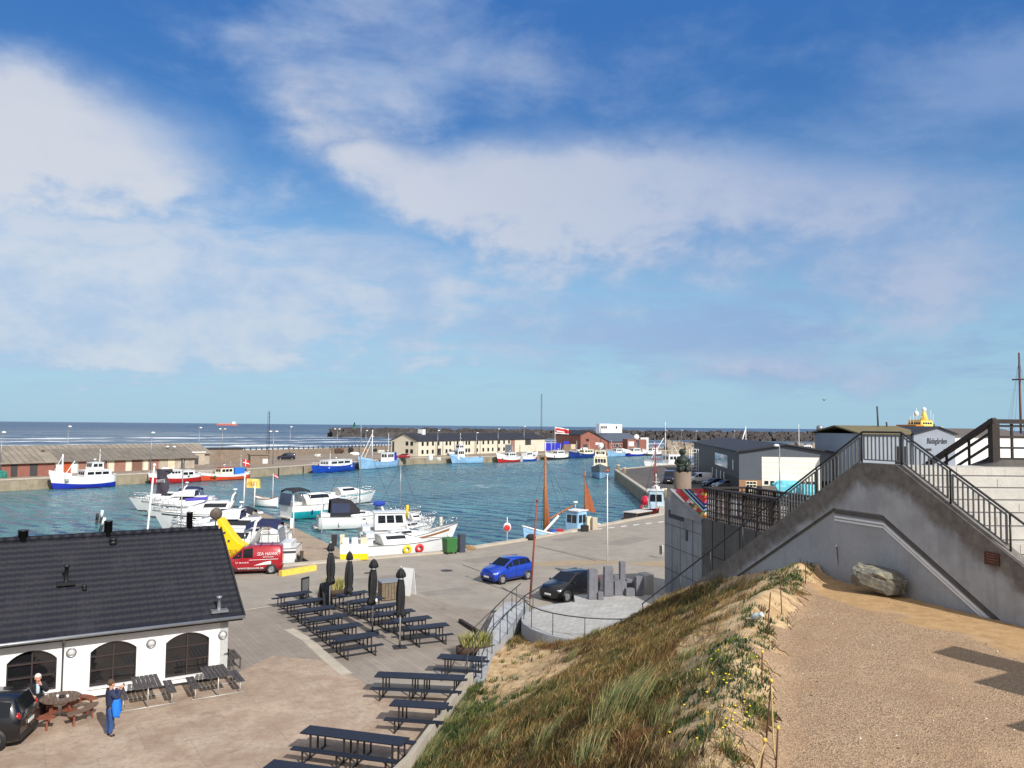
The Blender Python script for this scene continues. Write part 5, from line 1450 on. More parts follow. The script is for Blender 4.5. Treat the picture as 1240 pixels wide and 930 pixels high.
sat = person('white haired man in dark blazer seated at the round table', pc, BRZ + R(190), J, [('wrl', (.35, .1, .8), (0, -1, .1), 1), ('wrr', (-.3, .9, -.1), (0, 0, 1), -1)], m_whitehair,
             [('shirt', ['chest', 'waist', 'neckb'], [('chest', 'waist'), ('chest', 'neckb')], m_shirt, .006, {'chest': ((0, .06, .95), (.07, .125)), 'waist': ((0, .06, .72), (.06, .11))}),
              ('blazer', TOP, TE, m_blazer, .03, {'chest': ((0, -.012, .95), (.2, .12)), 'waist': ((0, -.015, .72), (.18, .115)), 'neckb': ((0, -.01, 1.06), (.1, .075))}),
              ('trousers', LEG, LE, m_trou, .02, {}), ('shoe', ['anl', 'toel'], [('anl', 'toel')], m_shoe, .014, {'anl': ((-.13, .42, .05), (.05, .045))}), ('shoe', ['anr', 'toer'], [('anr', 'toer')], m_shoe, .014, {'anr': ((.13, .40, .05), (.05, .045))})], look=(0, 1, 0))
# grey plinth seat built out under the window, where the man sits
o = MB().cbox((0, 0, .22), (.9, .36, .4)).build('wooden_box_seat', m_redwood, bevel=.01); o.matrix_world = Matrix.Translation(pc) @ Matrix.Rotation(BRZ, 4, 'Z'); tag(o, 'red brown wooden seat under the seated man by the window', 'seat')
# ------------------------------------------------------------------ boats
WZ = -2.0
m_gel = M('white_gelcoat', (.76, .76, .75), .28, 0, .04, .8, streak=.12, grime=S(196, 190, 176), gamt=.22, coat=.25)
m_deck = M('pale_grey_deck', S(196, 192, 184), .7, 0, .08, 2)
m_bglass, nt, b = new_mat('boat_glass'); b.inputs['Base Color'].default_value = (.012, .015, .02, 1); b.inputs['Roughness'].default_value = .05; b.inputs['Specular IOR Level'].default_value = .7
m_canvas = M('navy_canvas', S(28, 34, 72), .85, 0, .15, 3)
m_dcanvas = M('black_canvas_hood', S(34, 34, 42), .85, 0, .2, 3)
m_chrome = M('stainless_rail', S(200, 202, 204), .25, .9)
m_anti = M('dark_antifouling', S(40, 36, 38), .7)
m_wood = M('varnished_wood', S(146, 92, 48), .45, 0, .25, 6)
m_mastw = M('oiled_mast_wood', S(150, 100, 62), .6, 0, .25, 5)
m_tan = M('tan_sailcloth', S(150, 84, 52), .85, 0, .2, 4)
m_rig = M('dark_rigging', (.02, .02, .022), .7)
m_orange = M('orange_plastic', S(224, 92, 30), .5); m_redp = M('red_boat_paint', S(176, 34, 38), .45, 0, .12, 1.2, grime=S(120, 40, 36), gamt=.3)
m_green_net = M('green_net', S(36, 106, 76), .95, 0, .35, 7, .6, 30)
m_yellow = M('yellow_boat_paint', S(238, 200, 20), .45, 0, .05, 2)
def hpaint(name, c): return M(name, c, .45, 0, .14, .8, 0, 25, .3, tuple(x * .55 for x in c), .45, .1)
m_blueh = hpaint('blue_hull_paint', S(22, 70, 176)); m_dblue = hpaint('royal_blue_hull_paint', S(28, 46, 168)); m_lblue = hpaint('light_blue_hull_paint', S(142, 184, 220)); m_orh = hpaint('orange_red_hull_paint', S(212, 82, 44)); m_blackh = hpaint('black_hull_paint', S(28, 30, 36)); m_teal = hpaint('teal_hull_paint', S(22, 156, 164)); m_cream = M('cream_paint', S(232, 224, 198), .5, 0, .05, 1); m_navyh = hpaint('navy_hull_paint', S(20, 52, 124))
def hull_pts(L, B, Fb, sb, ss, tr, rake, draft=.6, flare=1.0, strake=.5, n=16, bowpow=2.2, full=.45):
    rings = []
    for i in range(n + 1):
        t = i / n
        w = B / 2 * ((tr + (1 - tr) * math.sin(math.pi / 2 * min(1, t / full))) if t < full else (1 - ((t - full) / (1 - full)) ** bowpow))
        w = max(w, .015)
        zs = Fb + (ss * (1 - t / .4) ** 2 if t < .4 else sb * ((t - .4) / .6) ** 2)
        x0 = -L / 2 + L * t * (1 - rake / L)
        half = []
        for z, k in ((-draft, .02), (-draft * .35, .62 if tr > .3 else .5), (.12, .9 - .22 * t ** 4), (zs * strake, .97 - .1 * t ** 4), (zs, 1.0 * flare)):
            half.append((x0 + rake * t ** 5 * max(0, (z + .2)) / (zs + .2), w * k, z))
        rings.append(half)
    return rings
def hull(root, R_, mats, deck_drop=.35, deck_mat=None, gun=.05, gun_mat=None, tr=True):
    mb = MB(); rings = []
    for h in R_: rings.append([(x, -y, z) for x, y, z in h[::-1]] + [(x, y, z) for x, y, z in h])
    band = {0: 2, 1: 1, 2: 0, 3: 0, 4: 0, 5: 0, 6: 0, 7: 1, 8: 2}
    # points: 0..4 right sheer->keel, 5..9 left keel->sheer
    mb.loft(rings, 0, True, closed=False, caps=False, fm=lambda i, k: band[k])
    mb.f.append(list(range(10))); mb.m.append(2); mb.s.append(False)
    o = mb.build('hull', mats, root)
    dk = MB(); vs = []
    for h in R_:
        x, y, z = h[4]; vs += [(x, -y * .985, z - deck_drop), (x, y * .985, z - deck_drop)]
    dk.add(vs, [(2 * i, 2 * i + 2, 2 * i + 3, 2 * i + 1) for i in range(len(R_) - 1)])
    dk.build('deck', deck_mat or m_deck, root)
    g = MB()
    for s_ in (-1, 1): g.tube([(h[4][0], s_ * h[4][1], h[4][2]) for h in R_], gun, 6)
    h = R_[0][4]; g.tube([(h[0], -h[1], h[2]), (h[0], h[1], h[2])], gun, 6)
    g.build('gunwale', gun_mat or mats[2], root)
    return o
def ztop(R_, x):
    xs = [h[4][0] for h in R_]; return float(np.interp(x, xs, [h[4][2] for h in R_]))
def ytop(R_, x):
    xs = [h[4][0] for h in R_]; return float(np.interp(x, xs, [h[4][1] for h in R_]))
def house(root, x0, x1, w, z0, z1, mat, roof=None, slope=.25, nwin=3, front=1, taper=.9, winz=(.5, .86), name='wheelhouse', over=.12, glass=None):
    """a cabin with a raked front (towards front*x), windows all round and an overhanging roof"""
    mb = MB(); s_ = slope
    a, b2 = (x0, x1)
    xf = b2 if front > 0 else a; xb = a if front > 0 else b2
    xft = xf - front * s_
    vs = [(xb, -w / 2, z0), (xf, -w / 2, z0), (xf, w / 2, z0), (xb, w / 2, z0), (xb, -w / 2 * taper, z1), (xft, -w / 2 * taper, z1), (xft, w / 2 * taper, z1), (xb, w / 2 * taper, z1)]
    mb.add(vs, [(0, 3, 2, 1), (4, 5, 6, 7), (0, 1, 5, 4), (1, 2, 6, 5), (2, 3, 7, 6), (3, 0, 4, 7)])
    h = mb.build(name, mat, root, bevel=.03)
    V = [Vector(v) for v in vs]
    def win(q, n, f=(.08, .92)):
        p0, p1, p2, p3 = q; nn = (p1 - p0).cross(p3 - p0).normalized()
        c = sum(q, Vector()) / 4
        if nn.dot(c - Vector(((x0 + x1) / 2, 0, (z0 + z1) / 2))) < 0: nn = -nn
        for i in range(n):
            u0 = f[0] + (f[1] - f[0]) * (i + .08) / n; u1 = f[0] + (f[1] - f[0]) * (i + .92) / n
            g = MB()
            pt = lambda u, v: (p0.lerp(p1, u)).lerp(p3.lerp(p2, u), v)
            pts = [pt(u0, winz[0]), pt(u1, winz[0]), pt(u1, winz[1]), pt(u0, winz[1])]
            g.ext([p + nn * .012 for p in pts], nn * -.03); g.build('window', glass or m_bglass, h)
    win([V[0], V[1], V[5], V[4]], nwin); win([V[3], V[2], V[6], V[7]], nwin); win([V[1], V[2], V[6], V[5]], max(2, int(w / .8)))
    xa, xc = min(xb, xft) - over, max(xb, xft) + over
    MB().box(xa, xc, -w / 2 * taper - over, w / 2 * taper + over, z1, z1 + .08).build('roof', roof or mat, h)
    return h
def mast(root, x, z0, z1, r=.06, mat=None, stays=(), y=0, name='mast', yard=0):
    mb = MB(); mb.tube([(x, y, z0), (x, y, z1)], [r, r * .6], 7)
    if yard: mb.tube([(x, y - yard, z0 + (z1 - z0) * .8), (x, y + yard, z0 + (z1 - z0) * .8)], r * .5, 5)
    m_ = mb.build(name, mat or m_white, root)
    if stays:
        s_ = MB()
        for p in stays: s_.tube([(x, y, z0 + (z1 - z0) * .95), p], .014, 4)
        s_.build('rigging', m_rig, m_)
    return m_
def rails(root, R_, t0, t1, h=.7, mat=None, inset=.96, n=7, name='rail', mid=True):
    mb = MB()
    xs = [R_[0][4][0] + (R_[-1][4][0] - R_[0][4][0]) * (t0 + (t1 - t0) * i / n) for i in range(n + 1)]
    for s_ in (-1, 1):
        top = [(x, s_ * ytop(R_, x) * inset, ztop(R_, x) + h) for x in xs]
        mb.tube(top, .02, 5)
        if mid: mb.tube([(x, y, z - h * .5) for x, y, z in top], .014, 4)
        for x, y, z in top: mb.tube([(x, y, z - h), (x, y, z)], .016, 4)
    if t1 > .95: mb.tube([(xs[-1], -ytop(R_, xs[-1]) * inset, ztop(R_, xs[-1]) + h), (xs[-1], ytop(R_, xs[-1]) * inset, ztop(R_, xs[-1]) + h)], .02, 5)
    return mb.build(name, mat or m_chrome, root)
def radar(root, x, z, y=0):
    mb = MB(); mb.tube([(x, y, z - .5), (x, y, z)], .03, 5); mb.lathe([(.01, .18), (.22, .16), (.25, .08), (.22, .0), (.01, -.01)], (x, y, z), 12); return mb.build('radar', m_white, root)
def gear(root, x0, x1, w, z, seed, n=8, pal=None):
    """deck clutter: crates, floats and net heaps, each a piece of its own"""
    r_ = random.Random(seed)
    pal = pal or [m_orange, m_green_net, m_redp, M('grey_fish_box', S(150, 152, 150), .7), M('blue_fish_box', S(40, 80, 150), .6)]
    for i in range(n):
        x, y = r_.uniform(x0, x1), r_.uniform(-w / 2, w / 2) * .8; m_ = r_.choice(pal); k = r_.random()
        if k < .5: MB().cbox((x, y, z + .18), (r_.uniform(.5, .9), r_.uniform(.4, .6), .36), r_.uniform(0, 3)).build('fish_box', m_, root)
        elif k < .75: MB().ell((x, y, z + .2), (.22, .22, .24), 8, 6).build('float', m_, root)
        else: MB().ell((x, y, z + .2), (r_.uniform(.4, .7), r_.uniform(.3, .5), .35), 9, 6).build('net_heap', m_, root)
def boat(name, label, cat, bow, stern, group=None):
    """root at the middle of a boat lying from stern to bow on the water"""
    b2, s_ = Vector((bow[0], bow[1], 0)), Vector((stern[0], stern[1], 0))
    c = (b2 + s_) / 2; d_ = b2 - s_
    return thing(name, label, cat, (c.x, c.y, WZ), math.atan2(d_.y, d_.x), group), d_.length
def fish(label, bow, stern, B=3.6, Fb=1.15, sb=1.0, ss=.25, lower=None, upper=None, strake=.55, hx=(-.28, -.05), hh=2.3, hw=.62, hmat=None, roof=None, front=1, masts=(), second=None, seed=1, ngear=6, gearx=(-.1, .35), tr=.62, whale=False, railh=.5, aft=None):
    root, L = boat('fishing_boat', label, 'fishing boat', bow, stern, 'fishing boats in the harbour')
    R_ = hull_pts(L, B, Fb, sb, ss, tr, .9, 1.0, 1.0, strake)
    hull(root, R_, [m_anti, lower or m_dblue, upper or m_white], .45, m_deck, .06)
    zd = Fb - .42
    h = house(root, hx[0] * L, hx[1] * L, B * hw, zd, zd + hh, hmat or m_white, roof, .2, 3, front, .92, (.55, .85))
    if second: house(root, second[0] * L, second[1] * L, B * .58, zd + hh + .08, zd + hh + second[2], hmat or m_white, roof, .25, 2, front, .9, (.4, .85), 'upper_bridge')
    for (mx, mh, r, mm, yd) in masts:
        x = mx * L
        mast(root, x, zd, mh, r, mm, ((L * .47, 0, ztop(R_, L * .47)), (-L * .46, .3, ztop(R_, -L * .46)), (x + .3, B * .45, Fb), (x + .3, -B * .45, Fb)), 0, 'mast', yd)
    if whale:
        vs = []; mb = MB()
        for hh_ in R_[-5:]:
            x, y, z = hh_[4]; vs += [(x, -y, z + .02), (x, y, z + .02), (x, -y * .9, z + .55), (x, y * .9, z + .55)]
        nn = 5
        f_ = []
        for i in range(nn - 1): f_ += [(4 * i + 2, 4 * i + 6, 4 * i + 7, 4 * i + 3), (4 * i, 4 * i + 4, 4 * i + 6, 4 * i + 2), (4 * i + 1, 4 * i + 3, 4 * i + 7, 4 * i + 5)]
        mb.add(vs, f_ + [(0, 2, 3, 1)]); mb.build('foredeck_shelter', upper or m_white, root)
    rails(root, R_, .62, .97, railh, m_white, .97, 6)
    gear(root, gearx[0] * L, gearx[1] * L, B, zd, seed, ngear)
    mb = MB(); mb.tube([(hx[0] * L + .3, .3, zd + hh), (hx[0] * L + .3, .3, zd + hh + 1.5)], .015, 4); mb.build('aerial', m_white, h)
    radar(h, (hx[0] + hx[1]) / 2 * L, zd + hh + (second[2] if second else 0) + .5)
    MB().lathe([(.24, -.06), (.31, 0), (.24, .06), (.18, 0), (.24, -.06)], (hx[0] * L + .5, -B * hw / 2 * .97 - .04, zd + hh * .35), 14, axis='Y', caps=False).build('lifebuoy', m_orange, h)
    return root, R_, L
def wl(px, py): return P(px, py, WZ)
FQ = Vector((.6, .8, 0))
def along(px, offd=2.7):
    """where the line lying offd metres off the far quay is met in that picture column"""
    k = (px - W / 2) / F; best = None
    for (a, b2) in zip(FARQ[:-1], FARQ[1:]):
        A, B = Vector((*a, 0)), Vector((*b2, 0)); n = Vector((B.y - A.y, A.x - B.x, 0)).normalized() * offd; A = A + n; B = B + n
        den = (B.x - A.x) - k * (B.y - A.y)
        if abs(den) < 1e-6: continue
        t = (k * A.y - A.x) / den
        if -.02 <= t <= 1.02:
            q = A.lerp(B, t)
            if q.y > 60: return q
    return P(px, 560, WZ)
# along the far quay, from the left
a, c = along(63), along(140)
r, R_, L = fish('white and royal blue trawler with tall white mast beside the brick shed', a, c, 4.2, 1.9, 1.0, .5, m_dblue, m_white, .42, (-.42, .02), 1.7, .7, masts=((.3, 6.2, .2, m_white, 0), (-.28, 7.0, .08, m_white, .5)), second=(-.3, -.1, 1.4), seed=3, ngear=4, gearx=(.1, .4), whale=True)
mb = MB(); mb.tube([(.3 * L, 0, 1.8), (.12 * L, .2, 5.0)], .07, 6); mb.tube([(.44 * L, 0, 2.8), (.3 * L, 0, 6.0)], .05, 6); mb.build('derrick', m_white, r)
a, c = along(182), along(243)
r, R_, L = fish('red fishing boat with white wheelhouse and domed white hood behind the dark flag', a, c, 3.6, 1.5, .7, .25, m_redp, m_white, .62, (-.1, .12), 1.5, .62, masts=((-.18, 4.6, .06, m_white, .4),), seed=5, ngear=5, gearx=(-.4, -.15))
MB().ell((.17 * L, 0, 2.3), (1.1, .9, .95), 12, 8).build('white_hood', m_white, r)
house(r, -.36 * L, -.1 * L, 2.4, .9, 2.4, m_white, None, .1, 2, 1, .95, (.45, .8), 'deckhouse')
c, a = along(243), along(302)
r, R_, L = fish('orange red fishing boat with blue tarpaulin and Danish flag at its stern', c, a, 3.6, 1.15, .7, .5, m_orh, m_white, .66, (-.15, .12), 1.9, .6, m_cream, m_redp, masts=((.1, 6.6, .06, m_mastw, .5), (-.36, 5.2, .05, m_white, 0)), seed=8, ngear=4, gearx=(.2, .4))
MB().box(-.37 * L, -.17 * L, -1.2, 1.2, 1.2, 2.5).build('tarpaulin', M('blue_tarpaulin', S(44, 116, 208), .6, 0, .15, 3, .3, 8), r)
g = MB(); n = 7
def flagmesh(L_, Hh, mats_fn, rows=6, cols=9, wav=.12, droop=.0):
    mb = MB()
    vs = [(L_ * i / cols, wav * math.sin(i * 1.1 + j * .25) * i / cols * 1.6, Hh * j / rows - droop * (i / cols) ** 1.5 * L_ ) for j in range(rows + 1) for i in range(cols + 1)]
    for j in range(rows):
        for i in range(cols):
            k = j * (cols + 1) + i; mb.add([vs[k], vs[k + 1], vs[k + cols + 2], vs[k + cols + 1]], [(0, 1, 2, 3)], mats_fn(i, j), True)
    return mb
m_flagred = M('flag_red', S(200, 40, 38), .8)
f_ = flagmesh(1.9, 1.4, lambda i, j: 1 if (i == 3 or j in (3,)) else 0, 7, 9, .15, .3)
f_.v = [(-.4 * L - x, y, z + 2.9) for x, y, z in f_.v]
fo = f_.build('flag', [m_flagred, m_white], r, fix=False)
a, c = along(379), along(427)
fish('bright blue fishing boat with long white superstructure and three dark windows', a, c, 3.9, 1.5, .5, .5, m_blueh, m_blueh, .6, (-.4, .2), 1.9, .78, m_white, masts=((.05, 5.2, .06, m_white, .4),), seed=12, ngear=4, gearx=(.22, .4), railh=.8)
a, c = along(435), along(480)
r, R_, L = fish('pale blue cutter with white A-shaped mast and wheelhouse aft', a, c, 4.0, 1.7, 1.3, .5, m_lblue, m_lblue, .6, (-.38, -.18), 2.9, .55, m_white, masts=((.14, 10.6, .16, m_white, .5), (-.3, 9.6, .08, m_white, .4)), seed=15, ngear=6, gearx=(-.1, .3), whale=True)
mb = MB(); mb.tube([(.44 * L, .0, 2.8), (.15 * L, 0, 9.4)], .09, 6); mb.tube([(.4 * L, .6, 2.6), (.15 * L, .1, 7.6)], .07, 6); mb.build('derrick', m_white, r)
MB().box(-.46 * L, -.4 * L, -.9, .9, 1.6, 4.2).build('blue_net_drum', m_dblue, r)
a, c = along(546), along(584)
fish('grey blue trawler with tall white bridge in front of the cream building', a, c, 4.2, 1.7, .8, .3, m_lblue, m_lblue, .5, (.1, .32), 3.1, .6, m_white, masts=((.18, 9.6, .1, m_white, .8), (-.05, 5, .08, m_white, .3)), second=(.12, .28, 1.5), seed=18, ngear=7, gearx=(-.4, 0), whale=True)
SM = [((602, 560.5), (628, 558.5), 'red cutter with white band under its rail, beside the bright blue cutter', m_redp, m_white, m_white, 20, .5), ((652, 557), (631, 558.5), 'bright blue cutter with white wheelhouse beside the red cutter', m_blueh, m_white, m_white, 22, .45),
      ((661, 556.5), (686, 554.5), 'black and white cutter moored under the blue containers', m_blackh, m_white, m_white, 24, .4), ((689, 554.5), (723, 552.5), 'long navy blue trawler with cream wheelhouse near the red brick shed', m_navyh, m_navyh, m_cream, 26, .55),
      ((735, 551.5), (755, 550), 'pale blue and white cutter beyond the pier end', m_lblue, m_lblue, m_white, 28, .5), ((754, 552), (778, 550.3), 'deep blue and white cutter in front of the white gabled brick shed', m_dblue, m_white, m_white, 30, .5),
      ((778, 549.3), (799, 548), 'white cutter with black lower hull and white gantry by the rock heaps', m_blackh, m_white, m_white, 32, .35)]
for (p0, p1, lab, lo, up, hm, sd_, stk) in SM:
    a, c = along(p0[0], 2.9), along(p1[0], 2.9)
    fish(lab, a, c, 3.6, 1.5, 1.3, .4, lo, up, stk, (-.3, .05), 2.1, .62, hm, masts=((.22, 6.6, .08, m_white, .4), (-.22, 5.6, .06, m_white, .3)), seed=sd_, ngear=4, whale=sd_ in (20, 22, 30))
# trawler lying bow-on at the pier end
a, c = wl(726, 580.5), wl(728, 574)
r, R_, L = fish('grey and white trawler lying bow-on at the end of the pier', a, c + Vector((.6, 4.5, 0)), 4.7, 2.0, 1.5, .3, m_lblue, M('grey_hull_paint', S(104, 112, 120), .5), .45, (-.1, .14), 3.2, .72, m_cream, masts=((-.02, 12.2, .1, m_dsteel, 1.4), (.18, 7.6, .08, m_white, .6)), second=(-.06, .1, 1.4), seed=35, ngear=8, gearx=(-.4, .4))
MB().ell((-.02 * L, 0, 7.4), (.75, .75, .75), 12, 8).build('radar_dome', m_white, r)
# trawler behind the statue, and the red one against the pier near the road
a, c = P(807, 578, WZ), P(826, 572, WZ)
r, R_, L = fish('dark rigged white trawler with slanting derrick behind the statue', (36.5, 214), (50, 222), 4.4, 1.8, 1.0, .3, m_blackh, m_white, .5, (-.3, .0), 3.0, .6, m_white, masts=((.0, 13.5, .12, m_white, .9), (.25, 8, .1, m_white, .4)), seed=38, ngear=8, gearx=(.05, .4))
mb = MB(); mb.tube([(.42 * L, .3, 2.0), (.05 * L, .2, 9.0)], .1, 6); mb.tube([(-.42 * L, 0, 2), (-.2 * L, 0, 7)], .08, 6); mb.build('derrick', m_white, r)
r, R_, L = fish('red cutter crowded with red masts and green nets against the pier', (17.6, 94.0), (19.9, 108.0), 4.0, 1.4, .8, .4, m_redp, m_redp, .5, (.02, .2), 3.0, .5, hpaint('pale_blue_house', S(178, 206, 224)), m_white, masts=((-.05, 9.6, .12, m_redp, .8), (.25, 6.2, .08, m_white, .5), (-.3, 7.6, .07, m_redp, .5)), seed=41, ngear=7, gearx=(.2, .45))
gear(r, -.42 * L, 0, 3.4, 1.0, 43, 9, [m_green_net, m_redp, m_green_net, m_orange])
mb = MB()
for z in (5.2, 6.4, 7.6): mb.tube([(-.05 * L - .8, 0, z), (-.05 * L + .8, 0, z)], .05, 5)
for z in (3.5, 4.6, 5.8, 7.0): mb.beam((-.05 * L - .3, -.3, z), (-.05 * L + .3, .3, z + .5), .06, .06)
mb.box(-.05 * L - .7, -.05 * L + .7, -.16, .16, 9.5, 9.7); mb.build('gantry', m_redp, r)
MB().ell((-.43 * L, -1.2, 1.9), (.7, .7, .7), 10, 7).build('red_float', M('pink_red_buoy', S(222, 44, 74), .5), r)
# low wooden launch beside it
r, L = boat('wooden_launch', 'low dark wooden launch with pale canvas roof moored below the quay edge', 'boat', (12.3, 86.5), (16.4, 91.5))
R_ = hull_pts(L, 2.3, 1.5, .4, .1, .7, .5); hull(r, R_, [m_anti, M('dark_boat_wood', S(74, 44, 34), .5), M('dark_boat_wood')], .3)
house(r, -.3 * L, .25 * L, 1.7, 1.2, 2.35, M('dark_boat_wood'), m_deck, .2, 3, 1, .95)
# ------------------------------------------------------------------ sailing fishing boat at the near quay edge
r, L = boat('sailing_boat', 'pale blue two masted wooden fishing boat with tan sail at the quay edge', 'sailing boat', (1.1, 70.4), (8.6, 79.4))
R_ = hull_pts(L, 3.0, 1.65, 1.35, .5, .45, .5, .8, 1.0, .5)
hull(r, R_, [m_anti, m_lblue, m_lblue], .4, m_wood, .07, m_white)
house(r, -.28 * L, -.14 * L, 1.5, 1.5, 3.75, hpaint('sky_blue_cabin', S(150, 194, 228)), m_white, .15, 2, 1, .95, (.5, .84)); radar(r, -.2 * L, 4.5)
q = Vector((r.location.x, r.location.y, 0)); hd_ = Matrix.Rotation(r.rotation_euler.z, 4, 'Z')
zt1 = Zat(662, 552, 73) - WZ; zt2 = Zat(661, 535, 73) - WZ
m_ = mast(r, .22 * L, 1.6, zt1, .19, m_mastw, ((L * .46, 0, 3.1), (.1 * L, 1.5, 2.2), (.1 * L, -1.5, 2.2), (-.12 * L, 0, 4.2)))
MB().tube([(.22 * L, 0, zt1 - .05), (.22 * L, 0, zt2)], .04, 6, ).build('topmast', m_white, m_)
MB().tube([(.2 * L, 0, 3.2), (-.14 * L, .2, 4.3)], .09, 6).build('boom', m_mastw, m_)
mb = MB(); mb.tube([(.19 * L, .1, 1.9), (.2 * L, .06, 4.2), (.215 * L, .0, 6.6)], [.2, .17, .12], 8); mb.build('furled_sail', m_tan, m_)
mz = mast(r, -.34 * L, 1.8, Zat(706, 570, 78) - WZ, .1, m_mastw, ((-.5 * L, 0, 2.6), (-.3 * L, 1.3, 2.4)), name='mizzen_mast')
mb = MB(); x0 = -.345 * L
mb.add([(x0, .0, 3.6), (x0 - 1.4, .35, 3.3), (x0 - .95, .3, 4.4), (x0 - .45, .16, 5.6), (x0, 0, 6.6), (x0 - .5, .3, 4.3)], [(0, 1, 5), (1, 2, 5), (2, 3, 5), (3, 4, 5), (4, 0, 5)], 0, True); mb.build('sail', m_tan, mz)
gear(r, -.1 * L, .12 * L, 2.4, 1.7, 52, 5, [M('blue_barrel', S(26, 82, 170), .5), m_redp, m_white])
MB().tube([(.3 * L, .5, 2.2), (.12 * L, .7, 3.6)], .12, 8).build('rolled_net', m_white, r)

# ------------------------------------------------------------------ marina: jetty and pleasure boats
m_jet = M('grey_jetty_planks', S(158, 140, 120), .9, 0, .18, 1.2, .3, 20, 0, S(122, 106, 92), .5)
J0, J1 = Vector((-13.2, 59.5, 0)), Vector((-33.5, 95.5, 0)); jd = (J1 - J0).normalized(); jn = Vector((-jd.y, jd.x, 0))
jt = thing('jetty', 'wooden jetty running out between the moored motor boats', 'jetty')
mb = MB(); JZ = -.42
for i in range(74):
    c = J0 + jd * (.3 + i * .56); mb.beam(c - jn * 1.85 + Vector((0, 0, JZ)), c + jn * 1.85 + Vector((0, 0, JZ)), .52, .09)
mb.build('deck_planks', m_jet, jt)
mb = MB()
for s_ in (-1, 1): mb.beam(J0 + jn * 1.75 * s_ + Vector((0, 0, JZ - .2)), J1 + jn * 1.75 * s_ + Vector((0, 0, JZ - .2)), .2, .26)
mb.build('bearer', M('dark_wet_timber', S(62, 52, 44), .8), jt)
for i in range(7):
    for s_ in (-1, 1):
        c = J0 + jd * (3 + i * 6) + jn * 1.9 * s_; MB().tube([c + Vector((0, 0, -5)), c + Vector((0, 0, JZ + (.5 if s_ > 0 else .0)))], .14, 8).build('pile', MATS['dark_wet_timber'], jt)
for i, (t, s_) in enumerate(((9, 1), (20, -1), (28, 1))):
    c = J0 + jd * t + jn * s_ * 1.4; o = MB().cbox((0, 0, .5), (.28, .24, 1.0), .5).build('power_post', m_white, bevel=.02); o.location = c + Vector((0, 0, JZ + .05))
    tag(o, ('white power post on the jetty nearest the road', 'white power post halfway along the jetty', 'white power post towards the outer end of the jetty')[i], 'post', 'power posts on the jetty')
def cruiser(label, bow, stern, B=3.2, Fb=1.15, sb=.55, stripe=None, lower=None, cab=(-.15, .32), ch=1.0, fly=False, canopy=None, arch=False, hood=None, seed=1, wind=True, ports=3, rail=True, cat='motor boat', hard=None):
    root, L = boat('motor_cruiser', label, cat, bow, stern, 'boats in the marina')
    R_ = hull_pts(L, B, Fb, sb, .05, .86, L * .13, .45, 1.0, .55, 16, 2.4, .5)
    hull(root, R_, [m_anti, lower or m_gel, m_gel], .1, m_deck, .035, M('grey_rubbing_strake', S(120, 120, 122), .6))
    # raised deck and cabin: one moulded shell
    x0, x1 = cab[0] * L, cab[1] * L
    rings = []; N = 10
    for i in range(N + 1):
        t = i / N; x = x0 + (x1 + .16 * L - x0) * t
        zz = ztop(R_, x) - .05; w = min(ytop(R_, x) * .82, B * .40)
        hgt = ch * (1 if t < .45 else max(.03, 1 - ((t - .45) / .55) ** 1.3))
        rings.append([(x, -w, zz), (x - hgt * .15, -w * .93, zz + hgt * .55), (x - hgt * .3, -w * .7, zz + hgt), (x - hgt * .32, 0, zz + hgt * 1.08), (x - hgt * .3, w * .7, zz + hgt), (x - hgt * .15, w * .93, zz + hgt * .55), (x, w, zz)])
    mb = MB(); mb.loft(rings, 0, True, closed=False, caps=False); mb.f.append(list(range(7))); mb.m.append(0); mb.s.append(False)
    cb = mb.build('cabin', m_gel, root)
    def strip(i0, i1, k, a0, a1, nm='side_window', m_=None, out=.015):
        g = MB(); top = []; bot = []
        for i in range(i0, i1 + 1):
            p, q = Vector(rings[i][k]), Vector(rings[i][k + 1]); bot.append(p.lerp(q, a0)); top.append(p.lerp(q, a1))
        sgn = -1 if k < 3 else 1
        vs = [v + Vector((0, sgn * out, out)) for v in bot + top]; n_ = len(bot)
        g.add(vs, [(j, j + 1, n_ + j + 1, n_ + j) for j in range(n_ - 1)], 0, True); return g.build(nm, m_ or m_bglass, cb, fix=False)
    strip(1, 5, 1, .12, .86); strip(1, 5, 4, .14, .88)
    if wind:
        g = MB(); vs = []
        for i in (5, 7):
            for k in (2, 3, 4):
                v = Vector(rings[i][k]); vs.append((v.x + .03, v.y * .95, v.z + .035))
        g.add(vs, [(0, 3, 4, 1), (1, 4, 5, 2)], 0, True); g.build('windscreen', m_bglass, cb, fix=False)
    for s_ in (-1, 1):
        for i in range(ports):
            x = (.08 + .1 * i) * L; i_ = min(range(len(R_)), key=lambda j: abs(R_[j][4][0] - x)); h = R_[i_]
            p = Vector((h[3][0], s_ * h[3][1], h[3][2])).lerp(Vector((h[4][0], s_ * h[4][1], h[4][2])), .5)
            MB().ell(p, (.26, .03, .075), 10, 5).build('porthole', m_bglass, root)
        if stripe:
            g = MB(); lo = [Vector((h[3][0], s_ * h[3][1], h[3][2])).lerp(Vector((h[4][0], s_ * h[4][1], h[4][2])), .62) for h in R_[:-1]]; hi = [Vector((h[3][0], s_ * h[3][1], h[3][2])).lerp(Vector((h[4][0], s_ * h[4][1], h[4][2])), .8) for h in R_[:-1]]
            vs = [v + Vector((0, s_ * .02, 0)) for v in lo + hi]; n_ = len(lo); g.add(vs, [(j, j + 1, n_ + j + 1, n_ + j) for j in range(n_ - 1)], 0, True); g.build('hull_stripe', stripe, root, fix=False)
    zc = ztop(R_, x0) + ch
    if hard:      # pilot house on top
        house(root, hard[0] * L, hard[1] * L, B * .62, zc - .6, zc + 1.1, m_gel, None, .3, 3, 1, .92, (.42, .86), 'pilot_house')
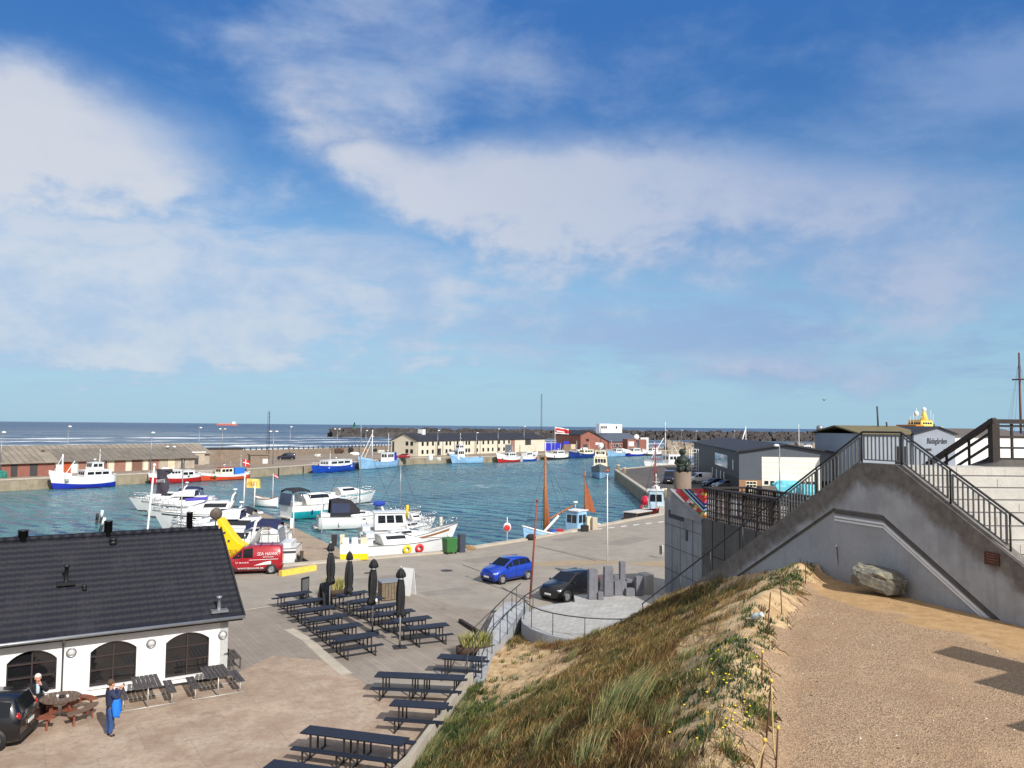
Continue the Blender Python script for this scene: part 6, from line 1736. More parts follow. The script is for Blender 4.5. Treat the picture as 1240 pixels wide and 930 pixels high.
    if fly:
        mb = MB(); rg = []
        for x, hh_, w in ((-.1, .75, .36), (.02, .75, .36), (.1, .55, .33), (.17, .1, .28)):
            rg.append([(x * L, -w * B, zc), (x * L - .1, -w * B * .95, zc + hh_), (x * L - .1, w * B * .95, zc + hh_), (x * L, w * B, zc)])
        mb.loft(rg, 0, True, closed=False, caps=False); mb.build('flybridge', m_gel, root)
        MB().box(-.11 * L, .0, -.3 * B, .3 * B, zc + .05, zc + .5).build('helm_seat', m_canvas, root)
    if arch:
        mb = MB(); xa = x0 + .05 * L
        mb.tube([(xa - .5, -B * .42, ztop(R_, xa)), (xa - .9, -B * .38, zc + .75), (xa - .95, 0, zc + .9), (xa - .9, B * .38, zc + .75), (xa - .5, B * .42, ztop(R_, xa))], .12, 6); mb.build('radar_arch', m_gel, root); radar(root, xa - .95, zc + 1.25)
    if canopy:
        xa = x0 - .2 * L; mb = MB(); rg = []
        for t in range(5):
            x = x0 - .24 * L * t / 4 + .04 * L; zz = zc + (.72 if t in (1, 2, 3) else .45)
            rg.append([(x, -B * .4, zz - .34), (x, -B * .36, zz), (x, 0, zz + .1), (x, B * .36, zz), (x, B * .4, zz - .34)])
        mb.loft(rg, 0, True, closed=False, caps=False); c_ = mb.build('canopy', canopy, root, fix=False)
        mb = MB()
        for t in (0, 2, 4):
            x, y, z = rg[t][0]
            for s_ in (-1, 1): mb.tube([(x, s_ * abs(y), ztop(R_, x)), (x, s_ * abs(y), z)], .02, 5)
        mb.build('canopy_frame', m_chrome, c_)
        mb = MB(); x, y, z = rg[4][0]
        mb.add([(x - .25, -B * .4, ztop(R_, x)), (x - .25, B * .4, ztop(R_, x)), (x, B * .4, z + .05), (x, -B * .4, z + .05)], [(0, 1, 2, 3)]); mb.build('rear_curtain', M('smoked_vinyl', S(60, 66, 90), .2), c_, fix=False)
    # cockpit seats, outdrive platform, rail, fenders
    MB().box(-.46 * L, -.36 * L, -B * .36, B * .36, Fb - .08, Fb + .42).build('stern_seat', m_gel, root)
    MB().box(-.545 * L, -.495 * L, -B * .36, B * .36, .25, .36).build('swim_platform', m_deck, root)
    if rail: rails(root, R_, .55, .985, .58, m_chrome, .93, 7, 'bow_rail')
    for s_ in (-1, 1):
        for t in (-.25, .1): MB().ell((t * L, s_ * (ytop(R_, t * L) + .1), Fb * .5), (.11, .11, .3), 8, 6).build('fender', m_white if seed % 2 else m_navyh, root)
    return root, R_, L
W_ = lambda x, y: Vector((x, y, 0))
def off(p, d_, L): return p + d_.normalized() * L
hdg = W_(-.98, -.2)
b0 = wl(163, 618.5); cruiser('white motor cruiser farthest out of the three bows pointing left', b0 + hdg * .9, b0 - hdg * 10.6, 3.4, 1.45, .5, None, None, (-.12, .22), 1.0, arch=True, canopy=m_canvas, seed=1)
b0 = wl(178, 626); cruiser('white motor cruiser with thin dark stripe between the two other left bows', b0 + hdg * .8, b0 - hdg * 10.2, 3.4, 1.55, .45, M('dark_grey_stripe', S(72, 72, 78), .5), None, (-.2, .2), 1.1, fly=True, seed=2)
b0 = wl(193, 643); r, R_, L = cruiser('tall white cruiser with purple rail cover and grey stripe behind the black roof', b0 + hdg * .8, b0 - hdg * 9.8, 3.4, 1.9, .4, MATS['dark_grey_stripe'], None, (-.28, .12), 1.3, arch=True, seed=3, hard=None)
MB().beam((-.02 * L, -1.3, 3.45), (.2 * L, -1.1, 3.3), .2, .34).build('purple_cover', M('purple_canvas', S(84, 74, 176), .8), r)
MB().box(-.46 * L, -.2 * L, -1.3, 1.3, 1.8, 2.5).build('cockpit_cover', m_dcanvas, r)
s0 = W_(-17.2, 63.6); cruiser('white sports cruiser with navy canopy and sloping arch behind the red van', s0 + W_(-10.4, -1.2), s0, 3.6, 2.1, .5, MATS['dark_grey_stripe'], None, (-.16, .2), 1.35, arch=True, canopy=m_canvas, seed=4)
s0 = W_(-19.9, 70.2); cruiser('white cruiser with rounded white hard top in front of the grey striped one', s0 + W_(-10.2, -1.2), s0, 3.4, 2.3, .5, None, None, (-.22, .2), 1.3, fly=True, seed=5)
s0 = wl(346, 629); r, R_, L = cruiser('teal hulled motor cruiser with black hood on its aft deck', s0 + W_(7.4, 8.0), s0, 3.4, 1.75, .3, None, m_teal, (-.3, .2), 1.35, seed=6, canopy=m_dcanvas, rail=True, ports=0)
s0 = wl(384, 641); r, R_, L = cruiser('white sailing yacht with thin grey mast and black spray hood', s0 + W_(8.6, 3.2), s0, 2.9, 1.45, .3, None, None, (-.1, .12), .55, seed=7, ports=2, wind=False, cat='sailing yacht')
zt1 = Zat(418, 514, r.location.y) - WZ
mm_ = mast(r, .02 * L, 1.5, zt1, .075, M('alloy_mast', S(186, 190, 196), .35, .5), ((.47 * L, 0, 1.7), (-.48 * L, 0, 1.5), (.0, 1.3, 1.5), (.0, -1.3, 1.5)))
MB().tube([(.02 * L, 0, 2.7), (.38 * L, 0, 2.8)], .05, 6).build('boom', MATS['alloy_mast'], mm_)
MB().ell((.27 * L, 0, 2.75), (.75, .28, .34), 12, 8).build('blue_sail_bag', M('blue_sail_bag', S(34, 62, 158), .8), mm_)
mb = MB(); mb.loft([[(x * L, -1.1, 1.6), (x * L + .1, -1.0, z), (x * L + .1, 1.0, z), (x * L, 1.1, 1.6)] for x, z in ((-.36, 3.3), (-.25, 3.45), (-.1, 3.2), (.0, 2.2))], 0, True, closed=False, caps=False); mb.build('spray_hood', m_dcanvas, r, fix=False)
for s_ in (-1, 1): MB().add([(-.34 * L, s_ * 1.13, 1.9), (-.12 * L, s_ * 1.13, 1.9), (-.12 * L, s_ * 1.06, 2.95), (-.34 * L, s_ * 1.06, 3.0)], [(0, 1, 2, 3)]).build('hood_window', MATS['smoked_vinyl'], r, fix=False)
s0 = wl(434, 660); r, R_, L = cruiser('white pilot house boat with big blue grey cabin windows', s0 + W_(7.2, 2.0), s0, 2.9, 1.5, .45, None, None, (.12, .3), .5, seed=8, rail=True, ports=0, hard=(-.3, .14))
s0 = wl(436, 675); r, R_, L = cruiser('long white wooden boat with brown rubbing strake ending at the pale mooring pole', s0 + W_(8.6, 3.2), s0, 2.6, 1.8, 1.0, m_wood, None, (-.2, .05), .55, seed=9, rail=True, ports=0)
# white boat along the quay wall with two lifebuoys
s0 = W_(-12.2, 61.6); r, R_, L = cruiser('white flat boat along the quay hung with one yellow and one red lifebuoy', s0 + W_(6.9, 3.9), s0, 2.5, 2.5, .15, None, None, (-.25, .1), .75, seed=10, ports=0, rail=False)
for x, mm in ((-.02, m_yellow), (.12, M('red_lifebuoy', S(206, 46, 50), .5))):
    MB().lathe([(.19, -.07), (.32, -.06), (.37, 0), (.32, .06), (.19, .07), (.15, 0), (.19, -.07)], (x * L, -ytop(R_, x * L) - .1, 2.1), 18, axis='Y', caps=False).build('lifebuoy', mm, r)
s0 = wl(468, 648); cruiser('small white open boat with outboard engine ahead of the pilot house boat', s0 + W_(4.4, 2.6), s0, 2.0, .8, .3, None, None, (.0, .2), .35, seed=11, ports=0)
s0, b0 = wl(336, 614), wl(306, 612.5)
r, L = boat('rowing_boat', 'white clinker rowing boat with upright stem at the outer jetty end', 'boat', b0, s0, 'boats in the marina'); R_ = hull_pts(L, 2.0, 1.1, .5, .35, .15, .25, .4, 1.0, .5); hull(r, R_, [m_anti, m_white, m_white], .4, m_wood, .05, m_wood)
mast(r, -.3 * L, .6, 4.8, .06, m_white); MB().box(-.1 * L, .15 * L, -.5, .5, .8, 1.25).build('thwart_cover', m_deck, r)
f_ = flagmesh(1.0, .4, lambda i, j: 1 if j == 1 else 0, 3, 5, .1, .5); f_.v = [(-.3 * L - x * .9, y, z + 4.4) for x, y, z in f_.v]; f_.build('flag', [m_flagred, m_white], r, fix=False)
# mooring poles
m_pole = M('bleached_pole', S(206, 198, 176), .8, 0, .12, 4); m_bpole = M('black_pole_top', (.02, .02, .02), .7)
MP = [((122, 630), (124, 618), 'short white topped mooring pole leaning left, farthest of the tight cluster'), ((121, 640), (127, 627), 'white topped mooring pole in the middle of the tight cluster'), ((123, 648), (132, 634), 'white topped mooring pole of the cluster next to the black roof'), ((117, 632), (118, 622), 'black topped stub of a mooring pole at the edge of the cluster'), ((129, 650), (131, 642), 'low white mooring pole just above the black roof ridge')]
for i, ((bx, by), (tx, ty_), lab) in enumerate(MP):
    q = wl(bx, by + 3); t = D(tx, ty_, q.y)
    r = thing('mooring_pole', lab, 'mooring pole', q, 0, 'mooring poles'); d_ = t - q
    MB().tube([-d_ * .6, d_ * .45], .16, 8).build('shaft', m_bpole, r); MB().tube([d_ * .45, d_], .17, 8).build('painted_top', m_white if i != 3 else m_bpole, r)
for (bx, by), (tx, ty_), lab, m1, m2 in (((460, 628), (455, 613), 'black mooring pole leaning left beyond the pilot house boat', m_bpole, m_bpole), ((470, 628), (462, 613.5), 'white mooring pole leaning left beyond the pilot house boat', m_bpole, m_white), ((492, 632), (493.5, 611.5), 'yellow topped black mooring pole standing upright in the basin', m_bpole, m_yellow), ((534, 655), (534, 626), 'tall pale mooring pole by the green waste bin', m_pole, m_pole)):
    q = wl(bx, by + 4); t = D(tx, ty_, q.y); r = thing('mooring_pole', lab, 'mooring pole', q, 0, 'mooring poles'); d_ = t - q
    MB().tube([-d_ * .6, d_ * .35], .15, 8).build('shaft', m1, r); MB().tube([d_ * .35, d_], .16, 8).build('painted_top', m2, r)

s0 = wl(392, 612); cruiser('white cruiser with thin teal stripe moored behind the teal hulled one', s0 + W_(6.6, 6.4), s0, 2.9, 1.5, .4, m_teal, None, (-.25, .15), 1.0, seed=13, ports=0)
s0 = wl(478, 640); cruiser('small white day boat with low cabin near the yellow topped pole', s0 + W_(4.6, 1.6), s0, 2.0, .95, .35, None, None, (-.1, .12), .6, seed=14, ports=0)
for px, yb, yt, lab in ((355.5, 648, 600, 'tall thin white pole at the middle of the jetty'), (389.5, 646, 607, 'thin white pole between jetty and white sailing yacht')):
    q = P(px, yb, JZ); t = D(px, yt, q.y); o = MB().tube([q, t], .06, 6).build('jetty_pole', m_white); tag(o, lab, 'pole')

s0 = W_(-24.6, 78.4); cruiser('white motor cruiser with black canopy lying between the grey striped cruiser and the hard top', s0 + W_(-9.0, -1.2), s0, 3.2, 1.7, .45, None, None, (-.18, .2), 1.1, arch=True, canopy=m_dcanvas, seed=15)
s0 = wl(452, 633); r, R_, L = cruiser('small white sailing boat with bare mast behind the pilot house boat', s0 + W_(5.6, 2.4), s0, 2.1, 1.0, .3, None, None, (-.15, .12), .5, seed=16, ports=1, cat='sailing yacht')
mast(r, .05 * L, 1.2, 7.4, .05, MATS['alloy_mast'], ((.46 * L, 0, 1.2), (-.48 * L, 0, 1.0)))
# ------------------------------------------------------------------ buildings and quays further off
m_brick = M('red_brick', S(142, 92, 80), .85, 0, .14, 1.2, .1, 10, .2)
m_eternit = M('grey_corrugated_roof', S(120, 112, 102), .85, 0, .2, .5, .2, 3, .45, S(96, 88, 78), .5)
m_pale_eternit = M('pale_corrugated_roof', S(142, 132, 118), .85, 0, .2, .5, .2, 3, .5, S(104, 94, 82), .5)
m_beige = M('beige_shed_wall', S(178, 166, 148), .85, 0, .1, .7, 0, 5, .3, S(130, 118, 104), .4)
m_pinkwall = M('dusty_pink_door', S(150, 108, 94), .8, 0, .12, 1)
m_doorb = M('brown_door', S(122, 90, 76), .8, 0, .15, 1); m_doord = M('dark_door', S(62, 60, 62), .7, 0, .12, 1); m_dooro = M('orange_brown_door', S(190, 84, 40), .7, 0, .1, 1); m_doorc = M('cream_door', S(214, 200, 172), .7, 0, .08, 1)
m_creamw = M('cream_render', S(214, 206, 186), .8, 0, .05, .6, 0, 5, .15, S(190, 176, 146), .3)
m_slate = M('black_slate_roof', S(42, 43, 50), .7, 0, .2, .4, .2, 4, .2)
m_darkclad = M('navy_cladding', S(34, 38, 52), .55, 0, .1, .5, 0, 5, .15)
m_greyclad = M('grey_cladding', S(84, 90, 100), .55, 0, .06, .5)
m_win = M('dark_window', (.012, .013, .016), .12)
m_ribs = M('roof_rib', S(112, 104, 94), .85)
def gable(name, label, cat, A, B, depth, eh, rh, wall, roof, over=.4, openings=(), ribs=0, group=None, hip=0.0, side_openings=()):
    """long building: A to B is the foot of its front, ridge along AB; openings are (from, to, z0, z1, material, name) in metres along AB"""
    A, B = Vector(A), Vector(B); d_ = (B - A); L = d_.length; rz = math.atan2(d_.y, d_.x)
    root = thing(name, label, cat, A, rz, group)
    mb = MB()
    mb.add([(0, 0, -.05), (L, 0, -.05), (L, depth, -.05), (0, depth, -.05), (0, 0, eh), (L, 0, eh), (L, depth, eh), (0, depth, eh), (hip, depth / 2, rh - .12), (L - hip, depth / 2, rh - .12)],
           [(0, 1, 5, 4), (2, 3, 7, 6), (0, 4, 8, 7, 3), (1, 2, 6, 9, 5)] if not hip else [(0, 1, 5, 4), (2, 3, 7, 6), (0, 4, 7, 3), (1, 2, 6, 5)])
    mb.build('wall', wall, root, fix=False)
    k = (rh - eh) / (depth / 2); ez = eh - over * k; th = .16
    mb = MB()
    o_ = over if not hip else over
    for y0, y1, z0, z1 in ((-over, depth / 2, ez, rh), (depth + over, depth / 2, ez, rh)):
        mb.add([(-o_, y0, z0), (L + o_, y0, z0), (L + o_ - hip, y1, z1), (-o_ + hip, y1, z1), (-o_, y0, z0 - th), (L + o_, y0, z0 - th), (L + o_ - hip, y1, z1 - th), (-o_ + hip, y1, z1 - th)],
               [(0, 1, 2, 3), (7, 6, 5, 4), (0, 4, 5, 1), (1, 5, 6, 2), (3, 7, 4, 0)])
    if hip:
        for x0, x1 in ((-o_, -o_ + hip), (L + o_, L + o_ - hip)): mb.add([(x0, -over, ez), (x0, depth + over, ez), (x1, depth / 2, rh)], [(0, 1, 2)])
    rf = mb.build('roof', roof, root)
    if ribs:
        mb = MB()
        for i in range(int(L / ribs)): x = i * ribs; mb.beam((x, -over, ez + .02), (x, depth / 2, rh + .02), .12, .06)
        mb.build('roof_ribs', m_ribs, rf)
    for (x0, x1, z0, z1, m_, nm) in openings:
        f = MB().box(x0, x1, -.05, .06, z0, z1); o = f.build(nm, m_, root)
        if nm == 'window': MB().box(x0 + .1, x1 - .1, -.062, -.03, z0 + .1, z1 - .1).build('pane', m_win, o)
    for (y0, y1, z0, z1, m_, nm) in side_openings:
        o = MB().box(-.05, .06, y0, y1, z0, z1).build(nm, m_, root)
        if nm == 'window': MB().box(-.062, -.03, y0 + .1, y1 - .1, z0 + .1, z1 - .1).build('pane', m_win, o)
    return root, L
def onl(px, A, d_):
    """distance from A along d_ to the picture column px"""
    k = (px - W / 2) / F; return (k * A.y - A.x) / (d_.x - k * d_.y)
Bs = P(66, 575.5); As = Bs - FQ * 24; T = lambda px: onl(px, As, FQ)
gable('brick_shed', 'low red brick shed with dark doors at the left end of the far quay', 'shed', As, Bs, 8, 2.75, 4.3, m_brick, m_pale_eternit, .6, [(T(17), T(25), 0, 2.4, m_doord, 'door'), (T(40), T(49), 0, 2.4, m_doord, 'door'), (T(0), T(5), .9, 2.2, m_win, 'window')], 1.1)
A2 = P(71, 573.5); B2 = A2 + FQ * onl(238, A2, FQ); T = lambda px: onl(px, A2, FQ)
ops = []
for x0, x1, m_, nm in ((71, 78, m_white, 'door'), (81, 89, m_dooro, 'door'), (90, 97, m_white, 'panel'), (99, 117, m_pinkwall, 'door'), (121, 133, m_doorb, 'door'), (134.5, 141, m_creamw, 'panel'), (142, 154.5, m_pinkwall, 'door'), (155.5, 162, m_creamw, 'panel'), (163, 175, m_doorb, 'door'), (176.5, 182, m_creamw, 'panel'), (183, 195, m_pinkwall, 'door'), (196, 204, m_beige, 'panel'), (206, 214, m_doorc, 'door'), (222, 226, m_doord, 'door')):
    ops.append((T(x0), T(x1), 0, 2.35, m_, nm))
gable('quay_shed', 'long low shed with brown and cream doors beneath a grey corrugated roof', 'shed', A2, B2, 11, 2.65, 4.55, m_beige, m_eternit, .7, ops, 1.3)
n2 = Vector((-.8, .6, 0))
A3 = A2 + n2 * 13 - FQ * 6; B3 = A3 + FQ * 46
gable('rear_shed', 'shed with broad ribbed roof standing behind the long quay shed', 'shed', A3, B3, 12, 2.9, 4.95, m_beige, m_pale_eternit, .6, [], 1.3)
def block(name, label, cat, px0, px1, yb, h, dep, wall, roof, ang_=None, group=None, parts=()):
    a = P(px0, yb); d_ = Vector((math.cos(ang_), math.sin(ang_), 0)) if ang_ is not None else Vector((.86, .5, 0))
    L = onl(px1, a, d_); rz = math.atan2(d_.y, d_.x)
    r = thing(name, label, cat, a, rz, group)
    MB().box(0, L, 0, dep, 0, h).build('wall', wall, r)
    MB().box(-.25, L + .25, -.25, dep + .25, h, h + .22).build('roof', roof, r)
    for (u0, u1, z0, z1, m_, nm) in parts: MB().box(u0 * L, u1 * L, -.05, .05, z0, z1).build(nm, m_, r)
    return r, L
block('white_roofed_hut', 'small hut with bright white flat roof next to the dark roofed hut', 'hut', 229, 250, 563, 2.9, 5, m_beige, m_white, None, None, [(.1, .6, .1, 2.2, m_doord, 'door')])
block('dark_roofed_hut', 'brown concrete hut with black flat roof beside the sea wall', 'hut', 251, 296, 559.5, 3.3, 6, M('brown_concrete', S(132, 118, 104), .9, 0, .15, .8, 0, 5, .4), m_slate)
block('square_wall', 'square block of bare brown concrete with a white notice at its corner', 'wall', 303, 327, 562.5, 2.3, 2.5, MATS['brown_concrete'], MATS['brown_concrete'], None, None, [(.68, .95, .2, 1.3, m_white, 'notice')])
# sea wall with upright posts
SWP = [Vector((-92, 218, 0)), Vector((-87, 226, 0)), Vector((-62, 264, 0)), Vector((-45, 302, 0))]
sw = thing('sea_wall', 'brown concrete sea wall with short upright posts above the beach', 'wall')
mb = MB(); mp = MB()
for a, b2 in zip(SWP[:-1], SWP[1:]):
    n_ = Vector((-(b2 - a).y, (b2 - a).x, 0)).normalized()
    mb.ext([a + Vector((0, 0, -1)), a + Vector((0, 0, 1.9)), a + n_ * .8 + Vector((0, 0, 1.9)), a + n_ * 1.2 + Vector((0, 0, -1))], b2 - a)
    L = (b2 - a).length
    for i in range(int(L / 2.1)): q = a.lerp(b2, (i + .5) * 2.1 / L) + n_ * .4; mp.tube([q + Vector((0, 0, 1.8)), q + Vector((0, 0, 2.7))], .2, 6)
mb.build('wall_body', MATS['brown_concrete'], sw); o = mp.build('post_row', m_doord, sw); o['kind'] = 'stuff'
# beach behind
sheet('beach', [(-140, 204), (-75, 232), (-45, 303), (-8, 346), (-30, 372), (-80, 318), (-118, 262), (-175, 232)], -1.4, m_sandy, -4)

# cream office building
A4 = Vector((-30.3, 249, 0)); d4 = Vector((43.8, 68, 0)).normalized(); B4 = A4 + d4 * 81; T = lambda px: onl(px, A4, d4)
ops = []
groups_px = [(511.5, 514), (517.5, 519.8), (524, 526.3), (531, 533), (540.5, 542.8), (545, 547), (553.8, 556), (564.5, 566.5), (567.8, 570), (577.6, 579.6), (585, 587), (591, 593), (596.5, 598.3), (604, 606), (610, 612), (616, 618)]
for x0, x1 in groups_px:
    for z0, z1 in ((.7, 2.0), (3.3, 4.6)): ops.append((T(x0), T(x1), z0, z1, m_doord, 'window'))
ops += [(T(530), T(535), .1, 2.3, m_doord, 'door'), (T(619), T(624), .1, 5, m_pinkwall, 'door'), (T(636.5), T(643.5), 2.6, 4.8, m_doord, 'gate')]
so_ = [(y, y + 1.1, z0, z0 + 1.3, m_doord, 'window') for y in (1.6, 3.6) for z0 in (.9, 3.4)] + [(9.6, 10.4, .3, 4.6, m_doord, 'door')]
r, L = gable('office_building', 'long two storey cream building with black roof across the harbour', 'building', A4, B4, 11, 5.1, 7.3, m_creamw, m_slate, .35, ops, 0, None, 0, so_)
mb = MB()
for px in (506.7, 530, 537, 551, 562, 576, 582, 603): x = T(px); mb.box(x - .08, x + .08, -.16, -.02, 0, 5.0)
mb.build('downpipes', m_zinc, r)
MB().box(T(525), T(528.5), 4.4, 6.4, 6.6, 8.6).build('chimney', m_white, r)
m_redcar = paint('dull_red_paint', S(150, 22, 34), .1)
gcar = 'cars and vans parked round the harbour'
def fcar(px, yb, th, lab, mat, ST=HATCH, L=4.2, W_=1.75, H=1.5, isvan=False, nm='parked_car', cat='car'):
    c = P(px, yb); o = car(nm, lab, cat, c + Vector((0, .9, 0)), th, L, W_, H, mat, ST, HG, isvan); o['group'] = gcar; return o
fcar(487, 555.5, R(190), 'small red car parked at the gable end of the cream building', m_redcar)
fcar(345.5, 557.2, R(195), 'dark blue van parked by the sea wall behind the cutters', paint('navy_van_paint', S(20, 26, 46)), VAN, 4.8, 1.9, 2.0, True, 'parked_van', 'van')
fcar(697 + 8, 541 + 7, R(200), 'small white van parked by the red brick gable across the harbour', paint('white_car_paint', (.72, .72, .72), 0), VAN, 4.4, 1.8, 1.9, True, 'parked_van', 'van')
fcar(549, 551.5, R(215), 'white van parked at the glazed entrance of the cream building', MATS['white_car_paint'], VAN, 4.6, 1.85, 1.9, True, 'parked_van', 'van')
fcar(588, 548.5, R(215), 'white pickup sized van beyond the grey blue trawler', MATS['white_car_paint'], VAN, 5.0, 1.9, 2.0, True, 'parked_van', 'van')
fcar(848, 585.5, R(195), 'white van parked beside the navy warehouse behind the statue', MATS['white_car_paint'], VAN, 4.6, 1.85, 1.95, True, 'parked_van', 'van')
fcar(812, 586, R(255), 'dark van facing the road on the pier left of the statue', MATS['navy_van_paint'], VAN, 5.0, 2.0, 2.3, True, 'parked_van', 'van')
fcar(879, 592.5, R(200), 'silver car parked at the foot of the navy warehouse', paint('silver_car_paint', S(150, 154, 160), .6))
fcar(866, 590.5, R(200), 'dark car parked next to the silver car at the navy warehouse', MATS['navy_van_paint'])
# gear heaps on the far quay: nets, boxes, boats on land, each its own thing
GH = [(375, 549.5, 3.2, 1.5, m_green_net, 'heap of bright green net at the end of the sea wall'), (391, 548.6, 3.0, 1.8, M('pale_box', S(196, 196, 192), .7), 'heap of pale boxes beside the bright green net'), (408, 549.2, 4.6, 1.9, M('brown_net', S(84, 62, 50), .95, 0, .35, 3, .5, 12), 'big heap of brown nets behind the bright blue boat'), (421, 548.4, 4.2, 2.1, M('dark_net', S(44, 40, 42), .95, 0, .35, 3, .5, 12), 'dark heap of nets and ropes between the two blue boats'),
      (429, 551, 3.4, 1.0, m_white, 'upturned white dinghy lying in front of the dark net heap'), (440, 547.8, 3.2, 1.5, M('tan_net', S(150, 124, 92), .95, 0, .3, 3, .5, 12), 'tan heap of nets behind the A-shaped mast'), (452, 547, 3.0, 1.2, M('dark_net'), 'small dark heap of gear right of the A-shaped mast'), (461, 548.5, 3.0, 1.1, MATS['pale_box'], 'pale crates stacked behind the pale blue cutter'),
      (384, 553, 2.2, .9, MATS['pale_box'], 'row of pale fish boxes on the quay above the blue boat'), (470, 551, 2.4, 1.3, m_green_net, 'low green net heap next to the small red car'), (21, 577, 1.9, 1.5, m_green_net, 'bright green net heap against the brick shed wall'), (0, 579, 1.7, 1.4, M('teal_net', S(50, 120, 110), .95, 0, .35, 6, .5, 12), 'teal net heap at the very left of the far quay'), (167, 569.3, 2.1, 1.4, MATS['teal_net'], 'grey green net heap before the long shed'), (222, 566, 1.6, 3.4, m_doorb, 'rusty anchor and chain heap at the end of the long shed'),
      (521, 556.5, 1.6, 1.5, m_white, 'white covered bollard at the corner of the far quay'), (531, 557.5, 1.5, .9, MATS['pale_box'], 'pale crate at the quay corner before the grey blue trawler')]
for px, yb, w, h, m_, lab in GH:
    c = P(px, yb); o = rock('gear_heap', (w * .5, w * .42, h * .75), px * .37, m_, 3, .35); o.location = (c.x, c.y + w * .3, h * .35); tag(o, lab, 'fishing gear', 'gear heaped on the far quay')
m_blucon = M('blue_container', S(40, 52, 196), .6, 0, .1, 1)
BX = [(657, 669, 545.5, 3.1, m_blucon, 'blue container nearest the black and white cutter'), (669.5, 681, 544.5, 2.9, m_blucon, 'blue container right of the first blue one'), (682, 688, 537.5, 1.2, m_blucon, 'small blue box on top of the brown crates'), (609, 620, 548, 3.0, M('grey_container', S(96, 106, 116), .7), 'grey container with open mesh side behind the red cutter'), (621, 630, 547.2, 2.6, M('brown_crates', S(140, 116, 94), .85, 0, .3, 2), 'stack of brown crates beside the grey container'), (631, 637, 546.4, 2.7, M('faded_red_box', S(172, 60, 56), .8), 'faded red box between stacks of crates'), (638, 647, 546.2, 2.4, MATS['grey_container'], 'grey mesh crates in front of the cream end wall'), (647.5, 656.5, 546, 2.3, MATS['brown_crates'], 'brown crates beside the blue containers'),
      (682.5, 691, 544.8, 2.4, MATS['brown_crates'], 'brown crates right of the blue containers'), (691.5, 697, 543.7, 2.1, m_doorc, 'cream crates at the end of the container row'), (660, 667, 531.5, .1, m_brick, 'flat brick coping behind the blue containers')]
for x0, x1, yb, h, m_, lab in BX[:-1]:
    c = P(x0, yb); z0 = 0
    if x0 == 682: c = P(683, 544.8); c.y += 1; z0 = 2.42
    w = (x1 - x0) / F * c.y; mb = MB(); mb.box(0, w, 0, 2.4, z0, z0 + h)
    for i in range(1, int(w / .5)): mb.box(i * .5 - .04, i * .5 + .04, -.05, -.004, z0 + .1, z0 + h - .1)
    o = mb.build('crate_stack' if m_ not in (m_blucon,) else 'container', m_); o.location = (c.x, c.y, 0); tag(o, lab, 'container' if m_ is m_blucon else 'crates', 'boxes stacked on the far quay')
# brick halls
a = P(703, 547); A5 = Vector((Xat(703, 545, 345), 345, 0)); d5 = Vector((.93, .36, 0))
mb = MB(); r = thing('brick_hall', 'red brick hall with steep dark roof and gable towards the harbour', 'building', A5, math.atan2(.36, .93))
w = onl(736, A5, d5); mb.add([(0, 0, -.1), (w, 0, -.1), (w, 0, 3.6), (w * .3, 0, 8.0), (0, 0, 6.4), (0, 26, -.1), (w, 26, -.1), (w, 26, 3.6), (w * .3, 26, 8.0), (0, 26, 6.4)], [(0, 1, 2, 3, 4), (0, 4, 9, 5), (1, 6, 7, 2), (5, 9, 8, 7, 6)]); mb.build('wall', m_brick, r)
mb = MB(); mb.ext([(w + .4, -.4, 3.4), (w * .3, -.4, 8.05), (w * .3, -.4, 8.35), (w + .4, -.4, 3.7)], (0, 26.8, 0)); mb.ext([(-.4, -.4, 6.2), (w * .3, -.4, 8.05), (w * .3, -.4, 8.35), (-.4, -.4, 6.5)], (0, 26.8, 0)); mb.build('roof', m_slate, r)
for x0, x1, z0, z1, m_ in ((.55, .68, 1.9, 3.0, m_white), (.2, .3, 3.5, 4.6, m_win), (.1, .25, 0, 2.2, m_doord), (.75, .9, 0, 2.3, m_doord)): MB().box(x0 * w, x1 * w, -.06, .05, z0, z1).build('window', m_, r)
A6 = Vector((Xat(737, 545, 352), 352, 0)); B6 = Vector((Xat(776, 545, 372), 372, 0))
gable('long_brick_hall', 'long brick hall with grey roof beneath the white tower block', 'building', A6, B6, 14, 3.6, 7.2, m_brick, m_greyclad, .4, [(2 + i * 1.9, 3.2 + i * 1.9, 1.0, 2.4, m_white, 'window') for i in range(6)])
c = Vector((Xat(726, 520, 392), 392, 0)); w = 28 / F * 392
r = thing('white_tower_block', 'plain white tower block with a few dark windows above the brick roofs', 'building', c, R(6))
ht = Zat(740, 513.2, 392); MB().box(0, w * .52, 0, 9, 0, ht).build('wall', m_white, r); MB().box(w * .52, w, .3, 8, 0, ht - .15).build('annex', m_white, r)
for k in range(3): MB().box(w * (.08 + k * .09), w * (.14 + k * .09), -.05, .05, ht - 2.4, ht - 1.2).build('window', m_win, r)
MB().box(w * .72, w * .78, .25, .35, ht - 2.4, ht - 1.2).build('window', m_win, r)
c = Vector((Xat(760, 540, 346), 346, 0)); w = 26 / F * 346
r = thing('small_brick_house', 'small brick house with white gable piece and white chimney frame', 'building', c, R(8))
MB().box(0, w, 0, 8, 0, 4.6).build('wall', m_brick, r); MB().box(w * .05, w * .3, -.08, .1, 1.5, 3.6).build('white_panel', m_white, r); MB().lathe([(.01, -.2), (1.2, -.2), (1.2, .1), (.01, .1)], (w * .42, -.1, 5.6), 16, axis='Y').build('round_sign', m_white, r)
MB().box(w * .42, w * .56, -.1, .1, 1.0, 4.2).build('gate', m_doord, r)
mb = MB(); mb.box(w * .62, w, -.15, .25, 4.6, 5.4); mb.box(w * .9, w, -.15, .25, 0, 4.6); mb.build('white_frame', m_white, r)

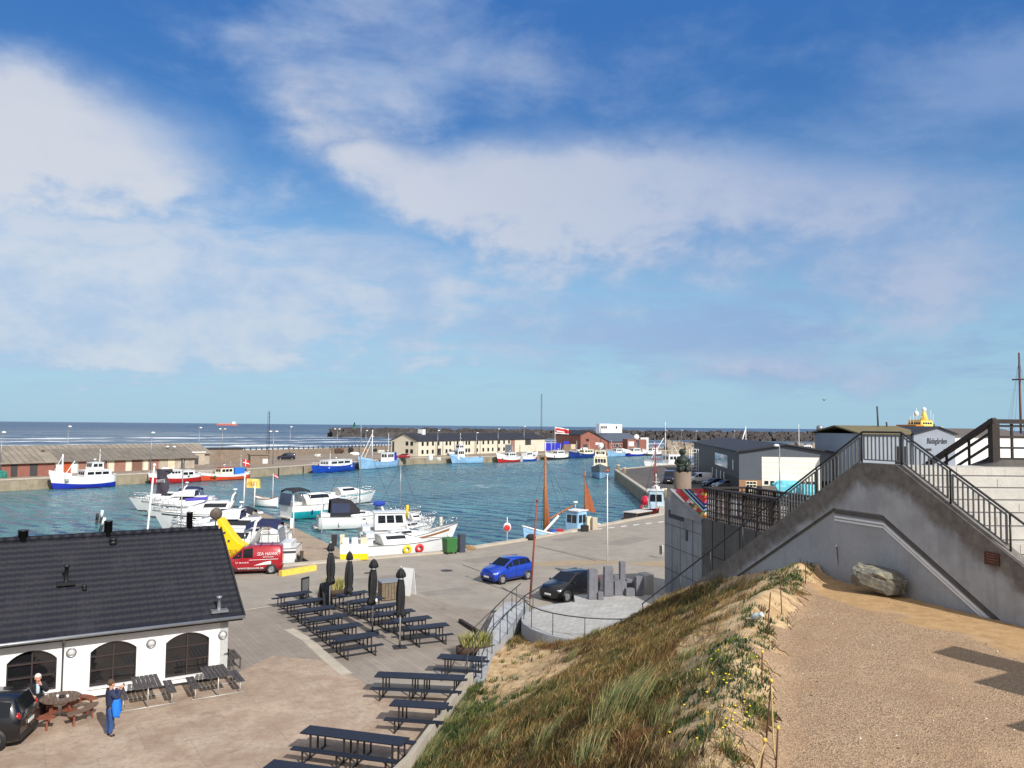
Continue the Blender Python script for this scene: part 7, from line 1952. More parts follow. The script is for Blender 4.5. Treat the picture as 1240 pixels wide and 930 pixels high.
# rock breakwaters and rock heaps: uncountable stone
m_stone = M('breakwater_stone', S(74, 70, 70), .9, 0, .35, .25, 0, 5, 0, S(120, 114, 106), .35)
m_stonep = M('pale_stone', S(150, 138, 124), .9, 0, .3, .4)
def rubble(name, line, width, top, n, size, mat, seed, label):
    r_ = random.Random(seed); mb = MB()
    pts = [Vector(p) for p in line]; L = [(b2 - a).length for a, b2 in zip(pts[:-1], pts[1:])]; S_ = sum(L)
    for i in range(n):
        t = r_.uniform(0, S_); k = 0
        while t > L[k] and k < len(L) - 1: t -= L[k]; k += 1
        q = pts[k].lerp(pts[k + 1], t / L[k]); dd = (pts[k + 1] - pts[k]).normalized(); nn = Vector((-dd.y, dd.x, 0))
        u = r_.uniform(-1, 1); z = -2 + (top + 2) * max(0, 1 - abs(u) ** 1.3) + r_.uniform(-.6, .5)
        c = q + nn * u * width; s = size * r_.uniform(.6, 1.35)
        vs = []
        for (x, y, zz) in ((-1, -1, -1), (1, -1, -1), (1, 1, -1), (-1, 1, -1), (-1, -1, 1), (1, -1, 1), (1, 1, 1), (-1, 1, 1)):
            vs.append((c.x + x * s * r_.uniform(.5, 1), c.y + y * s * r_.uniform(.5, 1), z + zz * s * r_.uniform(.4, .9)))
        mb.add(vs, [(0, 3, 2, 1), (4, 5, 6, 7), (0, 1, 5, 4), (1, 2, 6, 5), (2, 3, 7, 6), (3, 0, 4, 7)])
    o = mb.build(name, mat); o['kind'] = 'stuff'; o['label'] = label; return o
rubble('breakwater_rocks', [(-172, 742, 0), (-120, 770, 0), (40, 790, 0), (180, 752, 0), (345, 745, 0), (460, 720, 0)], 11, 5.2, 3200, 2.3, m_stone, 3, 'long dark breakwater of heaped boulders on the horizon')
mb = MB(); mb.prism([(-165, 745), (40, 782), (460, 714), (460, 726), (40, 796), (-165, 752)], -4, 3.2); o = mb.build('breakwater', m_stone); setting(o)
rubble('quay_rocks', [(70, 350, 0), (84, 352, 0), (110, 356, 0)], 5, 3.2, 260, 1.0, m_stonep, 5, 'pale rock heap along the inner breakwater by the white cutter')
rubble('shore_rocks', [(-62, 268, 0), (-48, 300, 0), (-28, 332, 0)], 3, 1.2, 170, .8, m_stonep, 8, 'boulders lying along the shore beside the cream building')
rubble('far_rocks', [(110, 400, 0), (150, 410, 0), (230, 420, 0)], 8, 1.5, 240, 1.6, m_stonep, 9, 'low rocky bank across the outer basin')
q = Vector((Xat(429, 518, 752), 752, 0))
r = thing('harbour_beacon', 'small green lattice beacon on the end of the breakwater', 'beacon', (q.x, q.y, 4.5)); m_bgreen = M('beacon_green', S(34, 110, 84), .6)
MB().lathe([(1.9, 0), (1.7, 2.0), (1.2, 2.1), (1.0, 5.0), (1.4, 5.1), (1.4, 5.4), (.7, 5.5), (.7, 7.0), (.9, 7.1), (.1, 7.8)], n=12).build('tower', m_bgreen, r); MB().lathe([(.75, 5.6), (.75, 6.8)], n=10).build('lantern', m_bglass, r)
# ship on the horizon
r = thing('cargo_ship', 'distant red and white cargo ship on the horizon', 'ship', (Xat(275, 513, 4200), 4200, -2.0))
mb = MB(); mb.prism([(-54, -8), (48, -8), (56, 0), (48, 8), (-54, 8)], 0, 8.5); mb.build('hull', M('ship_red', S(186, 104, 96), .7), r); MB().box(30, 46, -8, 8, 8.5, 22).build('bridge', m_white, r); MB().box(-44, 26, -6, 6, 8.5, 11).build('cargo', M('ship_pink', S(206, 150, 142), .7), r)

# navy warehouse on the pier
C7 = Vector((34.6, 118, 0)); f7 = Vector((.99, -.135, 0)).normalized(); s7 = Vector((.135, .99, 0)).normalized()
r = thing('warehouse', 'navy and grey warehouse with big cream roller door beside the pier', 'building', C7, math.atan2(f7.y, f7.x))
Wd, Dp, eh, rh = 13.6, 70, 6.4, 7.5
mb = MB(); mb.box(0, .3, .3, Dp, 0, eh); mb.box(Wd - .3, Wd, .3, Dp, 0, eh); mb.box(0, Wd, Dp - .3, Dp, 0, eh); mb.build('side_wall', m_darkclad, r)
mb = MB(); mb.ext([(0, 0, 2.2), (Wd, 0, 2.2), (Wd, 0, eh), (Wd / 2, 0, rh - .1), (0, 0, eh)], (0, .3, 0)); mb.build('front_wall', m_greyclad, r)
MB().box(0, 3.4, .02, .28, 0, 2.2).build('brick_base', M('brown_brick', S(158, 122, 92), .85, 0, .15, 1.5), r)
mb = MB(); mb.ext([(-.5, -.5, eh - .05), (Wd / 2, -.5, rh), (Wd + .5, -.5, eh - .05), (Wd + .5, -.5, eh + .2), (Wd / 2, -.5, rh + .25), (-.5, -.5, eh + .2)], (0, Dp + 1, 0)); mb.build('roof', m_slate, r)
x0, x1 = onl(922, C7, f7), onl(992, C7, f7); zt = Zat(955, 553.5, 117.5)
dr = MB().box(x0, x1, -.08, .1, 0, zt).build('roller_door', M('white_roller_door', (.80, .78, .71), .5, 0, .03, .6), r)
for z0 in (1.55, .55):
    for i in range(9): MB().box(x0 + .35 + i * (x1 - x0 - .5) / 9, x0 + .2 + (i + .86) * (x1 - x0 - .5) / 9, -.1, -.05, z0, z0 + .55).build('window', m_win, dr)
mb = MB()
for k in range(1, 7): mb.box(x0, x1, -.085, -.075, k * zt / 7 - .02, k * zt / 7 + .02)
mb.build('panel_joint', M('cream_joint_line', S(200, 192, 168), .6), dr)  # joints between the door panels in a darker cream
dx = MB().box(.95, 2.6, -.04, .05, 0, 2.0).build('door', m_cream, r)
for i in range(3):
    for z0 in (1.15, 1.6): MB().box(1.05 + i * .5, 1.05 + i * .5 + .42, -.06, -.02, z0, z0 + .3).build('pane', m_win, dx)
T = lambda px: onl(px, C7, s7)
MB().box(-.05, .05, T(881), T(866), 3.2, 5.4).build('window', M('painted_sky_glass', S(120, 150, 176), .08, 0, .2, 3), r)  # sky reflection is put into the pane's base colour
for px in (888, 868, 873, 877, 863): y = T(px); MB().box(-.06, .05, y, y + .8, .2 if px != 888 else 3.4, 2.4 if px != 888 else 5.0).build('white_panel', m_white, r)
mb = MB(); mb.box(-.02, .02, T(895) + .3, T(872), 0, 2.3); mb.build('plinth', M('dark_brick_base', S(66, 58, 56), .85), r)
MB().lathe([(.35, 6.2), (.35, 9.6), (.55, 9.7), (.55, 10.4), (.3, 10.6)], (Wd + 1.2, 12, 0), 12).build('vent_pipe', m_zinc, r)
# scaffold tower beside the statue
c = P(846, 578); r = thing('scaffold_tower', 'white ladder scaffold standing against the navy warehouse behind the statue', 'scaffold', (c.x, c.y + 3, 0), R(8))
zt = Zat(846, 544, c.y + 3)
for x, y in ((-.75, 0), (.75, 0), (-.75, 1.2), (.75, 1.2)): MB().tube([(x, y, 0), (x, y, zt)], .06, 5).build('leg', m_white, r)
for y in (0, 1.2):
    for k in range(1, 9): z = zt * k / 8; MB().beam((-.75, y, z), (.75, y, z), .06, .06).build('rung', m_white, r)
# turquoise covered stacks, a grey boat hull and pallets in the yard
for px, yb, w, lab in ((952, 600, 5.0, 'turquoise tarpaulin over a stack in front of the roller door'), (978, 606, 3.2, 'turquoise tarpaulin heap behind the stair railing')):
    c = P(px, yb); o = rock('covered_stack', (w * .5, 1.4, 1.7), px, M('turquoise_tarpaulin', S(96, 186, 204), .55, 0, .08, 2), 3, .22); o.location = (c.x, c.y, .9); tag(o, lab, 'tarpaulin')
c = P(932, 600); o = MB().cbox((0, 0, .7), (3.4, 1.6, 1.4), .2).build('pallet_stack', M('grey_pallets', S(104, 96, 90), .9, 0, .3, 3)); o.location = (c.x, c.y, 0); tag(o, 'stack of grey pallets in front of the roller door', 'pallets')

# grey and white hall with lettering on its gable
G7 = Vector((Xat(1121 - 14, 560, 112), 112, 0)); gx = Vector((.985, .17, 0)).normalized()
r = thing('lettered_hall', 'pale hall with olive roof and dark lettering on its gable', 'building', G7, math.atan2(gx.y, gx.x)); m_palew = M('pale_grey_cladding', S(142, 150, 162), .7, 0, .08, .6, 0, 5, .15); m_olive = M('olive_roof', S(112, 102, 72), .8, 0, .12, .5)
w = onl(1156, G7, gx); zr = Zat(1137, 517.6, 112); ze = Zat(1107, 525.3, 112)
mb = MB(); mb.ext([(0, 0, 0), (w, 0, 0), (w, 0, ze), (w * .58, 0, zr - .1), (0, 0, ze)], (0, .3, 0)); mb.build('gable_wall', m_palew, r)
mb = MB(); mb.ext([(-.3, -.35, ze - .1), (w * .58, -.35, zr), (w + .3, -.35, ze - .1), (w + .3, -.35, ze + .08), (w * .58, -.35, zr + .18), (-.3, -.35, ze + .08)], (0, 14, 0)); mb.build('roof', m_slate, r)
lw = -onl(1043, G7, gx)
MB().box(-lw, -.01, .6, 12, 0, ze - .05).build('wing_wall', m_palew, r)
mb = MB(); mb.ext([(-lw - .4, .1, ze - .1), (-lw - .4, 6.2, zr), (-lw - .4, 12.4, ze - .1), (-lw - .4, 12.4, ze + .1), (-lw - .4, 6.2, zr + .2), (-lw - .4, .1, ze + .1)], (lw + .1 + w * .3, 0, 0)); mb.build('wing_roof', m_olive, r)
MB().box(-2.6, -.9, .5, .7, 1.0, 7.6).build('gate', m_win, r)
MB().box(w + .05, w + 13, 1.5, 11, 0, ze - .2).build('rear_wing', m_white, r); mb = MB(); mb.ext([(w, 1.0, ze - .2), (w, 6.2, zr - .1), (w, 11.5, ze - .2)], (13.5, 0, 0)); mb.build('rear_roof', M('brown_grey_roof', S(98, 90, 84), .8), r)
ml = M('dark_sign_letters', S(40, 42, 52), .6)
lettering('Bådsgården', 1.15, ml, r, frame4((w * .55, -.03, ze - 1.05), (1, 0, 0), (0, 0, 1)), .03, 'lettering', .15, w * .48)
lettering('HAVN', .55, ml, r, frame4((w * .34, -.03, ze - 2.3), (1, 0, 0), (0, 0, 1)), .03, 'lettering', 0, w * .15)
lettering('26', .5, ml, r, frame4((w * .75, -.03, ze - 2.35), (1, 0, 0), (0, 0, 1)), .03, 'lettering', 0)
for px, h_, nm in ((1066, 492, 'chimney_mast'), (1077, 511, 'vent')):
    x = onl(px, G7 + Vector((gx.y * -5, gx.x * 5, 0)), gx); MB().tube([(x, 5.5, zr - .5), (x - .15, 5.5, Zat(px, h_, 117))], .12, 6).build(nm, m_doord, r)
MB().tube([(w * .85, 3, zr - 1), (w * .85, 3, Zat(1142, 513.5, 115))], .12, 6).build('vent', m_doord, r)
# yellow ship behind the hall, wooden ship with a brown mast at the edge
r, L = boat('ship', 'ship with bright yellow superstructure showing over the hall roof', 'ship', (Xat(1085, 515, 186), 184, 0), (Xat(1138, 515, 192), 192, 0)); m_yel = M('pale_yellow_paint', S(240, 208, 110), .5, 0, .05, 1)
R_ = hull_pts(L, 8, 4, 1.5, .5, .6, 1.5, 1.5); hull(r, R_, [m_anti, m_blackh, m_blackh], .6, m_deck, .1)
zb = Zat(1112, 517, 188) + 2
h = house(r, -.30 * L, .30 * L, 5.5, 3.4, zb, m_yel, None, .5, 4, 1, .95); house(r, -.14 * L, .16 * L, 4, zb, zb + 1.6, m_yel, None, .4, 4, 1, .8, (.4, .7), 'upper_bridge')
zt = Zat(1117, 493, 188) + 2
MB().tube([(-.1 * L, 0, zb + 1.5), (-.1 * L, 0, zt - .8)], [1.0, .3], 8).build('funnel_mast', m_yel, r); MB().ell((-.1 * L, 0, zt - .6), (.55, .55, .6), 10, 7).build('radar_dome', m_white, r); MB().ell((.1 * L, 0, zb + 3.2), (.6, .6, .7), 10, 7).build('radar_dome', m_white, r)
mb = MB(); mb.box(.16 * L, .36 * L, -2.5, 2.5, zb - .1, zb + .5); mb.build('orange_deck', M('orange_brown_deck', S(196, 128, 52), .6), r)
mb = MB()
for x, h_ in ((.3, 2.6), (.22, 3.4), (-.28, 3.2), (-.22, 4.2), (.14, 4.6)): mb.tube([(x * L, .5, zb), (x * L, .5, zb + h_)], .05, 4)
mb.tube([(-.1 * L - 1.6, 0, zt - 2.4), (-.1 * L + 1.6, 0, zt - 2.4)], .06, 4); mb.build('aerials', m_white, r)
r, L = boat('wooden_ship', 'wooden ship with tall brown mast and rigging at the edge of the picture', 'ship', (86, 134, 0), (106, 150, 0)); R_ = hull_pts(L, 6, 2.6, 1.5, .8, .4, 1.2, 1.5); hull(r, R_, [m_anti, m_blackh, M('dark_boat_wood')], .6, m_wood, .1)
zt = Zat(1232, 430, 142) + 2
k_ = onl(1236, Vector((86, 134, 0)), Vector((20, 16, 0)).normalized()); mx = L / 2 - k_
mm_ = mast(r, mx, 2, zt, .26, M('red_brown_mast', S(96, 62, 56), .6), ((L * .48, 0, 3), (mx + 1, 2.6, 3), (mx + 1, -2.6, 3), (mx - 2, 2.6, 3), (mx + 3.2, -2.4, 3), (mx + 5, -2.4, 3)), 0, 'mast', 1.2)
# small boats beyond the warehouse
for px0, px1, Y, lab, sd_, mh in ((892, 925, 330, 'white trawler with slanting white gantry beyond the warehouse roof', 61, 13), (955, 992, 345, 'white cutter with tall white mast beyond the warehouse roof', 62, 14), (1040, 1062, 300, 'pale cutter moored beyond the yard by the flat topped stair', 63, 8)):
    a, c = Vector((Xat(px0, 540, Y), Y, 0)), Vector((Xat(px1, 540, Y), Y + 4, 0)); rr2, R2, L2 = fish(lab, a, c, 4.2, 2.0, .9, .4, m_blackh if sd_ == 62 else m_lblue, m_white, .4, (-.3, .0), 3.0, .6, m_white, masts=((.12, mh, .2, m_white, .5),), seed=sd_, ngear=3)
    if sd_ == 61: MB().tube([(.4 * L2, 0, 2.5), (.12 * L2, 0, 12)], .22, 6).build('derrick', m_white, rr2)

# ------------------------------------------------------------------ posts, poles, flags, bins
m_lampw = M('lamp_head_white', (.8, .8, .8), .4)
LP = [((82, 553), 516.5, 160, 1, 'lamp post rising behind the white and royal blue trawler'), ((183, 573), 524, 152, 1, 'lamp post at the middle of the long shed'), ((241, 566), 518, 205, 1, 'tall lamp post by the white roofed hut'), ((269, 552), 519.5, 240, 2, 'two headed lamp post behind the dark roofed hut'), ((331, 558), 522.5, 192, 2, 'two headed lamp post beside the square concrete block'), ((351, 550), 517, 232, 1, 'lamp post behind the dark blue van'), ((408, 548), 519.5, 262, 2, 'two headed lamp post behind the bright blue boat'), ((443, 547), 521.5, 275, 1, 'lamp post behind the A-shaped mast'), ((2, 575), 523.5, 138, 1, 'lamp post at the left edge beside the brick shed'), ((207, 567), 541, 172, 2, 'low two headed lamp post before the long shed'),
      ((530, 552), 521.5, 256, 1, 'lamp post in front of the second bay of the cream building'), ((577, 550), 524, 275, 1, 'lamp post in front of the middle of the cream building'), ((603, 548), 519.5, 288, 1, 'lamp post towards the right end of the cream building'), ((634.5, 545), 516.5, 305, 1, 'lamp post at the hipped end of the cream building'), ((825, 545), 521, 400, 1, 'lamp post on the inner breakwater left of the statue'), ((843, 545), 522, 410, 1, 'lamp post on the inner breakwater behind the scaffold'), ((889, 540), 522, 430, 1, 'lamp post beyond the left side of the warehouse roof')]
for i, ((px, yb), yt, Y, n, lab) in enumerate(LP):
    X = Xat(px, 540, Y); zt = Zat(px, yt, Y)
    r = thing('street_lamp', lab, 'street lamp', (X, Y, 0), 0, 'lamp posts round the harbour')
    MB().tube([(0, 0, 0), (0, 0, zt)], [.11, .07], 6).build('pole', m_zinc, r)
    for s_ in ((-1, 1) if n == 2 else (.6,)): 
        MB().ell((s_ * .75 if n == 2 else .3, 0, zt), (.42, .25, .2), 8, 5).build('lamp_head', m_lampw, r)
    if n == 2: MB().tube([(-.8, 0, zt - .1), (.8, 0, zt - .1)], .05, 5).build('arm', m_zinc, r)
Y = 84; X = Xat(944, 560, Y); zt = Zat(944, 540, Y)
r = thing('street_lamp', 'lamp post with round white head in front of the cream roller door', 'street lamp', (X, Y, 0), 0, 'lamp posts round the harbour'); MB().tube([(0, 0, 0), (0, 0, zt)], .07, 8).build('pole', m_zinc, r); MB().ell((-.32, 0, zt + .05), (.32, .24, .16), 10, 6).build('lamp_head', m_lampw, r)
def lattice_mast(px, yt, Y, w, lab, base=0):
    X = Xat(px, 520, Y); zt = Zat(px, yt, Y); r = thing('lattice_mast', lab, 'mast', (X, Y, base)); mb = MB(); h = zt - base
    for x, y in ((-w, -w), (w, -w), (0, w)): mb.tube([(x, y, 0), (x * .6, y * .6, h)], .045, 4)
    n = int(h / 1.0)
    for k in range(n):
        z0, z1 = h * k / n, h * (k + 1) / n; f0 = w * (1 - .4 * z0 / h); f1 = w * (1 - .4 * z1 / h)
        mb.tube([(-f0, -f0, z0), (f1, -f1, z1)], .025, 3); mb.tube([(f0, -f0, z0), (0, f1, z1)], .025, 3); mb.tube([(0, f0, z0), (-f1, -f1, z1)], .025, 3)
    mb.build('lattice', m_dsteel, r)
lattice_mast(325.5, 498, 218, .42, 'dark lattice radio mast beside the square concrete block'); lattice_mast(655.5, 477, 335, .4, 'very tall thin lattice mast behind the hipped end of the cream building')
def flagpole(px, yb, yt, lab, mat=m_white, r0=.055, lean=0, Y=None, base=0.0):
    q = P(px, yb, base) if Y is None else Vector((Xat(px, 560, Y), Y, base)); t = D(px + lean, yt, q.y)
    r = thing('flagpole', lab, 'flagpole', q); MB().tube([(0, 0, 0), t - q], [r0, r0 * .6], 8).build('pole', mat, r); MB().ell(t - q, (r0 * 1.3,) * 3, 8, 5).build('finial', mat, r); return q, t, r
flagpole(735.5, 680, 575, 'tall bare white flagpole standing on the open road')
q, t, r = flagpole(642, 725, 606, 'leaning rust red pole beside the round terrace', M('rust_red_pole', S(140, 74, 58), .8, 0, .25, 4), .07, 8.5)
MB().tube([(t - q) * .8 + Vector((-.5, 0, 0)), (t - q) * .8 + Vector((.5, 0, 0))], .03, 5).build('crossbar', m_dsteel, r)
q, t, r = flagpole(177, 700, 563, 'white pole leaning behind the ridge carrying the dark flag', m_white, .08, 10, 49)
fl = thing('dark_flag', 'dark grey banner flag with small white letters behind the black roof', 'flag', t + Vector((.1, 0, -.25)), 0)
hh = (598 - 568) / F * 49; ww = (203 - 190) / F * 49
mb = MB(); vs = []
for j in range(9):
    for i in range(6): vs.append((.05 + ww * i / 5 + (.12 * math.sin(j * .6) if i > 2 else 0) + (.45 * (i / 5) if j > 6 else 0), .1 * math.sin(i * 1.3 + j * .4), -hh + hh * j / 8))
mb.add(vs, [(j * 6 + i, j * 6 + i + 1, j * 6 + i + 7, j * 6 + i + 6) for j in range(8) for i in range(5)], 0, True); mb.build('cloth', M('dark_banner', S(62, 56, 70), .85, 0, .2, 3), fl, fix=False)
lettering('KVITTE', .26, m_white, fl, frame4((.05 + ww * .5, -.13, -hh * .48), (1, 0, 0), (0, 0, 1)), .004, 'lettering', 0, ww * .8)
mb = MB(); mb.tube([(0, 0, 0), (ww * 1.5, 0, -.15)], .02, 5); mb.build('top_bar', m_doord, fl)
flagpole(220.5, 700, 560, 'thin grey bare pole rising between the cruisers behind the black roof', m_zinc, .05, 1.5, 49.5)
JY = 99
q, t, r = flagpole(296.5, 618, 577, 'white pole at the jetty end holding the yellow flag', m_white, .12, 0, JY, -.5)
fl = thing('yellow_flag', 'small yellow flag with dark letters at the outer end of the jetty', 'flag', (t.x + .25, t.y, t.z - .15)); f_ = flagmesh(1.75, 1.15, lambda i, j: 0, 5, 8, .1, .05); f_.v = [(x, y, z - 1.25) for x, y, z in f_.v]; f_.build('cloth', M('yellow_cloth', S(246, 206, 110), .8), fl, fix=False)
lettering('OLES', .7, M('ochre_print', S(190, 130, 24), .8), fl, frame4((.85, -.22, -.68), (1, 0, -.03), (0, 0, 1)), .004, 'lettering', 0, 1.25)
flagpole(309, 618, 586, 'white pole on the jetty right of the yellow flag', m_white, .1, 0, JY - 1.5, -.5)
fp = Vector((Xat(672, 530, 300), 300, 0)); zt = Zat(672, 517, 300)
r = thing('flagpole', 'flagpole with red and white pennon above the blue containers', 'flagpole', fp); MB().tube([(0, 0, 0), (0, 0, zt)], .07, 6).build('pole', m_white, r)
f_ = flagmesh(5.2, 2.6, lambda i, j: 1 if (j in (0, 5) or 2 < i < 3) else 0, 6, 10, .25, .2); f_.v = [(x + .1, y, (z - 2.6 - .0) * (1 - .04 * x) + zt) for x, y, z in f_.v]; fo = f_.build('flag', [m_flagred, m_white], r, fix=False)
mb = MB(); mb.ext([(.6, -.3, zt - 1.75), (3.6, -.35, zt - 2.2), (3.6, -.35, zt - 1.75), (.6, -.3, zt - 1.25)], (0, .02, 0)); mb.build('white_bar', m_white, r)
# lifebuoy post at the quay edge
q = P(614, 657.5); r = thing('lifebuoy_post', 'lifebuoy in white case on a thin post at the quay edge', 'lifebuoy', q); MB().tube([(0, 0, 0), (0, 0, 2.2)], .035, 6).build('post', m_white, r)
MB().ell((0, -.06, 1.35), (.34, .09, .40), 14, 8).build('case', m_white, r); MB().lathe([(.14, -.04), (.24, -.05), (.27, 0), (.24, .05)], (0, -.14, 1.3), 16, axis='Y').build('ring', M('red_lifebuoy'), r)
# white tank with yellow band, bins, fuel pumps, signpost, bollards, manhole
q = P(428, 679); r = thing('fish_tank', 'white tank with bright yellow band at the landward end of the jetty', 'tank', (q.x, q.y, 0), R(12))
MB().box(-.95, 1.05, 0, 1.1, .5, 1.15).build('tank_body', m_white, r); MB().box(-.955, 1.055, -.012, 1.1, .06, .5).build('yellow_band', m_yellow, r)
for x in (-.6, .05, .7): MB().box(x - .2, x + .25, .2, .8, 1.15, 1.6).build('tub', m_white if x < .5 else m_doorc, r)
q = P(414, 672); o = MB().cbox((0, 0, .8), (.35, .3, 1.5), .2).build('jetty_post', m_doorc, bevel=.02); o.location = q; tag(o, 'cream control post at the landward end of the jetty', 'post')
q = P(401, 664); o = MB().cbox((0, 0, .5), (.45, .35, .9), .2).build('black_bin', m_plastic, bevel=.02); o.location = q + Vector((0, 1, 0)); tag(o, 'slim black bin at the landward end of the jetty', 'bin')
q = P(544, 671); r = thing('waste_bin', 'big green wheeled waste bin at the quay edge', 'bin', (q.x, q.y + .3, 0), R(35)); m_bin = M('green_bin', S(50, 106, 50), .6, 0, .08, 3)
mb = MB(); mb.cbox((0, 0, .62), (.86, .74, 1.0), 0, 0, 1.12); mb.build('bin_body', m_bin, r, bevel=.03); mb = MB(); mb.cbox((0, 0, 1.17), (1.02, .88, .1), 0, 0, .9); mb.build('lid', m_bin, r, bevel=.03)
for x in (-.38, .38):
    for y in (-.3, .3): MB().lathe([(.01, -.04), (.1, -.04), (.1, .04), (.01, .04)], (x, y, .1), 10, axis='X').build('wheel', m_tyre, r)
MB().ell((.1, .2, 1.36), (.2, .18, .16), 8, 5).build('white_sack', m_white, r)
q = P(555, 670); o = MB().cbox((0, 0, .7), (.5, .5, 1.4), .5).build('cable_box', M('dark_blue_grey_box', S(52, 60, 74), .6), bevel=.02); o.location = q + Vector((.2, .6, 0)); tag(o, 'dark blue grey cabinet beside the green waste bin', 'cabinet')
for px, yb, h, lab in ((713, 641, 1.25, 'cream pump cabinet on the quay behind the tan sail'), (719.5, 641.5, 1.2, 'pale pump cabinet right beside the cream one')):
    q = P(px, yb); o = MB().cbox((0, 0, h / 2), (.52, .45, h), .3).build('pump_cabinet', m_doorc if px < 715 else m_beige, bevel=.02); o.location = q; tag(o, lab, 'cabinet', 'pump cabinets')
q = P(708, 643.5); o = MB().cbox((0, 0, .3), (.7, .5, .6), .2).build('mooring_block', m_blackmetal, bevel=.05); o.location = q; tag(o, 'black iron mooring block at the foot of the tan sail', 'bollard')
q = P(643, 654); o = MB().ell((0, 0, .25), (.45, .35, .3), 10, 6).build('rope_coil', M('dark_net')); o.location = q; tag(o, 'dark coil of rope on the quay by the pale blue bow', 'rope')
q = P(569, 665.5); o = rock('rubble_heap', (.6, .4, .32), 9, M('tan_net'), 3, .3); o.location = q + Vector((0, 0, .1)); tag(o, 'small orange brown heap at the quay edge right of the bin', 'heap')
for i, (px, yb, h, lab) in enumerate(((748.5, 569, 1.2, 'white bollard farthest out on the pier'), (756, 573.5, 1.3, 'white bollard second from the pier end'), (804, 602, 1.25, 'white bollard at the near end of the pier by the tower'))):
    q = P(px, yb); o = MB().lathe([(.4, 0), (.4, h - .2), (.45, h - .18), (.45, h), (.01, h)], n=14).build('bollard', m_doorc); o.location = q; tag(o, lab, 'bollard', 'bollards on the pier')
q = P(794, 596); o = MB().cbox((0, 0, .45), (1.0, .8, .9), .3).build('white_crate', m_white, bevel=.03); o.location = q; tag(o, 'white fish crate on the pier beside the red cutter', 'crate')
q = P(802.5, 676); r = thing('road_sign', 'small dark sign on a short white post at the tower wall', 'sign', q); MB().tube([(0, 0, 0), (0, 0, 1.0)], .03, 6).build('post', m_white, r); MB().box(-.25, .0, -.02, .02, .3, .95).build('sign_plate', m_doord, r)
q = P(541, 691); o = blot('manhole_cover', q.x, q.y, .42, .42, .01, m_doord, jit=.0, n=28); o['label'] = 'dark round manhole cover in the road'
# kerb block painted yellow behind the van
a, b2 = P(339, 698), P(381, 690.5); o = MB().beam(a + Vector((0, .1, .17)), b2 + Vector((0, .1, .17)), .35, .34).build('yellow_kerb', M('worn_yellow_paint', S(232, 196, 84), .7, 0, .15, 3, grime=S(206, 150, 70), gamt=.5)); tag(o, 'worn yellow painted kerb block behind the red van', 'kerb')
# yellow fin-shaped boom behind the van
r = thing('yellow_crane', 'bright yellow tapering boom and body between black roof and red van', 'crane', (0, 0, 0)); Yc = 53.2
pts = [D(x, y, Yc) for x, y in ((258, 690), (300, 690), (300, 663), (288, 657), (280, 648), (266, 628), (262, 628), (268, 652), (270, 660), (258, 661))]
mb = MB(); mb.ext(pts, (0, 1.0, 0)); mb.build('boom_body', m_yellow, r, bevel=.03)
lettering('APPERUS BIL', .42, M('dark_ochre_print', S(150, 120, 20), .7), r, frame4(D(281, 668.5, Yc - .03), (1, 0, .03), (0, 0, 1)), .006, 'lettering', 0, 1.6)
for px, py in ((272, 645), (277, 655), (263, 665)):
    c = D(px, py, Yc - .02); MB().cbox(c, (.12, .06, .14)).build('fitting', m_doord, r)
# gull over the sea
q = D(998, 484.5, 140); r = thing('gull', 'gull gliding above the warehouse', 'bird', q, .4)
mb = MB(); mb.ell((0, 0, 0), (.1, .3, .09), 8, 6)
for s_ in (-1, 1): mb.add([(s_ * .06, -.1, .03), (s_ * .06, .12, .03), (s_ * .42, .14, .2), (s_ * .75, -.05, .12), (s_ * .42, -.04, .19)], [(0, 1, 2, 4), (4, 2, 3)])
mb.build('bird_body', M('gull_grey', S(110, 112, 116), .7), r)

# repairs, drains and oil spots in the road
m_patch = ground_mat('fresh_asphalt_patch', S(138, 131, 122), S(150, 142, 132), S(128, 121, 113), .8, 35, .3)
for i, (px, py, rx, ry, a) in enumerate(((600, 676, 2.6, .9, 40), (760, 655, 3.0, 1.0, 52), (470, 700, 2.2, .8, 30), (690, 652, 2.0, .7, 48), (540, 716, 1.6, .6, 35))):
    q = P(px, py); n = Vector((math.cos(R(a)), math.sin(R(a)), 0)); t = Vector((-n.y, n.x, 0))
    setting(MB().quad(*(q + v + Vector((0, 0, .005)) for v in (n * rx + t * ry, -n * rx + t * ry * .9, -n * rx - t * ry, n * rx * .95 - t * ry))).build('road_patch', m_patch))
for px, py in ((446, 694), (622, 672), (600, 741)):
    q = P(px, py); mb = MB(); mb.box(q.x - .25, q.x + .25, q.y - .25, q.y + .25, -.02, .014)
    setting(mb.build('drain_grate', m_doord))
# ------------------------------------------------------------------ plants on the dune: blades and leaves, uncountable
def vm(name, c, v=.25):
    m, nt, b = new_mat(name)
    p = nt.pos(); n = nt.ramp(nt.noise(p, 5, 4, .65), .3, .7)
    nt.put(b.inputs['Base Color'], nt.mix(n, tuple(x * (1 - v) for x in c), tuple(x * (1 + v) for x in c)))
    b.inputs['Roughness'].default_value = .75; b.inputs['Specular IOR Level'].default_value = .25
    try: b.inputs['Subsurface Weight'].default_value = 0
    except Exception: pass
    return m
V_RUS = [vm('russet_stems', S(106, 77, 48)), vm('dark_russet_stems', S(72, 54, 37)), vm('ochre_stems', S(142, 114, 68)), vm('olive_stems', S(96, 88, 48)), vm('straw_blades', S(178, 154, 104)), vm('dull_green_stems', S(76, 80, 42))]
V_GRN = [vm('leaf_green', S(66, 86, 44)), vm('dark_leaf_green', S(42, 60, 34)), vm('yellow_green_leaf', S(108, 114, 54)), vm('grey_green_leaf', S(82, 94, 70)), vm('olive_leaf', S(80, 80, 44))]
V_MAR = [vm('marram_green', S(98, 108, 66)), vm('marram_pale', S(136, 138, 90)), vm('marram_straw', S(160, 142, 98))]
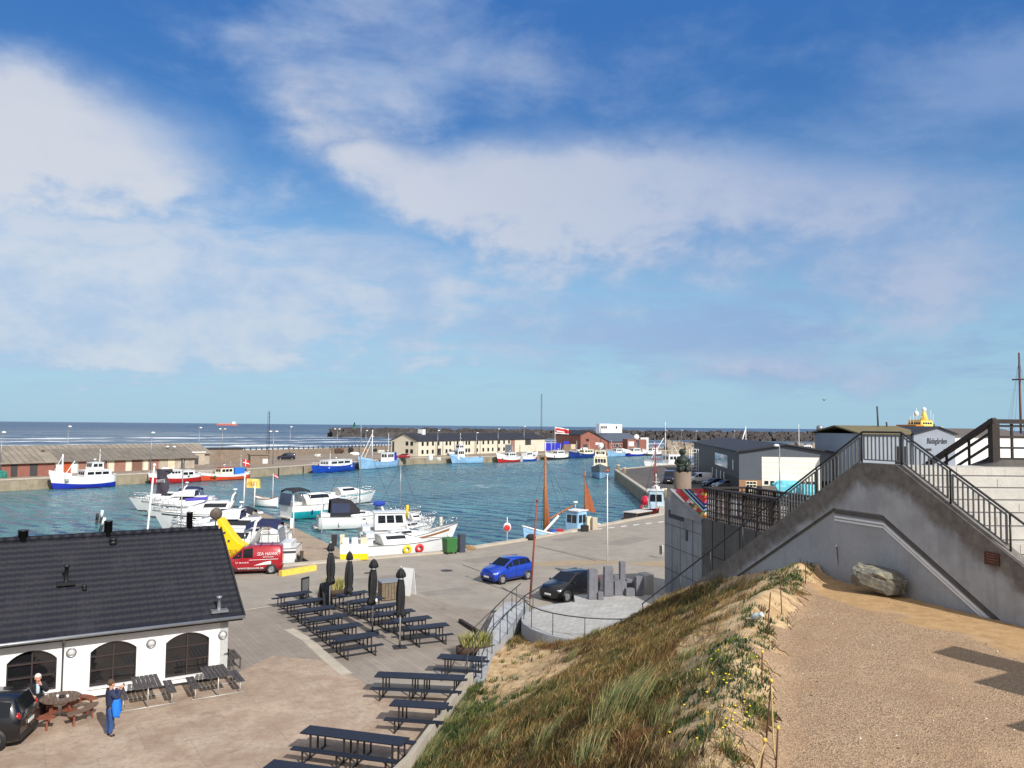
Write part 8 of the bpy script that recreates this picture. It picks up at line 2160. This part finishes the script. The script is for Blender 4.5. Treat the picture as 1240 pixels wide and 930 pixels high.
def blades_mesh(name, mats, base, tip, width, mi, label, lateral=None, mid=True):
    """base, tip: N x 3; each blade a tapered two piece strip"""
    n = len(base); d = tip - base
    sd = np.stack([-d[:, 1], d[:, 0], np.zeros(n)], 1); ln = np.linalg.norm(sd, axis=1, keepdims=True)
    a = rng.uniform(0, 6.283, n); rnd_ = np.stack([np.cos(a), np.sin(a), np.zeros(n)], 1)
    sd = np.where(ln > 1e-4, sd / np.maximum(ln, 1e-4), rnd_); sd = sd * .5 + rnd_ * .5
    sd = sd / np.maximum(np.linalg.norm(sd, axis=1, keepdims=True), 1e-4) * (width[:, None] / 2)
    up = np.zeros_like(base); up[:, 2] = np.linalg.norm(d, axis=1) * .14
    m = base + d * .55 + up
    v = np.stack([base - sd, base + sd, m + sd * .8, m - sd * .8, tip], 1).reshape(-1, 3)
    o = np.arange(n) * 5
    me = bpy.data.meshes.new(name)
    me.vertices.add(n * 5); me.vertices.foreach_set('co', v.astype(np.float32).ravel())
    quads = np.stack([o, o + 1, o + 2, o + 3], 1); tris = np.stack([o + 3, o + 2, o + 4], 1)
    loops = np.concatenate([quads, tris], 1).ravel()
    me.loops.add(n * 7); me.loops.foreach_set('vertex_index', loops.astype(np.int32))
    me.polygons.add(n * 2)
    st = np.stack([np.arange(n) * 7, np.arange(n) * 7 + 4], 1).ravel(); me.polygons.foreach_set('loop_start', st.astype(np.int32))
    for m_ in mats: me.materials.append(m_)
    me.polygons.foreach_set('material_index', np.repeat(mi, 2).astype(np.int32))
    me.update(calc_edges=True); me.validate()
    ob = bpy.data.objects.new(name, me); COL.objects.link(ob); ob['kind'] = 'stuff'; ob['label'] = label; return ob
def tparam(X, Y):
    xt = np.interp(Y, TOE_Y, TOE_X); xc = np.where(Y < 25.4, np.interp(Y, CR_Y, CR_X), 20.15 - .39 * Y); return (X - xt) / np.maximum(xc - xt, .5)
def gauss(X, Y, c, r): return np.exp(-(((X - c[0]) / r[0]) ** 2 + ((Y - c[1]) / r[1]) ** 2))
def green_zone(X, Y):
    t = tparam(X, Y); n = fbm(X * .6 + 9, Y * .6, 51)
    g = np.clip((n - .56) * 3.2, 0, 1) * .6
    g = np.maximum(g, np.exp(-((t - .04) / .10) ** 2) * np.clip((30 - Y) / 4, 0, 1) * .8)
    for (px, py), r, a in (((900, 835), (.75, 1.5), 1.0), (((925, 762)), (.4, .9), .9), ((905, 790), (.6, .9), .8), ((960, 700), (.75, 1.1), .9), ((985, 715), (.5, .5), .6), ((760, 800), (1.0, 1.5), .7), ((560, 850), (.8, 1.6), .8), ((640, 880), (.8, 1.2), .45), ((880, 905), (.7, .9), .6), ((840, 730), (.5, .7), .35)):
        q = PD(px, py); g = np.maximum(g, a * gauss(X, Y, (q.x, q.y), r))
    return np.clip(g, 0, 1)
def scatter(n, dens):
    X = rng.uniform(-5.2, 11.2, n); Y = 8 + (40 - 8) * rng.random(n) ** 1.15
    t = tparam(X, Y)
    ok = (t > -.015) & (t < 1.16) & (X < 19.9 - .39 * Y) & (np.hypot(X - TC[0], Y - TC[1]) > TR + .1) & (X > -5) & ~((Y > 37.6) & (X > 0))
    ok &= ~((Y < 25.4) & (X > gedge(Y) - .12 + (fbm(X * 1.2, Y * 1.2, 41) - .5) * 1.3))
    ok &= rng.random(n) < dens(X, Y)
    return X[ok], Y[ok]
def cover(X, Y): return np.clip(zone_noise(X, Y) * 1.1, 0, 1)
def clumps(cx, cy, k, rad, hgt, lean, wid, spread, hv=.35, wind=(.75, .35)):
    n = len(cx); X = np.repeat(cx, k); Y = np.repeat(cy, k); N = n * k
    a = rng.uniform(0, 6.283, N); r = np.repeat(rad, k) * np.sqrt(rng.random(N)); X = X + r * np.cos(a); Y = Y + r * np.sin(a)
    Z = dune_h(X, Y); h = np.repeat(hgt, k) * (1 + hv * rng.uniform(-1, 1, N))
    l = np.repeat(lean, k) * h
    dx = l * wind[0] + np.cos(a) * spread * h * rng.random(N) + rng.normal(0, .12, N) * h; dy = l * wind[1] + np.sin(a) * spread * h * rng.random(N) + rng.normal(0, .12, N) * h
    base = np.stack([X, Y, Z - .02], 1); tip = np.stack([X + dx, Y + dy, np.maximum(Z, dune_h(X + dx, Y + dy)) + h], 1)
    return base, tip, wid * rng.uniform(.6, 1.3, N)
# dry heath
gx_, gy_ = scatter(30000, lambda X, Y: cover(X, Y) * (1 - .75 * green_zone(X, Y)))
tone = fbm(gx_ * .45 + 4, gy_ * .45, 71) * .6 + fbm(gx_ * 1.6, gy_ * 1.6, 72) * .4
kk = 22
mi = np.where(tone < .40, 1, np.where(tone < .47, 0, np.where(tone < .55, 3, np.where(tone < .60, 2, 5))))
mi = np.where(rng.random(len(mi)) < .3, rng.choice([0, 1, 2, 3, 5], len(mi)), mi)
mi = np.where(rng.random(len(mi)) < .07, 4, mi)
hg = .04 + .10 * fbm(gx_ * .9, gy_ * .9, 73) + .04 * rng.random(len(gx_))
b_, t_, w_ = clumps(gx_, gy_, kk, .13 + .08 * rng.random(len(gx_)), hg * rng.choice([.6, 1, 1, 1.5], len(hg)), .1 + .8 * rng.random(len(gx_)), .010, 1.3, .55)
blades_mesh('dry_heath', V_RUS, b_, t_, w_, np.where(rng.random(len(b_)) < .08, 4, np.repeat(mi, kk)), 'dry russet and olive plants covering the dune slope')
# green herbs
gx_, gy_ = scatter(26000, lambda X, Y: green_zone(X, Y) * .95)
mi = rng.choice([0, 1, 2, 3, 4], len(gx_), p=[.30, .26, .14, .16, .14]); kk = 16
t_par = tparam(gx_, gy_); hg = np.where(t_par < .3, .17, .075) * (.7 + .6 * rng.random(len(gx_)))
b_, t_, w_ = clumps(gx_, gy_, kk, .07 + .07 * rng.random(len(gx_)), hg, .25 + .2 * rng.random(len(gx_)), .022, 1.0)
blades_mesh('green_herbs', V_GRN, b_, t_, w_, np.repeat(mi, kk), 'low green leafy plants in patches on the dune')
# sparse tufts on the bare sand
gx_, gy_ = scatter(3200, lambda X, Y: (1 - cover(X, Y)) * .8); kk = 9
b_, t_, w_ = clumps(gx_, gy_, kk, np.full(len(gx_), .06), .06 + .08 * rng.random(len(gx_)), np.full(len(gx_), .6), .011, .8)
blades_mesh('sand_tufts', V_RUS, b_, t_, w_, np.repeat(rng.choice([0, 1, 4, 2, 5], len(gx_)), kk), 'thin dry tufts scattered on bare sand')
# marram grass tussocks
MT = [(745, 868, .34, 1.0, 420), (728, 880, .26, .8, 260), (765, 860, .24, .7, 200), (690, 800, .2, .55, 130), (655, 905, .26, .6, 200), (545, 880, .28, .55, 220), (520, 912, .3, .6, 240), (590, 905, .25, .55, 160), (560, 862, .25, .5, 160), (508, 928, .25, .55, 160), (640, 838, .2, .45, 100), (800, 880, .2, .45, 110), (860, 715, .2, .4, 90), (905, 690, .18, .35, 80), (710, 925, .25, .5, 160), (830, 800, .2, .4, 100), (675, 775, .2, .5, 110), (720, 768, .18, .45, 90)]
B_, T_, W2, M2 = [], [], [], []
for px, py, r, h, k in MT:
    q = PD(px, py); b_, t_, w_ = clumps(np.array([q.x]), np.array([q.y]), k, np.array([r * .9]), np.array([h * .52]), np.array([.75]), .012, .75, .35, (.8, .5))
    B_.append(b_); T_.append(t_); W2.append(w_); M2.append(rng.choice([0, 1, 2], k, p=[.45, .33, .22]))
blades_mesh('marram_grass', V_MAR, np.concatenate(B_), np.concatenate(T_), np.concatenate(W2), np.concatenate(M2), 'pale tussocks of marram grass bending in the wind')
# yellow flowers
mb = MB(); rf = random.Random(3); m_flow = M('yellow_petals', S(248, 214, 22), .6, 0, .1, 8); nfl = 0
while nfl < 44:
    px, py = rf.gauss(888, 34), rf.gauss(850, 52)
    if py > 945 or px > 940 or px < 800: continue
    q = PD(px, py); h = rf.uniform(.10, .18); c = q + Vector((rf.uniform(-.03, .06), rf.uniform(-.03, .03), h)); r = rf.uniform(.014, .024)
    mb.tube([q, c], .003, 3, 1)
    mb.lathe([(.003, -.006), (r, .0), (r * .9, .008), (.004, .012)], c, 7, 0); nfl += 1
o = mb.build('yellow_flowers', [m_flow, V_GRN[0]]); o['kind'] = 'stuff'; o['label'] = 'small yellow flowers among the green plants by the rope posts'
# pebbles and twigs strewn on the gravel
mb = MB(); cnt = 0
for i in range(260):
    x, y = rf.uniform(3.5, 13), rf.uniform(10, 24)
    if x < gedge(y) + .4 or x > stair_x(y) - .6: continue
    s = rf.uniform(.008, .024); z = 5.2 + .02 + float(dune_h(x, y) - 5.2 if x < 11.5 else 0); mb.ell((x, y, z + s * .2), (s, s * rf.uniform(.6, 1), s * .5), 6, 4, rf.choice((0, 0, 1, 2)))
o = mb.build('pebbles', [M('pebble_tan', S(170, 146, 122), .9), M('pebble_dark', S(72, 62, 56), .9), M('pebble_white', S(222, 214, 204), .8)]); o['kind'] = 'stuff'; o['label'] = 'pebbles and bits strewn on the gravel'
